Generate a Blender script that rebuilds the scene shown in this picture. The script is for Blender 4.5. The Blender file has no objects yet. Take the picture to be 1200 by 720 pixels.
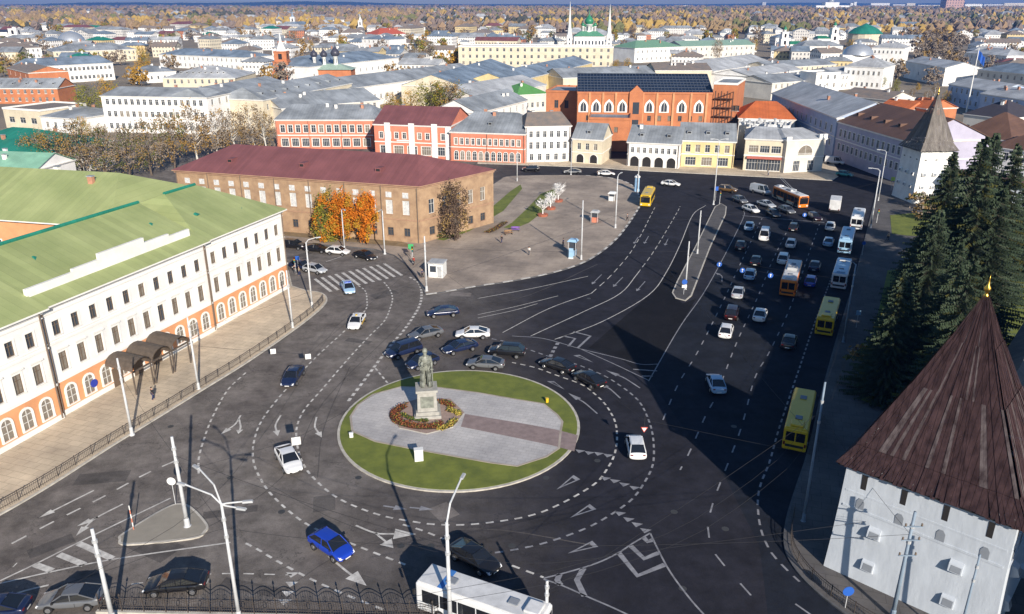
import bpy, bmesh, math, random
from mathutils import Vector, Matrix
from mathutils.geometry import tessellate_polygon
R = math.radians
sc = bpy.context.scene
C = sc.collection
# ------------------------------------------------------------------ camera
PITCH = 21.1; CAMH = 45.0; FPX = 925.0
cd = bpy.data.cameras.new('camera'); cam = bpy.data.objects.new('camera', cd); C.objects.link(cam)
cam.location = (0, 0, CAMH); cam.rotation_euler = (R(90 - PITCH), 0, 0)
cd.sensor_width = 36; cd.lens = 36 * FPX / 1200; cd.clip_start = .5; cd.clip_end = 60000
sc.camera = cam
# ------------------------------------------------------------------ sky + sun
SUN_EL, SUN_AZ = 23.0, 20.0        # sun stands behind the camera, SUN_AZ degrees to its right
w = bpy.data.worlds.new('World'); sc.world = w; w.use_nodes = True
nt = w.node_tree; nt.nodes.clear()
sky = nt.nodes.new('ShaderNodeTexSky'); sky.sky_type = 'NISHITA'; sky.sun_disc = False
sky.sun_elevation = R(SUN_EL); sky.sun_rotation = R(180 - SUN_AZ)
sky.air_density = 1.3; sky.dust_density = .2; sky.ozone_density = 6.0
bg = nt.nodes.new('ShaderNodeBackground'); bg.inputs[1].default_value = .066
wo = nt.nodes.new('ShaderNodeOutputWorld')
nt.links.new(sky.outputs[0], bg.inputs[0]); nt.links.new(bg.outputs[0], wo.inputs[0])
sd = bpy.data.lights.new('sun', 'SUN'); so = bpy.data.objects.new('sun', sd); C.objects.link(so)
sd.energy = 4.4; sd.angle = R(.5); sd.color = (1.0, .91, .79)
sundir = Vector((math.sin(R(SUN_AZ)) * math.cos(R(SUN_EL)), -math.cos(R(SUN_AZ)) * math.cos(R(SUN_EL)), math.sin(R(SUN_EL))))
so.rotation_euler = sundir.to_track_quat('Z', 'Y').to_euler(); so.location = (40, -80, 120)
sc.view_settings.view_transform = 'Standard'; sc.view_settings.look = 'None'
sc.view_settings.exposure = .72; sc.view_settings.gamma = 1
sc.cycles.max_bounces = 5; sc.cycles.diffuse_bounces = 3; sc.cycles.glossy_bounces = 2
sc.cycles.transparent_max_bounces = 8; sc.cycles.volume_bounces = 0
sc.cycles.use_denoising = True
rng = random.Random(7)

# ------------------------------------------------------------------ photo pixel (1200 x 720) -> world
cp, sp = math.cos(R(PITCH)), math.sin(R(PITCH))
def G(x, y, z=0.0):
    X = (x - 600) / FPX; v = (360 - y) / FPX
    d = Vector((X, cp + v * sp, -sp + v * cp))
    t = (z - CAMH) / d.z
    return Vector((d.x * t, d.y * t, z))
def HT(p, y):                       # height of the point above p that is seen on picture row y
    v = (360 - y) / FPX
    return CAMH + p.y * (v * cp - sp) / (cp + v * sp)
def PX(p):
    dy = p[1]; dz = p[2] - CAMH
    dep = dy * cp - dz * sp
    return 600 + FPX * p[0] / dep, 360 - FPX * (dy * sp + dz * cp) / dep

# ------------------------------------------------------------------ materials
def mat(name, col, rough=.85, var=.18, scale=.6, bump=0, metal=0, col2=None, stripes=None, spec=.4, detail=5, streak=None, coat=0):
    m = bpy.data.materials.new(name); m.use_nodes = True
    n = m.node_tree.nodes; l = m.node_tree.links
    b = n['Principled BSDF']
    b.inputs['Roughness'].default_value = rough; b.inputs['Metallic'].default_value = metal
    b.inputs['Specular IOR Level'].default_value = spec
    if coat: b.inputs['Coat Weight'].default_value = coat; b.inputs['Coat Roughness'].default_value = .05
    c = (*col, 1)
    b.inputs['Base Color'].default_value = c
    tc = n.new('ShaderNodeTexCoord')
    last = None
    if var or col2:
        nz = n.new('ShaderNodeTexNoise'); nz.inputs['Scale'].default_value = scale; nz.inputs['Detail'].default_value = detail
        nz.inputs['Roughness'].default_value = .62
        if streak:
            mp = n.new('ShaderNodeMapping'); mp.inputs['Scale'].default_value = streak
            l.new(tc.outputs['Object'], mp.inputs[0]); l.new(mp.outputs[0], nz.inputs['Vector'])
        else: l.new(tc.outputs['Object'], nz.inputs['Vector'])
        rp = n.new('ShaderNodeValToRGB')
        a = col2 if col2 else tuple(x * (1 - var) for x in col)
        bb = col if col2 else tuple(min(1, x * (1 + var)) for x in col)
        rp.color_ramp.elements[0].position = .34; rp.color_ramp.elements[1].position = .66
        rp.color_ramp.elements[0].color = (*a, 1); rp.color_ramp.elements[1].color = (*bb, 1)
        l.new(nz.outputs[0], rp.inputs[0]); last = rp.outputs[0]
        if bump:
            bm_ = n.new('ShaderNodeBump'); bm_.inputs['Strength'].default_value = bump; bm_.inputs['Distance'].default_value = .1
            l.new(nz.outputs[0], bm_.inputs['Height']); l.new(bm_.outputs[0], b.inputs['Normal'])
    if stripes:                     # standing seams / boards: (period m, width share, darkness, axis)
        per, wd, dk, ax = stripes
        sx = n.new('ShaderNodeSeparateXYZ'); l.new(tc.outputs['Object'], sx.inputs[0])
        m1 = n.new('ShaderNodeMath'); m1.operation = 'DIVIDE'; m1.inputs[1].default_value = per
        l.new(sx.outputs[ax], m1.inputs[0])
        m2 = n.new('ShaderNodeMath'); m2.operation = 'FRACT'; l.new(m1.outputs[0], m2.inputs[0])
        m3 = n.new('ShaderNodeMath'); m3.operation = 'LESS_THAN'; m3.inputs[1].default_value = wd; l.new(m2.outputs[0], m3.inputs[0])
        m4 = n.new('ShaderNodeMath'); m4.operation = 'FLOOR'; l.new(m1.outputs[0], m4.inputs[0])
        wn = n.new('ShaderNodeTexWhiteNoise'); wn.noise_dimensions = '1D'; l.new(m4.outputs[0], wn.inputs['W'])
        mm = n.new('ShaderNodeMath'); mm.operation = 'MULTIPLY_ADD'; mm.inputs[1].default_value = -.15; mm.inputs[2].default_value = 1.05
        l.new(wn.outputs[0], mm.inputs[0])
        md = n.new('ShaderNodeMath'); md.operation = 'MULTIPLY_ADD'; md.inputs[1].default_value = -dk; l.new(m3.outputs[0], md.inputs[0]); l.new(mm.outputs[0], md.inputs[2])
        mx = n.new('ShaderNodeMix'); mx.data_type = 'RGBA'; mx.blend_type = 'MULTIPLY'; mx.inputs[0].default_value = 1
        if last: l.new(last, mx.inputs[6])
        else: mx.inputs[6].default_value = c
        cb = n.new('ShaderNodeCombineColor'); [l.new(md.outputs[0], cb.inputs[i]) for i in range(3)]
        l.new(cb.outputs[0], mx.inputs[7]); last = mx.outputs[2]
    if last: l.new(last, b.inputs['Base Color'])
    m.diffuse_color = c
    return m
def slabs(m, size, dk=.82):
    """adds paving joints and slab to slab tone to a material"""
    n = m.node_tree.nodes; l = m.node_tree.links; b = n['Principled BSDF']; src = b.inputs['Base Color'].links[0].from_socket
    tc = n.new('ShaderNodeTexCoord'); br = n.new('ShaderNodeTexBrick'); mp = n.new('ShaderNodeMapping'); mp.inputs['Rotation'].default_value = (0, 0, .32)
    l.new(tc.outputs['Object'], mp.inputs[0]); l.new(mp.outputs[0], br.inputs['Vector'])
    br.inputs['Scale'].default_value = 1; br.inputs['Brick Width'].default_value = size; br.inputs['Row Height'].default_value = size * .6; br.inputs['Mortar Size'].default_value = .03
    br.inputs['Color1'].default_value = (1, 1, 1, 1); br.inputs['Color2'].default_value = (.91, .91, .92, 1); br.inputs['Mortar'].default_value = (dk*.8, dk*.8, dk*.8, 1)
    big = n.new('ShaderNodeTexNoise'); big.inputs['Scale'].default_value = .06; big.inputs['Detail'].default_value = 8; big.inputs['Roughness'].default_value = .7; l.new(tc.outputs['Object'], big.inputs['Vector'])
    rp = n.new('ShaderNodeValToRGB'); rp.color_ramp.elements[0].position = .36; rp.color_ramp.elements[1].position = .6; rp.color_ramp.elements[0].color = (.74, .73, .74, 1); rp.color_ramp.elements[1].color = (1.08, 1.06, 1.04, 1); l.new(big.outputs[0], rp.inputs[0])
    last = src
    for c in (br.outputs['Color'], rp.outputs[0]):
        mx = n.new('ShaderNodeMix'); mx.data_type = 'RGBA'; mx.blend_type = 'MULTIPLY'; mx.inputs[0].default_value = 1; l.new(last, mx.inputs[6]); l.new(c, mx.inputs[7]); last = mx.outputs[2]
    l.new(last, b.inputs['Base Color']); return m
def facade_mat(name, wall, win=(.06, .07, .09), px=2.7, pz=3.3):
    """plaster with a printed-scale grid of small windows, for houses several hundred metres away"""
    m = mat(name, wall, .9, .12, .3); n = m.node_tree.nodes; l = m.node_tree.links; b = n['Principled BSDF']
    src = b.inputs['Base Color'].links[0].from_socket
    tc = n.new('ShaderNodeTexCoord'); sx = n.new('ShaderNodeSeparateXYZ'); l.new(tc.outputs['Object'], sx.inputs[0])
    def M(op, a, b_=None, c=None):
        q = n.new('ShaderNodeMath'); q.operation = op
        for i, v in enumerate((a, b_, c)):
            if v is None: continue
            if isinstance(v, (int, float)): q.inputs[i].default_value = v
            else: l.new(v, q.inputs[i])
        return q.outputs[0]
    s = M('ADD', sx.outputs[0], sx.outputs[1])
    fx = M('FRACT', M('DIVIDE', s, px)); fz = M('FRACT', M('DIVIDE', sx.outputs[2], pz))
    inx = M('MULTIPLY', M('GREATER_THAN', fx, .3), M('LESS_THAN', fx, .72))
    inz = M('MULTIPLY', M('GREATER_THAN', fz, .28), M('LESS_THAN', fz, .76))
    f = M('MULTIPLY', M('MULTIPLY', inx, inz), .8)
    mx = n.new('ShaderNodeMix'); mx.data_type = 'RGBA'; l.new(f, mx.inputs[0]); l.new(src, mx.inputs[6]); mx.inputs[7].default_value = (*win, 1)
    l.new(mx.outputs[2], b.inputs['Base Color'])
    return m

# ------------------------------------------------------------------ mesh builder
class MB:
    def __init__(s): s.v = []; s.f = []; s.m = []
    def face(s, pts, m=0):
        k = len(s.v); s.v += [tuple(p) for p in pts]; s.f.append(tuple(range(k, k + len(pts)))); s.m.append(m)
    def box(s, x0, y0, z0, x1, y1, z1, m=0, bottom=True):
        k = len(s.v)
        s.v += [(x0, y0, z0), (x1, y0, z0), (x1, y1, z0), (x0, y1, z0), (x0, y0, z1), (x1, y0, z1), (x1, y1, z1), (x0, y1, z1)]
        fs = [(4, 5, 6, 7), (0, 1, 5, 4), (1, 2, 6, 5), (2, 3, 7, 6), (3, 0, 4, 7)]
        if bottom: fs.append((3, 2, 1, 0))
        for f in fs: s.f.append(tuple(k + i for i in f)); s.m.append(m)
    def hexa(s, lo, hi, m=0):       # two rings of 4 points
        k = len(s.v); s.v += [tuple(p) for p in lo] + [tuple(p) for p in hi]
        for f in [(4, 5, 6, 7), (0, 1, 5, 4), (1, 2, 6, 5), (2, 3, 7, 6), (3, 0, 4, 7), (3, 2, 1, 0)]:
            s.f.append(tuple(k + i for i in f)); s.m.append(m)
    def tube(s, a, b, ra, rb=None, n=8, m=0, caps=True):
        a = Vector(a); b = Vector(b); rb = ra if rb is None else rb
        d = (b - a)
        if d.length < 1e-6: return
        d.normalize(); u = d.orthogonal().normalized(); v = d.cross(u)
        k = len(s.v)
        for p, r in ((a, ra), (b, rb)):
            for i in range(n):
                t = 2 * math.pi * i / n; s.v.append(tuple(p + u * (r * math.cos(t)) + v * (r * math.sin(t))))
        for i in range(n): s.f.append((k + i, k + (i + 1) % n, k + n + (i + 1) % n, k + n + i)); s.m.append(m)
        if caps:
            s.f.append(tuple(k + i for i in reversed(range(n)))); s.m.append(m)
            s.f.append(tuple(k + n + i for i in range(n))); s.m.append(m)
    def path(s, pts, r, n=6, m=0):
        for a, b in zip(pts, pts[1:]): s.tube(a, b, r, r, n, m)
    def lathe(s, prof, c=(0, 0, 0), n=16, m=0):
        k = len(s.v)
        for r, z in prof:
            for i in range(n):
                t = 2 * math.pi * i / n; s.v.append((c[0] + r * math.cos(t), c[1] + r * math.sin(t), c[2] + z))
        for j in range(len(prof) - 1):
            for i in range(n):
                s.f.append((k + j * n + i, k + j * n + (i + 1) % n, k + (j + 1) * n + (i + 1) % n, k + (j + 1) * n + i)); s.m.append(m)
        s.f.append(tuple(k + (len(prof) - 1) * n + i for i in range(n))); s.m.append(m)
    def prism(s, pts, z0, z1, m=0, side=None):   # pts: xy ring, counter-clockwise
        a = sum(p[0] * q[1] - q[0] * p[1] for p, q in zip(pts, list(pts[1:]) + [pts[0]]))
        if a < 0: pts = list(reversed(pts))
        k = len(s.v); n = len(pts)
        s.v += [(p[0], p[1], z0) for p in pts] + [(p[0], p[1], z1) for p in pts]
        for t in tessellate_polygon([[Vector((p[0], p[1], 0)) for p in pts]]):
            p0, p1, p2 = (pts[i] for i in t)
            t = t if (p1[0]-p0[0])*(p2[1]-p0[1]) - (p2[0]-p0[0])*(p1[1]-p0[1]) > 0 else t[::-1]
            s.f.append(tuple(k + n + i for i in t)); s.m.append(m)
        if z1 - z0 > 1e-4:
            for i in range(n):
                j = (i + 1) % n; s.f.append((k + i, k + j, k + n + j, k + n + i)); s.m.append(m if side is None else side)
    def mesh(s, name, mats, smooth=False):
        me = bpy.data.meshes.new(name); me.from_pydata(s.v, [], s.f)
        for q in (mats if isinstance(mats, (list, tuple)) else [mats]): me.materials.append(q)
        me.polygons.foreach_set('material_index', s.m)
        if smooth: me.polygons.foreach_set('use_smooth', [True] * len(s.f))
        me.update(); return me
    def build(s, name, mats, parent=None, smooth=False):
        return link(name, s.mesh(name, mats, smooth), parent)
def link(name, me, parent=None, loc=None, rz=None):
    o = bpy.data.objects.new(name, me); C.objects.link(o)
    if parent: o.parent = parent
    if loc is not None: o.location = loc
    if rz is not None: o.rotation_euler = (0, 0, rz)
    return o
def tag(o, label=None, cat=None, group=None, kind=None):
    if label: o['label'] = label
    if cat: o['category'] = cat
    if group: o['group'] = group
    if kind: o['kind'] = kind
    return o
def thing(name, label, cat, loc=(0, 0, 0), rz=0, group=None):
    o = bpy.data.objects.new(name, None); C.objects.link(o); o.empty_display_size = .5
    o.location = loc; o.rotation_euler = (0, 0, rz)
    return tag(o, label, cat, group)
def copy_tree(o, parent=None):
    c = o.copy(); C.objects.link(c); c.parent = parent
    for ch in o.children: copy_tree(ch, c)
    return c
def bevel(o, w, seg=2):
    m = o.modifiers.new('bevel', 'BEVEL'); m.width = w; m.segments = seg; m.limit_method = 'ANGLE'; m.angle_limit = R(35)
def smoothpts(pts, n=6, closed=False):
    P = [Vector(p) for p in pts]; out = []; L = len(P)
    rg = range(L if closed else L - 1)
    for i in rg:
        p0 = P[(i - 1) % L] if closed or i > 0 else P[0] * 2 - P[1]
        p1 = P[i]; p2 = P[(i + 1) % L]
        p3 = P[(i + 2) % L] if closed or i + 2 < L else P[-1] * 2 - P[-2]
        for k in range(n):
            t = k / n
            out.append(.5 * ((2 * p1) + (p2 - p0) * t + (2 * p0 - 5 * p1 + 4 * p2 - p3) * t * t + (3 * p1 - p0 - 3 * p2 + p3) * t ** 3))
    if not closed: out.append(P[-1])
    return out
def GP(px, z=0): return [G(x, y, z) for x, y in px]
def struct(o, label=None): return tag(o, label, None, None, 'structure')
# ================================================================== ground
def asphalt(name, c1, c2, extra=None):
    m = bpy.data.materials.new(name); m.use_nodes = True; n = m.node_tree.nodes; l = m.node_tree.links; b = n['Principled BSDF']
    b.inputs['Roughness'].default_value = .92; b.inputs['Specular IOR Level'].default_value = .18
    tc = n.new('ShaderNodeTexCoord')
    def noise(s, d=5, st=None):
        z = n.new('ShaderNodeTexNoise'); z.inputs['Scale'].default_value = s; z.inputs['Detail'].default_value = d; z.inputs['Roughness'].default_value = .65
        l.new(tc.outputs['Object'], z.inputs['Vector']); return z
    a = noise(.055, 6); g = noise(9, 3); s = noise(.6, 6)
    rp = n.new('ShaderNodeValToRGB'); rp.color_ramp.elements[0].position = .38; rp.color_ramp.elements[1].position = .62
    rp.color_ramp.elements[0].color = (*c1, 1); rp.color_ramp.elements[1].color = (*c2, 1); l.new(a.outputs[0], rp.inputs[0])
    col = rp.outputs[0]
    if extra:                        # light falloff put into the colour: pale asphalt (west) to shade toned asphalt (east)
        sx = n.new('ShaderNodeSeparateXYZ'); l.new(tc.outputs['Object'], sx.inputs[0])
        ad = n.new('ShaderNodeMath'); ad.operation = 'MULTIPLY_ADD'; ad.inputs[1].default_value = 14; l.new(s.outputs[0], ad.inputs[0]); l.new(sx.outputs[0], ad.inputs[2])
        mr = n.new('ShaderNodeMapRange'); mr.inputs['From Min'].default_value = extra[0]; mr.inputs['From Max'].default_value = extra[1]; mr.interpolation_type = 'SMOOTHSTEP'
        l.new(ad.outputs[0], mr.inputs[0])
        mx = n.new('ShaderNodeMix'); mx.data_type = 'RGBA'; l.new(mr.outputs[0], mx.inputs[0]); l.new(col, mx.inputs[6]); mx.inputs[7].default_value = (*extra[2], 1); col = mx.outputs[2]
    st = n.new('ShaderNodeTexNoise'); st.inputs['Scale'].default_value = .2; st.inputs['Detail'].default_value = 9; st.inputs['Roughness'].default_value = .75; l.new(tc.outputs['Object'], st.inputs['Vector'])
    for z, k in ((g, .4), (s, .5), (st, .9)):
        mr = n.new('ShaderNodeMapRange'); mr.inputs['From Min'].default_value = .3; mr.inputs['From Max'].default_value = .7
        mr.inputs['To Min'].default_value = 1 - k / 2; mr.inputs['To Max'].default_value = 1 + k / 2; l.new(z.outputs[0], mr.inputs[0])
        cb = n.new('ShaderNodeCombineColor'); [l.new(mr.outputs[0], cb.inputs[i]) for i in range(3)]
        mx = n.new('ShaderNodeMix'); mx.data_type = 'RGBA'; mx.blend_type = 'MULTIPLY'; mx.inputs[0].default_value = 1
        l.new(col, mx.inputs[6]); l.new(cb.outputs[0], mx.inputs[7]); col = mx.outputs[2]
    # cracks and tar-sealed joints
    vo = n.new('ShaderNodeTexVoronoi'); vo.feature = 'DISTANCE_TO_EDGE'; vo.inputs['Scale'].default_value = .085
    wv = n.new('ShaderNodeMix'); wv.data_type = 'VECTOR'; wv.inputs[0].default_value = .12
    l.new(tc.outputs['Object'], wv.inputs[4]); sc_ = noise(.3, 4); vm = n.new('ShaderNodeVectorMath'); vm.operation = 'SCALE'; vm.inputs['Scale'].default_value = 60
    l.new(sc_.outputs['Color'], vm.inputs[0]); l.new(vm.outputs[0], wv.inputs[5]); l.new(wv.outputs[1], vo.inputs['Vector'])
    lt = n.new('ShaderNodeMath'); lt.operation = 'LESS_THAN'; lt.inputs[1].default_value = .0045; l.new(vo.outputs['Distance'], lt.inputs[0])
    ml = n.new('ShaderNodeMath'); ml.operation = 'MULTIPLY'; ml.inputs[1].default_value = .38; l.new(lt.outputs[0], ml.inputs[0])
    mx = n.new('ShaderNodeMix'); mx.data_type = 'RGBA'; l.new(ml.outputs[0], mx.inputs[0]); l.new(col, mx.inputs[6]); mx.inputs[7].default_value = (.02, .02, .022, 1)
    l.new(mx.outputs[2], b.inputs['Base Color'])
    bp = n.new('ShaderNodeBump'); bp.inputs['Strength'].default_value = .25; bp.inputs['Distance'].default_value = .03; l.new(g.outputs[0], bp.inputs['Height']); l.new(bp.outputs[0], b.inputs['Normal'])
    return m
M_asph = asphalt('old asphalt dimmed eastward', (.128, .112, .104), (.175, .156, .142), (-15, 17, (.022, .022, .030)))
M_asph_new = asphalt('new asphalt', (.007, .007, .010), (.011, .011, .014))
M_asph_shade = asphalt('shade toned asphalt', (.011, .014, .022), (.016, .019, .028))  # blue shade of the avenue put into the asphalt colour
M_ground = mat('town ground', (.26, .21, .155), .95, 0, .02, col2=(.17, .145, .115))
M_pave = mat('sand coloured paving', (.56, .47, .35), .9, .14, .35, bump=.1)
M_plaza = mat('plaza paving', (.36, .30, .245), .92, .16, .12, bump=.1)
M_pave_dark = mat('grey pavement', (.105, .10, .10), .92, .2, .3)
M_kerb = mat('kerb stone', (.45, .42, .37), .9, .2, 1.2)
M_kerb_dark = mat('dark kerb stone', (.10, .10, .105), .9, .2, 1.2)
M_white = mat('road paint', (.66, .64, .60), .8, .2, 1.3, col2=(.36, .34, .32))
M_white_dim = mat('worn and dimmed road paint', (.30, .30, .32), .8, .2, 1.2, col2=(.17, .17, .19))  # worn paint, darkened as well for the weaker light on the east side
M_grass = mat('lawn', (.175, .200, .035), .95, 0, .45, col2=(.100, .125, .025), bump=.6, detail=8)
slabs(M_pave, 1.6); slabs(M_plaza, 2.4); slabs(M_pave_dark, 1.8)
M_earth = mat('bare earth', (.22, .16, .09), .95, .25, .5, bump=.3)

mb = MB(); mb.v = []
n = 64; rad = [0, 300, 1200, 4000, 12000, 26000]
for i in range(n):
    a, b = 2 * math.pi * i / n, 2 * math.pi * (i + 1) / n
    for r0, r1 in zip(rad, rad[1:]):
        q = [(r0*math.cos(a), r0*math.sin(a)+100, -.05), (r1*math.cos(a), r1*math.sin(a)+100, -.05), (r1*math.cos(b), r1*math.sin(b)+100, -.05), (r0*math.cos(b), r0*math.sin(b)+100, -.05)]
        mb.face(q if r0 else q[1:3] + [q[0]])
struct(mb.build('ground', M_ground), 'brown town ground reaching to the horizon')
mb = MB(); mb.face([(-170, -30, 0), (150, -30, 0), (150, 262, 0), (-170, 262, 0)])
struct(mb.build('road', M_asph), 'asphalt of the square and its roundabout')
n_=0
def sheet(name, pts, z, m, label=None, kind='structure'):
    mb = MB(); P = [(p[0], p[1]) for p in pts]; mb.prism(P, z, z, 0)
    o = mb.build(name, m); tag(o, label, None, None, kind); return o
def ribbon(mb, pts, wd, z, m=0, z0=None):
    pts = [Vector((p[0], p[1], 0)) for p in pts]
    L = []; Rr = []
    for i, p in enumerate(pts):
        a = pts[max(0, i - 1)]; b = pts[min(len(pts) - 1, i + 1)]
        d = (b - a)
        if d.length < 1e-6: continue
        d.normalize(); nn = Vector((-d.y, d.x, 0)) * (wd / 2)
        L.append(p + nn); Rr.append(p - nn)
    for i in range(len(L) - 1):
        a, b, c, d = Rr[i], Rr[i + 1], L[i + 1], L[i]
        if z0 is None: mb.face([(q.x, q.y, z) for q in (a, b, c, d)], m)
        else: mb.hexa([(q.x, q.y, z0) for q in (a, b, c, d)], [(q.x, q.y, z) for q in (a, b, c, d)], m)
def dashes(mb, pts, wd, z, on, off, m=0, z0=None, start=0):
    pts = [Vector((p[0], p[1], 0)) for p in pts]
    cum = [0]
    for a, b in zip(pts, pts[1:]): cum.append(cum[-1] + (b - a).length)
    def at(s):
        for i in range(len(pts) - 1):
            if s <= cum[i + 1]: return pts[i].lerp(pts[i + 1], (s - cum[i]) / max(1e-6, cum[i + 1] - cum[i]))
        return pts[-1]
    s = start
    while s < cum[-1] - .1:
        e = min(s + on, cum[-1]); k = max(1, int((e - s) / 1.5))
        ribbon(mb, [at(s + (e - s) * i / k) for i in range(k + 1)], wd, z, m, z0)
        s = e + off
# newer asphalt wedge, and the avenue sheet with shade in its colour
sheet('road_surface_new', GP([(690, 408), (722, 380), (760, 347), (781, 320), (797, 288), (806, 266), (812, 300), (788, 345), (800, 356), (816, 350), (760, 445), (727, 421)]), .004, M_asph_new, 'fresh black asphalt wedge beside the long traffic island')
sheet('road_surface_bus_side', GP([(762, 446), (797, 383), (831, 333), (870, 257), (1010, 262), (1004, 320), (972, 440), (945, 540), (925, 600), (921, 640), (935, 668), (1000, 722), (900, 722), (890, 640), (850, 560), (800, 500)]), .004, M_asph_shade, 'shade toned asphalt of the multi lane avenue')
def kerbed(name, px, m, kerb=M_kerb, h=.14, z=0, kw=.22, smooth=0, closed=True, label=None, pts=None):
    P = pts if pts is not None else GP(px)
    if smooth: P = smoothpts(P, smooth, True)
    mb = MB(); mb.prism([(p.x, p.y) for p in P], z, z + h, 0, 1)
    o = mb.build(name, [m, kerb]); struct(o, label)
    kb = MB(); ribbon(kb, P + [P[0]], kw, z + h + .004, 0, z + .01)
    k = kb.build(name + '_kerb', kerb); struct(k, 'stone kerb of the ' + (label or name))
    return P
# left pavement below the palace
LK = [(-60, 634), (0, 604), (60, 569), (130, 524), (190, 487), (240, 456), (290, 425), (335, 394), (362, 374), (378, 360), (383, 351), (376, 344), (358, 341), (342, 336)]
LKs = smoothpts(GP(LK), 5)
kerbed('pavement', None, M_pave, pts=LKs + GP([(338, 318), (250, 330), (-60, 470), (-420, 700)]), label='sandy pavement in front of the white palace')
# plaza
PZ = [(499, 346), (520, 343), (560, 336), (600, 330), (645, 321), (680, 310), (703, 297), (722, 281), (735, 265), (745, 250), (750, 240), (748, 228), (738, 216), (715, 209), (676, 206), (600, 207), (585, 212)]
PZs = smoothpts(GP(PZ), 5)
kerbed('plaza', None, M_plaza, kerb=M_kerb_dark, pts=PZs + GP([(500, 268), (470, 287), (330, 276), (280, 276), (330, 284), (400, 289), (440, 293), (462, 300), (474, 309), (487, 322), (493, 335)]), label='brown paved plaza beside the brick building')
kb = MB(); dashes(kb, PZs[:70], .42, .156, 1.9, 1.6, 0, .12)
struct(kb.build('kerb_paint', M_white), 'white painted blocks on the plaza kerb')
# street edge at the far side
kerbed('pavement', [(560, 192), (620, 194), (700, 197), (740, 200), (800, 203), (860, 206), (975, 212), (985, 205), (975, 190), (560, 185)], M_pave, label='far pavement below the row of shops')
# median island
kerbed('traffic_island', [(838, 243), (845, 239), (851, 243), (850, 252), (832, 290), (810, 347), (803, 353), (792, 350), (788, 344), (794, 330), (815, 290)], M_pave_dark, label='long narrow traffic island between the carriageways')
# splitter island lower left
kerbed('traffic_island', [(141, 633), (146, 626), (192, 598), (212, 592), (226, 598), (242, 616), (240, 624), (225, 632), (150, 639)], mat('island concrete', (.27, .245, .205), .9, .12, .5), smooth=4, label='small rounded triangular island with a lamp post')
# right pavement along the monastery
RK = [(1060, 760), (1000, 726), (955, 692), (930, 664), (920, 640), (922, 610), (934, 570), (947, 530), (965, 455), (983, 390), (1001, 330), (1014, 280), (1024, 240), (1032, 205), (1040, 192)]
RKs = smoothpts(GP(RK), 4)
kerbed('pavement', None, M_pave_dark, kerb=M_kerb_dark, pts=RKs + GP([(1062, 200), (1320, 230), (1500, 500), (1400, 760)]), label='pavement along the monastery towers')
sheet('lawn', GP([(1043, 253), (1100, 248), (1120, 280), (1062, 277), (1045, 275)]), .165, M_grass, 'sunlit lawn under the far tower', 'stuff')
sheet('lawn', GP([(1040, 318), (1250, 310), (1400, 600), (1190, 600), (1120, 510), (1008, 470), (1015, 430)]), .165, M_grass, 'shaded lawn below the tall spruces', 'stuff')
sheet('lawn', GP([(505, 280), (560, 258), (598, 225), (610, 217), (612, 222), (590, 248), (550, 272), (520, 283)]), .16, M_grass, 'narrow lawn along the end of the brick building', 'stuff')
sheet('lawn', GP([(600, 262), (618, 245), (634, 228), (650, 222), (652, 230), (640, 246), (620, 262), (605, 268), (590, 268)]), .16, M_grass, 'lawn strip beside the white decorative trees', 'stuff')
sheet('lawn', GP([(333, 277), (480, 291), (488, 290), (470, 284), (333, 270)]), .16, M_earth, 'leaf strewn earth strip below the brick wall', 'stuff')

# ------------------------------------------------------------------ roundabout
RC = Vector((-6.0, 79.6, 0)); RR = 13.75
ring = [(RC.x + RR * math.cos(2*math.pi*i/72), RC.y + RR * math.sin(2*math.pi*i/72)) for i in range(72)]
mb = MB(); mb.prism(ring, 0, .14, 0, 0); struct(mb.build('roundabout_kerb', M_kerb), 'round kerb of the central island')
mb = MB(); r2 = [(RC.x + (x-RC.x)*.978, RC.y + (y-RC.y)*.978) for x, y in ring]; mb.prism(r2, .14, .17)
tag(mb.build('grass', M_grass), 'round lawn of the central island', None, None, 'stuff')
M_island = slabs(mat('light grey paving slabs', (.50, .485, .475), .9, .06, .6), .9, .95)
isl = [(413, 507), (411, 490), (420, 476), (437, 464), (470, 455), (515, 456), (560, 462), (600, 469), (637, 475), (653, 488), (659, 496), (657, 507), (655, 527), (640, 537), (606, 548), (575, 544), (547, 539), (480, 527), (440, 519)]
mb = MB(); mb.prism([(p.x, p.y) for p in GP(isl)], .16, .19, 0)
struct(mb.build('island_paving', M_island), 'pale grey paving around the monument')
mb = MB(); ribbon(mb, GP(isl + [isl[0]]), .25, .2, 0, .16); struct(mb.build('island_paving_border', mat('beige border stone', (.36, .31, .26), .9)), 'beige border of the island paving')
sheet('island_path', GP([(545, 487), (600, 496), (650, 505), (677, 512), (673, 531), (647, 524), (600, 514), (540, 502)]), .196, mat('reddish path paving', (.25, .19, .18), .9, .15, 1.5), 'reddish paved path across the central island')

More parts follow.
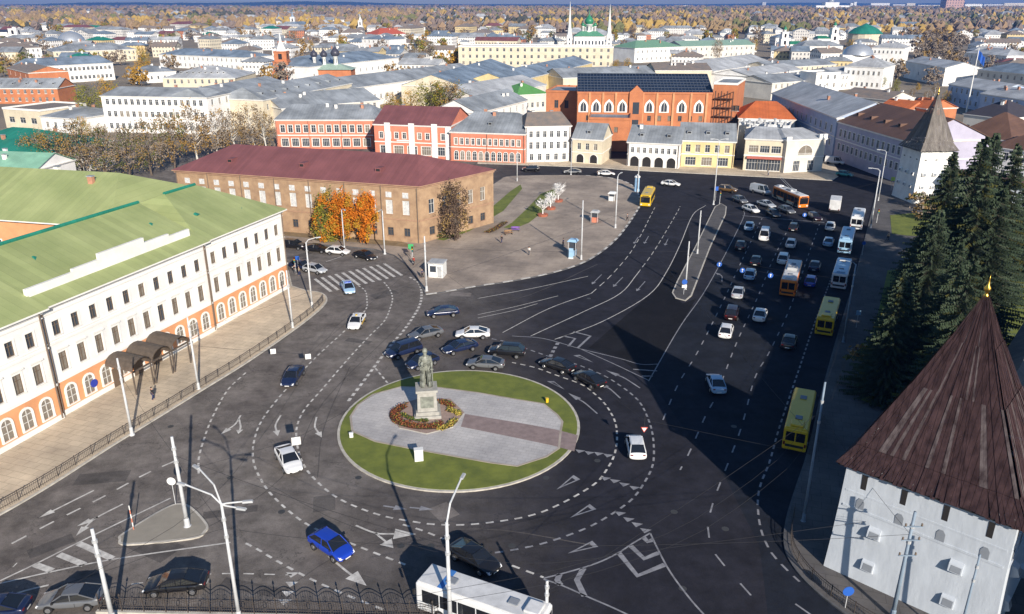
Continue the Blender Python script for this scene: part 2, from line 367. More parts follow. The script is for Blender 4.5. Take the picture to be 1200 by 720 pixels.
# ------------------------------------------------------------------ markings
zM = .009
mk = MB()
def dsh(px, wd=.22, on=.75, off=.62, m=0, sm=5): dashes(mk, smoothpts(GP(px), sm), wd, zM, on, off, m)
def sol(px, wd=.16, m=0, sm=5): ribbon(mk, smoothpts(GP(px), sm) if sm else GP(px), wd, zM, m)
dsh([(288, 437), (267, 457), (250, 487), (240, 512), (233, 537), (233, 557)])
dsh([(204, 541), (170, 556), (120, 583), (60, 613), (5, 642)], on=1.3, off=1.2)
dsh([(420, 335), (428, 341), (430, 352), (428, 364), (405, 387), (369, 420), (333, 459), (308, 491), (298, 516), (297, 541), (308, 566), (325, 587), (362, 616), (421, 641), (475, 662)])
dsh([(450, 331), (457, 340), (460, 350), (457, 362), (450, 377), (432, 395), (407, 422), (377, 457), (357, 480), (348, 500), (348, 520), (354, 541), (367, 560), (396, 584), (442, 603), (487, 612), (512, 615), (550, 615), (600, 609), (630, 602), (650, 594), (677, 580), (700, 565), (710, 552), (719, 536), (723, 517), (721, 495), (710, 475), (697, 462), (682, 451), (652, 440), (627, 431), (600, 425)])
dsh([(472, 615), (495, 622), (520, 632)])
dsh([(480, 325), (490, 331), (494, 343), (491, 360), (475, 385), (462, 400), (447, 419), (435, 435), (420, 455), (407, 472)], wd=.4)
dsh([(440, 432), (455, 450)])
dsh([(580, 648), (600, 645), (625, 640), (647, 634), (670, 626), (692, 617), (710, 607), (727, 596), (742, 584), (755, 566), (765, 545), (766, 520), (762, 498), (752, 475), (740, 462), (725, 451), (707, 440), (675, 427), (652, 421), (620, 410), (590, 400), (555, 394)], m=1)
dsh([(288, 637), (302, 644), (320, 655), (347, 670), (377, 685), (412, 700), (450, 715)])
dsh([(600, 663), (637, 677)]); dsh([(154, 685), (246, 673), (342, 674)], wd=.14, on=.9, off=.9)
dsh([(640, 428), (648, 412), (655, 400)], wd=.5, m=1)
for t in [(342, 674), (341, 685), (337, 696), (333, 706)]:
    c = G(*t); mk.face([(c.x-.55, c.y+.3, zM), (c.x, c.y-.35, zM), (c.x+.55, c.y+.3, zM)])
for t in [(710, 561), (721, 564), (732, 568), (744, 572), (727, 602), (737, 609), (747, 615), (757, 622), (680, 529), (691, 531), (702, 532), (713, 534)]:
    c = G(*t); mk.face([(c.x-.5, c.y+.35, zM), (c.x-.2, c.y-.4, zM), (c.x+.55, c.y+.1, zM)], 1)
def tri(a, b, c, wd=.3, m=1):
    P = GP([a, b, c]); ctr = (P[0]+P[1]+P[2]) / 3
    Q = [ctr + (p - ctr) * .55 for p in P]
    for i in range(3):
        j = (i+1) % 3; mk.face([(q.x, q.y, zM) for q in (P[i], P[j], Q[j], Q[i])], m)
tri((652, 574), (672, 557), (680, 562)); tri((668, 607), (691, 591), (699, 597)); tri((665, 649), (694, 634), (701, 641))
tri((641, 447), (649, 447), (662, 457)); tri((672, 417), (679, 416), (695, 425))
# lower chevron area
sol([(762, 625), (740, 638), (725, 648), (700, 660), (668, 670), (637, 678)], m=1); sol([(762, 625), (770, 642), (785, 670), (807, 700), (828, 724)], m=1)
sol([(637, 679), (660, 687), (687, 699), (715, 711), (745, 725)], m=1)
for ch in ([(739, 640), (755, 655), (772, 648)], [(725, 648), (747, 675), (779, 662)], [(684, 666), (676, 680), (685, 699)], [(656, 673), (653, 680), (657, 686)], [(754, 630), (759, 635), (765, 633)]): sol(ch, .5, 1, 0)
# upper chevron area
sol([(600, 394), (637, 397), (680, 409), (725, 420), (750, 427), (771, 427)], m=1); sol([(680, 409), (720, 427), (760, 446)], m=1)
sol([(742, 433), (770, 435)], .25, 1, 0); sol([(752, 441), (765, 441)], .25, 1, 0)
for ch in ([(672, 389), (692, 394), (677, 408)], [(660, 394), (674, 397), (666, 406)]): sol(ch, .35, 1, 0)
R0 = [(760, 447), (797, 383), (831, 333), (870, 258), (871, 246)]
sol(R0, .14, 1)
# avenue entry lanes
sol([(560, 350), (620, 339), (689, 324)], .14); sol([(560, 369), (602, 360), (654, 347)], .12); sol([(560, 373), (602, 364), (630, 356)], .12)
for E in ([(589, 390), (643, 362), (693, 344)], [(622, 394), (685, 365), (727, 344), (747, 321)], [(650, 398), (706, 377), (760, 346), (781, 319), (797, 287), (812, 252), (827, 241)]): sol(E, .14)
sol([(655, 397), (669, 391)], .14, 1)
dsh([(693, 344), (718, 321), (743, 290), (764, 250), (768, 242)], .14, 2.4, 1.6); dsh([(747, 321), (768, 292), (793, 250), (797, 242)], .14, 2.4, 1.6)
# avenue lanes
dsh([(893, 256), (872, 300), (847, 354), (818, 412), (795, 450), (775, 497)], .16, 1.6, 2.3, 1)
dsh([(929, 258), (906, 304), (889, 346), (864, 400), (840, 462), (827, 487), (809, 528), (797, 551)], .16, 1.6, 2.3, 1)
dsh([(962, 258), (947, 300), (927, 358), (902, 412), (885, 442), (870, 497), (854, 541), (838, 582), (830, 612), (831, 630), (839, 651), (880, 698)], .16, 1.6, 2.3, 1)
dsh([(981, 308), (956, 375), (937, 431), (914, 499), (902, 541), (892, 566), (888, 587), (891, 618), (902, 645), (918, 664), (937, 682)], .2, .9, .7, 1)
sol([(870, 253), (966, 261)], .3, 1); sol([(932, 708), (952, 722)], .16, 1)
# crosswalk
for i in range(11):
    t = i / 10; a = (369 + 81*t, 327 - 18*t); b = (a[0]+19+2*t, a[1]+15-1*t)
    sol([a, b], .55, 0, 0)
# hatch lower left
sol([(0, 681), (40, 662), (92, 636), (150, 608), (200, 584)], .17, 0); sol([(0, 684), (62, 670), (137, 655), (270, 636)], .17, 0)
for a, b in (((92, 637), (132, 655)), ((69, 650), (99, 662)), ((41, 662), (61, 669))): sol([a, b], .6, 0, 0)
def arrow(px, m=0, w=.2, hl=1.3, hw=.8, sm=4):
    P = smoothpts(GP(px), sm) if len(px) > 2 else GP(px)
    ribbon(mk, P, w, zM, m)
    e = P[-1]; d = (P[-1] - P[-2]).normalized(); nn = Vector((-d.y, d.x, 0))
    mk.face([(q.x, q.y, zM + .002) for q in (e - nn*hw/2, e + d*hl, e + nn*hw/2)], m)
arrow([(282, 487), (276, 497), (268, 503)]); arrow([(280, 491), (282, 500), (281, 504)], hl=.9)
arrow([(329, 487), (323, 498), (324, 505)]); arrow([(371, 489), (369, 500), (373, 507)])
arrow([(110, 575), (76, 592), (62, 599)]); arrow([(144, 591), (113, 607), (100, 618)]); arrow([(115, 606), (106, 610)], hl=1.2)
arrow([(57, 686), (35, 691), (15, 697)]); arrow([(417, 616), (440, 625), (462, 626)], hl=2, hw=1.5); arrow([(440, 625), (452, 635)], hl=1.2, hw=1.3)
arrow([(385, 652), (404, 668), (412, 674)], hl=2, hw=1.3)
arrow([(449, 593), (462, 595)], 1); arrow([(480, 595), (492, 596)], 1)
arrow([(700, 485), (686, 473), (678, 468)], 1, hl=2); arrow([(727, 467), (716, 457), (711, 454)], 1, hl=2); arrow([(750, 455), (733, 444), (724, 440)], 1, hl=2)
for a, b in (((705, 322), (696, 331)), ((730, 325), (721, 334)), ((756, 330), (748, 339)), ((760, 277), (756, 284)), ((783, 280), (780, 286)), ((748, 278), (744, 284))): arrow([a, b], 1, .16, 1.2, .8)
arrow([(846, 330), (846, 324), (843, 322)], 1, .16, 1.2, .8)
sol([(382, 307), (400, 301)], .14); sol([(20, 660), (15, 665)], .1)
o = mk.build('road_markings', [M_white, M_white_dim]); struct(o, 'white painted lane lines, arrows and crossing stripes')
o.location.z = .004
# rectangular repair patches and sealed trench lines
pm_ = asphalt('repair patch asphalt', (.088, .080, .076), (.105, .095, .09)); pm2 = asphalt('pale repair patch asphalt', (.14, .125, .115), (.17, .15, .14))
mb = MB(); rp_ = random.Random(12)
for x, y in [(120, 560), (250, 520), (330, 470), (180, 640), (300, 690), (450, 690), (520, 600), (380, 590), (420, 400), (450, 345), (390, 440), (430, 520), (270, 600), (350, 300), (60, 640), (540, 345)]:
    c = G(x, y); a = rp_.uniform(-.5, .9); w_, h_ = rp_.uniform(.8, 3.4), rp_.uniform(.5, 1.3); ca, sa = math.cos(a), math.sin(a)
    mb.face([(c.x + u*w_*ca - v*h_*sa, c.y + u*w_*sa + v*h_*ca, .0045) for u, v in ((-1, -1), (1, -1), (1, 1), (-1, 1))], rp_.choice((0, 0, 1)))
for px in ([(60, 690), (200, 640), (330, 560), (380, 470), (470, 380)], [(300, 715), (420, 640), (560, 620), (700, 640)], [(410, 430), (380, 500), (372, 560)], [(480, 360), (600, 352), (700, 310)]): ribbon(mb, smoothpts(GP(px), 5), .12, .0046, 0)
struct(mb.build('road_patches', [pm_, pm2]), 'repair patches and sealed seams in the asphalt')
# manhole covers
mb = MB()
for p in [(505, 640), (330, 600), (640, 560), (700, 540), (790, 600), (270, 560), (200, 500), (600, 640), (420, 560), (850, 620), (860, 500), (690, 350), (560, 380), (470, 640), (800, 690)]:
    c = G(*p); mb.lathe([(.34, 0), (.34, .008), (0.01, .008)], (c.x, c.y, .004), 12)
struct(mb.build('road_manhole_covers', mat('cast iron', (.05, .05, .05), .6, .1)), 'round iron manhole covers in the asphalt')
# ================================================================== buildings
M_glass = mat('window glass', (.045, .055, .07), .12, 0, spec=.7)
M_glass2 = mat('curtained window glass', (.20, .175, .145), .3, .25, 1.5, spec=.5)
M_curt = mat('white curtained glass', (.55, .56, .56), .5, .25, 2)
M_wframe = mat('white window frame', (.62, .61, .58), .7, .1)
M_wframe_brown = mat('brown window frame', (.14, .10, .07), .7, .1)
M_trim = mat('white stucco trim', (.76, .74, .70), .85, .08, .5)
M_cream = mat('cream stucco', (.60, .53, .40), .9, .12, .25)
M_whitewall = mat('white stucco', (.76, .75, .73), .9, .12, .2)
M_palewall = mat('pale stucco', (.60, .57, .51), .9, .14, .2)
M_yellow = mat('yellow stucco', (.62, .50, .26), .9, .12, .25)
M_orange = mat('orange stucco', (.66, .31, .15), .9, .14, .3)
M_pinkorange = mat('salmon stucco', (.58, .20, .125), .9, .15, .3)
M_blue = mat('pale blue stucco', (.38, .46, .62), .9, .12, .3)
M_brick = mat('weathered brick', (.42, .285, .175), .95, 0, .55, col2=(.27, .175, .11), detail=8)
M_brick_or = mat('orange red brick', (.50, .19, .085), .9, 0, .3, col2=(.38, .14, .065), detail=8)
M_roof_gr = mat('grey metal roof', (.27, .29, .31), .6, .34, .12, stripes=(.9, .09, .25, 0), spec=.5)
M_roof_lt = mat('pale zinc roof', (.42, .43, .44), .6, .28, .12, stripes=(.9, .09, .2, 0), spec=.5)
M_roof_bl = mat('blue grey metal roof', (.20, .25, .31), .55, .34, .12, stripes=(.9, .09, .25, 0), spec=.5)
M_roof_green = mat('light green metal roof', (.36, .40, .175), .6, 0, .15, col2=(.275, .32, .13), stripes=(1.1, .06, .16, 0), spec=.4)
M_roof_teal = mat('teal metal roof', (.02, .20, .14), .55, .15, .2, stripes=(.9, .09, .2, 0))
M_roof_bur = mat('burgundy metal roof', (.20, .075, .075), .6, .14, .2, stripes=(.8, .08, .2, 0), spec=.5)
M_roof_brown = mat('brown metal roof', (.14, .075, .05), .6, .15, .2, stripes=(.8, .08, .2, 0))
M_roof_rust = mat('rusty sheet roof', (.26, .20, .16), .8, 0, .4, col2=(.17, .155, .145), detail=8)
M_roof_or = mat('orange tiled roof', (.50, .13, .04), .8, .15, .3, stripes=(.5, .1, .2, 0))
M_dark = mat('dark opening', (.02, .018, .018), .9, 0)
M_pipe = mat('downpipe metal', (.16, .12, .09), .6, .1)
M_bricktrim = mat('chimney brick', (.40, .20, .13), .95, .2, 1)

_wc = {}
def window_mesh(w, h, style, frame=None, glass=None, trim=None):
    frame = frame or M_wframe; glass = glass or M_glass; trim = trim or M_trim
    key = (round(w, 2), round(h, 2), style, frame.name, glass.name, trim.name)
    if key in _wc: return _wc[key]
    mb = MB(); pn = MB()
    if 'arch' in style:
        r = w / 2; n = 8
        def arc(rr, y, cz=h - r): return [(rr * math.cos(math.pi * i / n), y, cz + rr * math.sin(math.pi * i / n)) for i in range(n + 1)]
        a = arc(r, -.05); pn.face([(r, -.05, 0)] + a + [(-r, -.05, 0)])
        t = .26 if 'fat' in style else .16
        o = [(r + t, -.14, -.05)] + arc(r + t, -.14) + [(-r - t, -.14, -.05)]; i_ = [(r, -.14, -.05)] + arc(r, -.14) + [(-r, -.14, -.05)]
        for k in range(len(o) - 1):
            mb.face([o[k], o[k+1], i_[k+1], i_[k]], 1)
            mb.face([(o[k][0], .02, o[k][2]), (o[k+1][0], .02, o[k+1][2]), o[k+1], o[k]], 1)
            mb.face([i_[k], i_[k+1], (i_[k+1][0], -.04, i_[k+1][2]), (i_[k][0], -.04, i_[k][2])], 1)
        if 'open' not in style:
            mb.box(-.04, -.09, 0, .04, -.05, h - .02); mb.box(-r, -.09, h - r - .04, r, -.05, h - r + .04); mb.box(-r, -.09, (h-r)*.5 - .03, r, -.05, (h-r)*.5 + .03)
            mb.box(-r - t, -.2, -.15, r + t, 0, -.05, 1)
    else:
        y = .2; f = .09
        pn.face([(-w/2, y, 0), (w/2, y, 0), (w/2, y, h), (-w/2, y, h)])
        mb.box(-w/2, y-.07, 0, -w/2+f, y-.01, h); mb.box(w/2-f, y-.07, 0, w/2, y-.01, h)
        mb.box(-w/2+f, y-.07, h-f, w/2-f, y-.01, h); mb.box(-w/2+f, y-.07, 0, w/2-f, y-.01, f)
        mb.box(-.035, y-.06, f, .035, y-.01, h-f)
        if h > 1.3: mb.box(-w/2+f, y-.055, h*.66, -.035, y-.01, h*.66+.06); mb.box(.035, y-.055, h*.66, w/2-f, y-.01, h*.66+.06)
        if 'big' in style: mb.box(-w/4-.03, y-.05, f, -w/4+.03, y-.01, h-f); mb.box(w/4-.03, y-.05, f, w/4+.03, y-.01, h-f)
        if 'trim' in style:
            t = .17
            mb.box(-w/2-t, -.06, 0, -w/2, .03, h, 1); mb.box(w/2, -.06, 0, w/2+t, .03, h, 1); mb.box(-w/2-t, -.06, h, w/2+t, .03, h+t, 1)
        if 'hood' in style: mb.box(-w/2-.3, -.22, h+.35, w/2+.3, 0, h+.48, 1); mb.box(-w/2-.12, -.09, h+.17, w/2+.12, 0, h+.35, 1)
        mb.box(-w/2-.12, -.13, -.1, w/2+.12, .02, 0, 1)
    k = (mb.mesh('window', [frame, trim]), pn.mesh('window_pane', [glass]))
    _wc[key] = k; return k
def place_window(parent, x, y, z, rz, w, h, style, detail=True, frame=None, glass=None, trim=None, name='window'):
    if w is None: return
    a, b = window_mesh(w, h, style, frame, glass if glass else (M_glass2 if rng.random() < .25 else M_glass), trim)
    if detail:
        o = link(name, a, parent, (x, y, z), rz); link('pane', b, o)
    else:
        o = link(name, joined(a, b), parent, (x, y, z), rz)
    return o
_jc = {}
def joined(a, b):
    k = (a.name, b.name)
    if k in _jc: return _jc[k]
    me = bpy.data.meshes.new('window'); bm = bmesh.new(); bm.from_mesh(a); n0 = len(bm.faces)
    bm.from_mesh(b); bm.faces.ensure_lookup_table()
    for i in range(n0, len(bm.faces)): bm.faces[i].material_index = 2
    bm.to_mesh(me); bm.free()
    for q in (a.materials[0], a.materials[1], b.materials[0]): me.materials.append(q)
    _jc[k] = me; return me
def wallface(mb, a, b, z0, z1, ops, m=0, dep=.2):
    """vertical wall from a to b (xy) with recessed openings ops = [(s0, s1, za, zb)], outside to the right of a->b"""
    a = Vector((a[0], a[1], 0)); b = Vector((b[0], b[1], 0)); L = (b - a).length; u = (b - a) / L; nn = Vector((-u.y, u.x, 0)) * dep
    P = lambda s, z, k=0: tuple(a + u * s + nn * k + Vector((0, 0, z)))
    zs = sorted({z0, z1, *[o[2] for o in ops], *[o[3] for o in ops]})
    for za, zb in zip(zs, zs[1:]):
        row = sorted([o for o in ops if o[2] <= za + 1e-5 and o[3] >= zb - 1e-5])
        s = 0
        for o in row:
            if o[0] > s + 1e-5: mb.face([P(s, za), P(o[0], za), P(o[0], zb), P(s, zb)], m)
            s = o[1]
        if s < L - 1e-5: mb.face([P(s, za), P(L, za), P(L, zb), P(s, zb)], m)
    for s0, s1, za, zb in ops:
        mb.face([P(s0, za), P(s0, za, 1), P(s0, zb, 1), P(s0, zb)], m); mb.face([P(s1, za, 1), P(s1, za), P(s1, zb), P(s1, zb, 1)], m)
        mb.face([P(s0, zb), P(s0, zb, 1), P(s1, zb, 1), P(s1, zb)], m); mb.face([P(s0, za, 1), P(s0, za), P(s1, za), P(s1, za, 1)], m)
def building(name, label, cat, eL, eR, h, depth=12, wall=None, roof=None, kind='gable', rh=3, front=(), left=(), right=(), inset=None, over=.4,
             group=None, quad=None, world=None, detail=False, bands=(), base=None, chim=0, dorm=0, trimc=None, pipes=0, ground=None, cornice=.25, ridgecap=None, z0=0):
    wall = wall or M_whitewall; roof = roof or M_roof_gr; trimc = trimc or M_trim
    if world: P0, P1 = Vector((*world[0], 0)), Vector((*world[1], 0))
    else: P0 = G(eL[0], eL[1], h); P1 = G(eR[0], eR[1], h); P0.z = P1.z = 0
    d = P1 - P0; W = d.length; rz = math.atan2(d.y, d.x)
    T = thing(name, label, cat, P0, rz, group)
    if quad:
        inv = Matrix.Rotation(-rz, 2); loc = [inv @ (Vector((q[0], q[1])) - Vector((P0.x, P0.y))) for q in quad]
        c2, c3 = tuple(loc[0]), tuple(loc[1])
    else: c2, c3 = (W, depth), (0, depth)
    cs = [(0, 0), (W, 0), c2, c3]
    mb = MB(); wins = []
    for (a, b), rows in (((cs[0], cs[1]), front), ((cs[1], cs[2]), right), ((cs[3], cs[0]), left), ((cs[2], cs[3]), ())):
        L = math.dist(a, b); ang = math.atan2(b[1]-a[1], b[0]-a[0]); ops = []
        for r in rows:
            z, hh, n, w_, st = r[:5]; mg = r[5] if len(r) > 5 else 1.2; mgr = r[6] if len(r) > 6 else mg
            for i in range(n):
                s = mg + (L - mg - mgr) * (i + .5) / n
                wins.append((a[0] + math.cos(ang)*s, a[1] + math.sin(ang)*s, z, ang, w_, hh, st))
                if 'arch' not in st: ops.append((s - w_/2, s + w_/2, z, z + hh))
        wallface(mb, a, b, z0, h, ops)
    mb.face([(*cs[0], h-.01), (*cs[1], h-.01), (*cs[2], h-.01), (*cs[3], h-.01)])
    o = over
    cen = Vector((sum(c[0] for c in cs)/4, sum(c[1] for c in cs)/4))
    def out(c, k):
        sx = -1 if c[0] < cen.x else 1; sy = -1 if c[1] < cen.y else 1
        return (c[0] + sx*k, c[1] + sy*k)
    E = [out(c, o) for c in cs]
    if kind == 'flat':
        wo = mb.build('wall', [wall], T)
        rb = MB(); E2 = [out(c, .05) for c in cs]
        rb.prism(E2, h, h+.12, 0); ro = rb.build('roof', [roof], T)
        pb = MB()
        for i in range(4): ribbon(pb, [Vector((*E2[i], 0)), Vector((*E2[(i+1) % 4], 0))], .3, h + .7, 0, h - .02)
        pb.build('parapet', [trimc], T)
    else:
        mL = (Vector(E[0]) + Vector(E[3]))/2; mR = (Vector(E[1]) + Vector(E[2]))/2
        ins = (0 if kind == 'gable' else (inset if inset is not None else math.dist(cs[0], cs[3]) * .45))
        f = ins / max(.1, (mR - mL).length); ra = mL.lerp(mR, min(.48, f)); rb_ = mR.lerp(mL, min(.48, f))
        ze = h + .18; A, B = (ra.x, ra.y, ze + rh), (rb_.x, rb_.y, ze + rh)
        e = [(*q, ze) for q in E]
        if kind == 'gable':
            mb.face([(*cs[0], h-.02), (*cs[3], h-.02), (A[0]+o, A[1], A[2]-.12)]); mb.face([(*cs[2], h-.02), (*cs[1], h-.02), (B[0]-o, B[1], B[2]-.12)])
        wo = mb.build('wall', [wall], T)
        rm = MB()
        rm.face([e[0], e[1], B, A]); rm.face([e[2], e[3], A, B])
        if kind != 'gable': rm.face([e[1], e[2], B]); rm.face([e[3], e[0], A])
        else:
            lo = lambda q: (q[0], q[1], q[2]-.15)
            rm.face([e[0], A, lo(A), lo(e[0])]); rm.face([A, e[3], lo(e[3]), lo(A)]); rm.face([B, e[1], lo(e[1]), lo(B)]); rm.face([e[2], B, lo(B), lo(e[2])])
        ro = rm.build('roof', [roof], T)
        eb = MB(); eb.prism(E, h - .02, ze - .004, 0); eb.prism([out(c, min(.2, o*.5)) for c in cs], h - cornice, h - .02, 0)
        if kind == 'gable': pass
        eb.build('cornice', [trimc], T)
        if ridgecap:
            q = MB(); q.tube((A[0], A[1], A[2]+.05), (B[0], B[1], B[2]+.05), .28, .28, 6); q.build('ridge_cap', [ridgecap], ro)
        for i in range(chim):
            t = rng.uniform(.1, .9); sd_ = rng.choice((-1, 1)); px_ = Vector(A[:2]).lerp(Vector(B[:2]), t); off = rng.uniform(.08, .45)
            c = px_.lerp((mL.lerp(mR, t) + (Vector(E[0]) - Vector(E[3])) * .5 * sd_ * 1), off)
            zz = ze + rh * (1 - off)
            q = MB(); q.box(c.x-.45, c.y-.35, zz-.6, c.x+.45, c.y+.35, zz+1.1, 0); q.box(c.x-.55, c.y-.45, zz+1.1, c.x+.55, c.y+.45, zz+1.25, 1)
            q.build('chimney', [M_bricktrim if rng.random() < .5 else trimc, M_roof_gr], ro)
        for i in range(dorm):
            t = (i + .5) / dorm; c = Vector(E[0]).lerp(Vector(E[1]), t).lerp(Vector(A[:2]).lerp(Vector(B[:2]), t), .4); zz = ze + rh*.4
            q = MB(); q.box(c.x-.6, c.y-.6, zz-.3, c.x+.6, c.y+1.6, zz+.7, 0); q.box(c.x-.42, c.y-.62, zz, c.x+.42, c.y-.61, zz+.5, 1)
            q.build('dormer', [roof, M_dark], ro)
    for (x, y, z, a, w_, hh, st) in wins:
        place_window(T, x, y, z, a, w_, hh, st, detail, frame=M_wframe_brown if 'brown' in st else None, glass=M_dark if 'void' in st else M_curt if 'curt' in st else M_glass2 if ('hood' in st or 'fat' in st) and rng.random() < .8 else None, trim=trimc)
    for zb, hb, pr in bands:
        q = MB()
        for (a, b) in ((cs[0], cs[1]), (cs[1], cs[2]), (cs[3], cs[0])):
            u = Vector((b[0]-a[0], b[1]-a[1])).normalized(); nn = Vector((u.y, -u.x))
            ex = u * pr
            p = [Vector(a) - ex, Vector(b) + ex, Vector(b) + ex + nn*pr, Vector(a) - ex + nn*pr]
            lo = [(v.x, v.y, zb) for v in (p[3], p[2], p[1], p[0])]; q.hexa(lo, [(v[0], v[1], zb+hb) for v in lo])
        q.build('string_course', [trimc], T)
    if ground:                       # ground storey of another colour, 4 cm proud of the wall is not needed where it has arches
        q = MB(); z1g, gm = ground
        for (a, b) in ((cs[0], cs[1]), (cs[1], cs[2])):
            u = Vector((b[0]-a[0], b[1]-a[1])).normalized(); nn = Vector((u.y, -u.x)) * .035
            p = [Vector(a)+nn, Vector(b)+nn]; q.face([(p[0].x, p[0].y, 0), (p[1].x, p[1].y, 0), (p[1].x, p[1].y, z1g), (p[0].x, p[0].y, z1g)])
        q.build('ground_storey', [gm], T)
    for i in range(pipes):
        s = W * (i + .5 * (pipes == 1)) / max(1, pipes - 1) if pipes > 1 else W*.5
        s = min(max(s, .3), W-.3)
        q = MB(); q.tube((s, -.2, .3), (s, -.2, h-.2), .09, .09, 6); q.build('downpipe', [M_pipe], T)
    T['w'] = W
    return T

# ---- white palace with orange ground storey (three sections along one line)
uP = Vector((16.5, 49, 0)).normalized(); nP = Vector((-uP.y, uP.x, 0)); PB = Vector((-37.6, 125.5, 0))
def palace(s0, s1, proud, label, roofk, dorm=0, attic=False, top=13.4):
    a = PB - uP * s1 - nP * proud; b = PB - uP * s0 - nP * proud; L = s1 - s0; n = max(1, round(L / 2.72))
    T = building('palace_building', label, 'building', None, None, top, 22, M_whitewall, M_roof_green, roofk, 4.6,
        world=((a.x, a.y), (b.x, b.y)),
        front=[(1.1, 2.35, n, 1.25, 'arch fat', .6), (5.35, 2.3, n, 1.12, 'trim hood brown', .6), (9.75, 1.75, n, 1.05, 'trim brown', .6)],
        right=[(1.1, 2.35, 6, 1.25, 'arch fat', .8), (5.35, 2.3, 6, 1.12, 'trim hood brown', .8), (9.75, 1.75, 6, 1.05, 'trim brown', .8)] if roofk == 'hip' else (),
        inset=7, over=.7, bands=[(4.25, .3, .14), (8.85, .22, .12), (9.3, .1, .08), (12.45, .15, .12)], detail=True, group='sections of the white palace with the orange ground storey', pipes=2,
        ground=(4.25, M_orange), cornice=.4, ridgecap=M_roof_teal, trimc=M_trim)
    q = MB(); q.box(0, -.16, 0, L, -.04, .75, 0); q.build('plinth', [M_trim], T)
    return T
p1 = palace(0, 19.4, 0, 'right section of the long white palace, with the hipped green roof end beside the crossing', 'hip')
p2 = palace(19.45, 47, .35, 'middle section of the long white palace, with the entrance canopies and a stepped white attic', 'gable')
p3 = palace(47.05, 76, .75, 'left section of the long white palace, running out of the picture', 'gable')
# stepped attic on the middle section
q = MB(); L2 = p2['w']
for a, b, hh in ((.5, 7, 1.25), (7, 11, 1.6), (11, 18.5, 2.3), (18.5, 23, 1.6), (23, 27, 1.25)): q.box(a, 1.6, 14.1, b - .004, 2.0, 14.2 + hh, 0)
q.build('attic_parapet', [M_trim], p2)
# entrance canopies: three arched metal hoods on posts
M_canopy = mat('weathered bronze sheet', (.09, .07, .055), .7, .25, 1.5)
for i in range(3):
    p = PB - uP * (31.5 + i * 3.4) - nP * .45
    T = thing('entrance_canopy', ('arched metal canopy on thin posts over the palace door, rightmost of three', 'arched metal canopy on thin posts over the palace door, middle of three', 'arched metal canopy on thin posts over the palace door, leftmost of three')[i], 'canopy', p, math.atan2(uP.y, uP.x), 'arched canopies at the palace entrance')
    q = MB(); n = 8
    for k in range(n):
        t0, t1 = math.pi * k / n, math.pi * (k + 1) / n
        for (ta, tb) in ((t0, t1),):
            A = [(1.6*math.cos(ta), -4.2, 3.3+1.15*math.sin(ta)), (1.6*math.cos(tb), -4.2, 3.3+1.15*math.sin(tb)), (1.6*math.cos(tb), -.1, 3.5+1.15*math.sin(tb)), (1.6*math.cos(ta), -.1, 3.5+1.15*math.sin(ta))]
            q.face(A); q.face([(v[0]*.95, v[1], v[2]-.08) for v in reversed(A)])
    q.box(-1.66, -4.3, 3.12, 1.66, -4.15, 3.32)
    q.build('canopy_roof', [M_canopy], T)
    for sx in (-1.5, 1.5): q = MB(); q.tube((sx, -4.1, 0), (sx, -4.1, 3.2), .1, .1, 8); q.build('post', [M_canopy], T)
    q = MB(); q.box(-.75, -.14, .15, .75, -.06, 2.6); q.build('door', [M_wframe_brown], T)
# round blue plaque on the palace
q = MB(); p = PB - uP * 41.9 - nP * .5; q.tube((0, 0, 0), (0, -.08, 0), .5, .5, 16)
o = q.build('round_sign', [mat('blue sign face', (.03, .05, .35), .5, 0)]); o.location = (p.x, p.y, 2.1); o.rotation_euler = (0, 0, math.atan2(uP.y, uP.x)); tag(o, 'round dark blue plaque on the orange wall of the palace', 'sign')

building('courtyard_building', 'orange walled courtyard wing with a large light green roof behind the palace', 'building', (-150, 247), (128, 266), 12, 26, M_orange, M_roof_green, 'hip', 5.5,
         front=[(6.5, 2, 16, 1.2, 'trim', 1), (2, 2, 16, 1.2, 'trim', 1)], chim=2, over=.8, inset=8)
# roof ventilators and snow rails on the palace roof
for i, (s_, t_, zz) in enumerate(((6, 3, 15.0), (14, 5, 16), (22, 6, 16.4), (32, 3.5, 15.4), (40, 7, 16.8), (50, 4, 15.5))):
    p = PB - uP * s_ + nP * t_; q = MB(); q.box(-.35, -.35, 0, .35, .35, .9); q.hexa([(-.5, -.5, .9), (.5, -.5, .9), (.5, .5, .9), (-.5, .5, .9)], [(-.05, -.05, 1.25), (.05, -.05, 1.25), (.05, .05, 1.25), (-.05, .05, 1.25)])
    o = q.build('roof_ventilator', [M_roof_teal]); o.location = (p.x, p.y, zz - 1.2 + 0); tag(o, 'small green ventilator box on the light green palace roof', 'ventilator', 'ventilator boxes on the palace roof')
# ---- long brick building with burgundy roof
Pq = [G(578, 200, 11.6), G(205, 200, 11.6) + Vector((5.2, 19.5, 0))]
T = building('brick_barracks', 'long weathered brick building with a burgundy metal hipped roof', 'building', (205, 200), (490, 219), 11.6, 20, M_brick, M_roof_bur, 'hip', 4.2,
         front=[(1.3, 1.7, 15, 1.3, 'brick brown', 1), (5.7, 2.9, 15, 1.5, 'brick curt', 1)], right=[(5.7, 2.9, 5, 1.5, 'brick', 1.5), (1.3, 1.7, 5, 1.5, 'brick brown', 1.5)], quad=[(p.x, p.y) for p in Pq], detail=True, inset=9,
         bands=[(4.6, .2, .1)], trimc=mat('brick cornice', (.36, .22, .145), .9, .15, .6), pipes=8, dorm=3, over=.5, cornice=.4)
for k in range(15):
    s = 1 + (T['w'] - 2) * (k + .5) / 15
    q = MB(); q.box(s-.62, -.06, 9.1, s+.62, .0, 10.2, 0); q.build('attic_window', [M_curt], T)
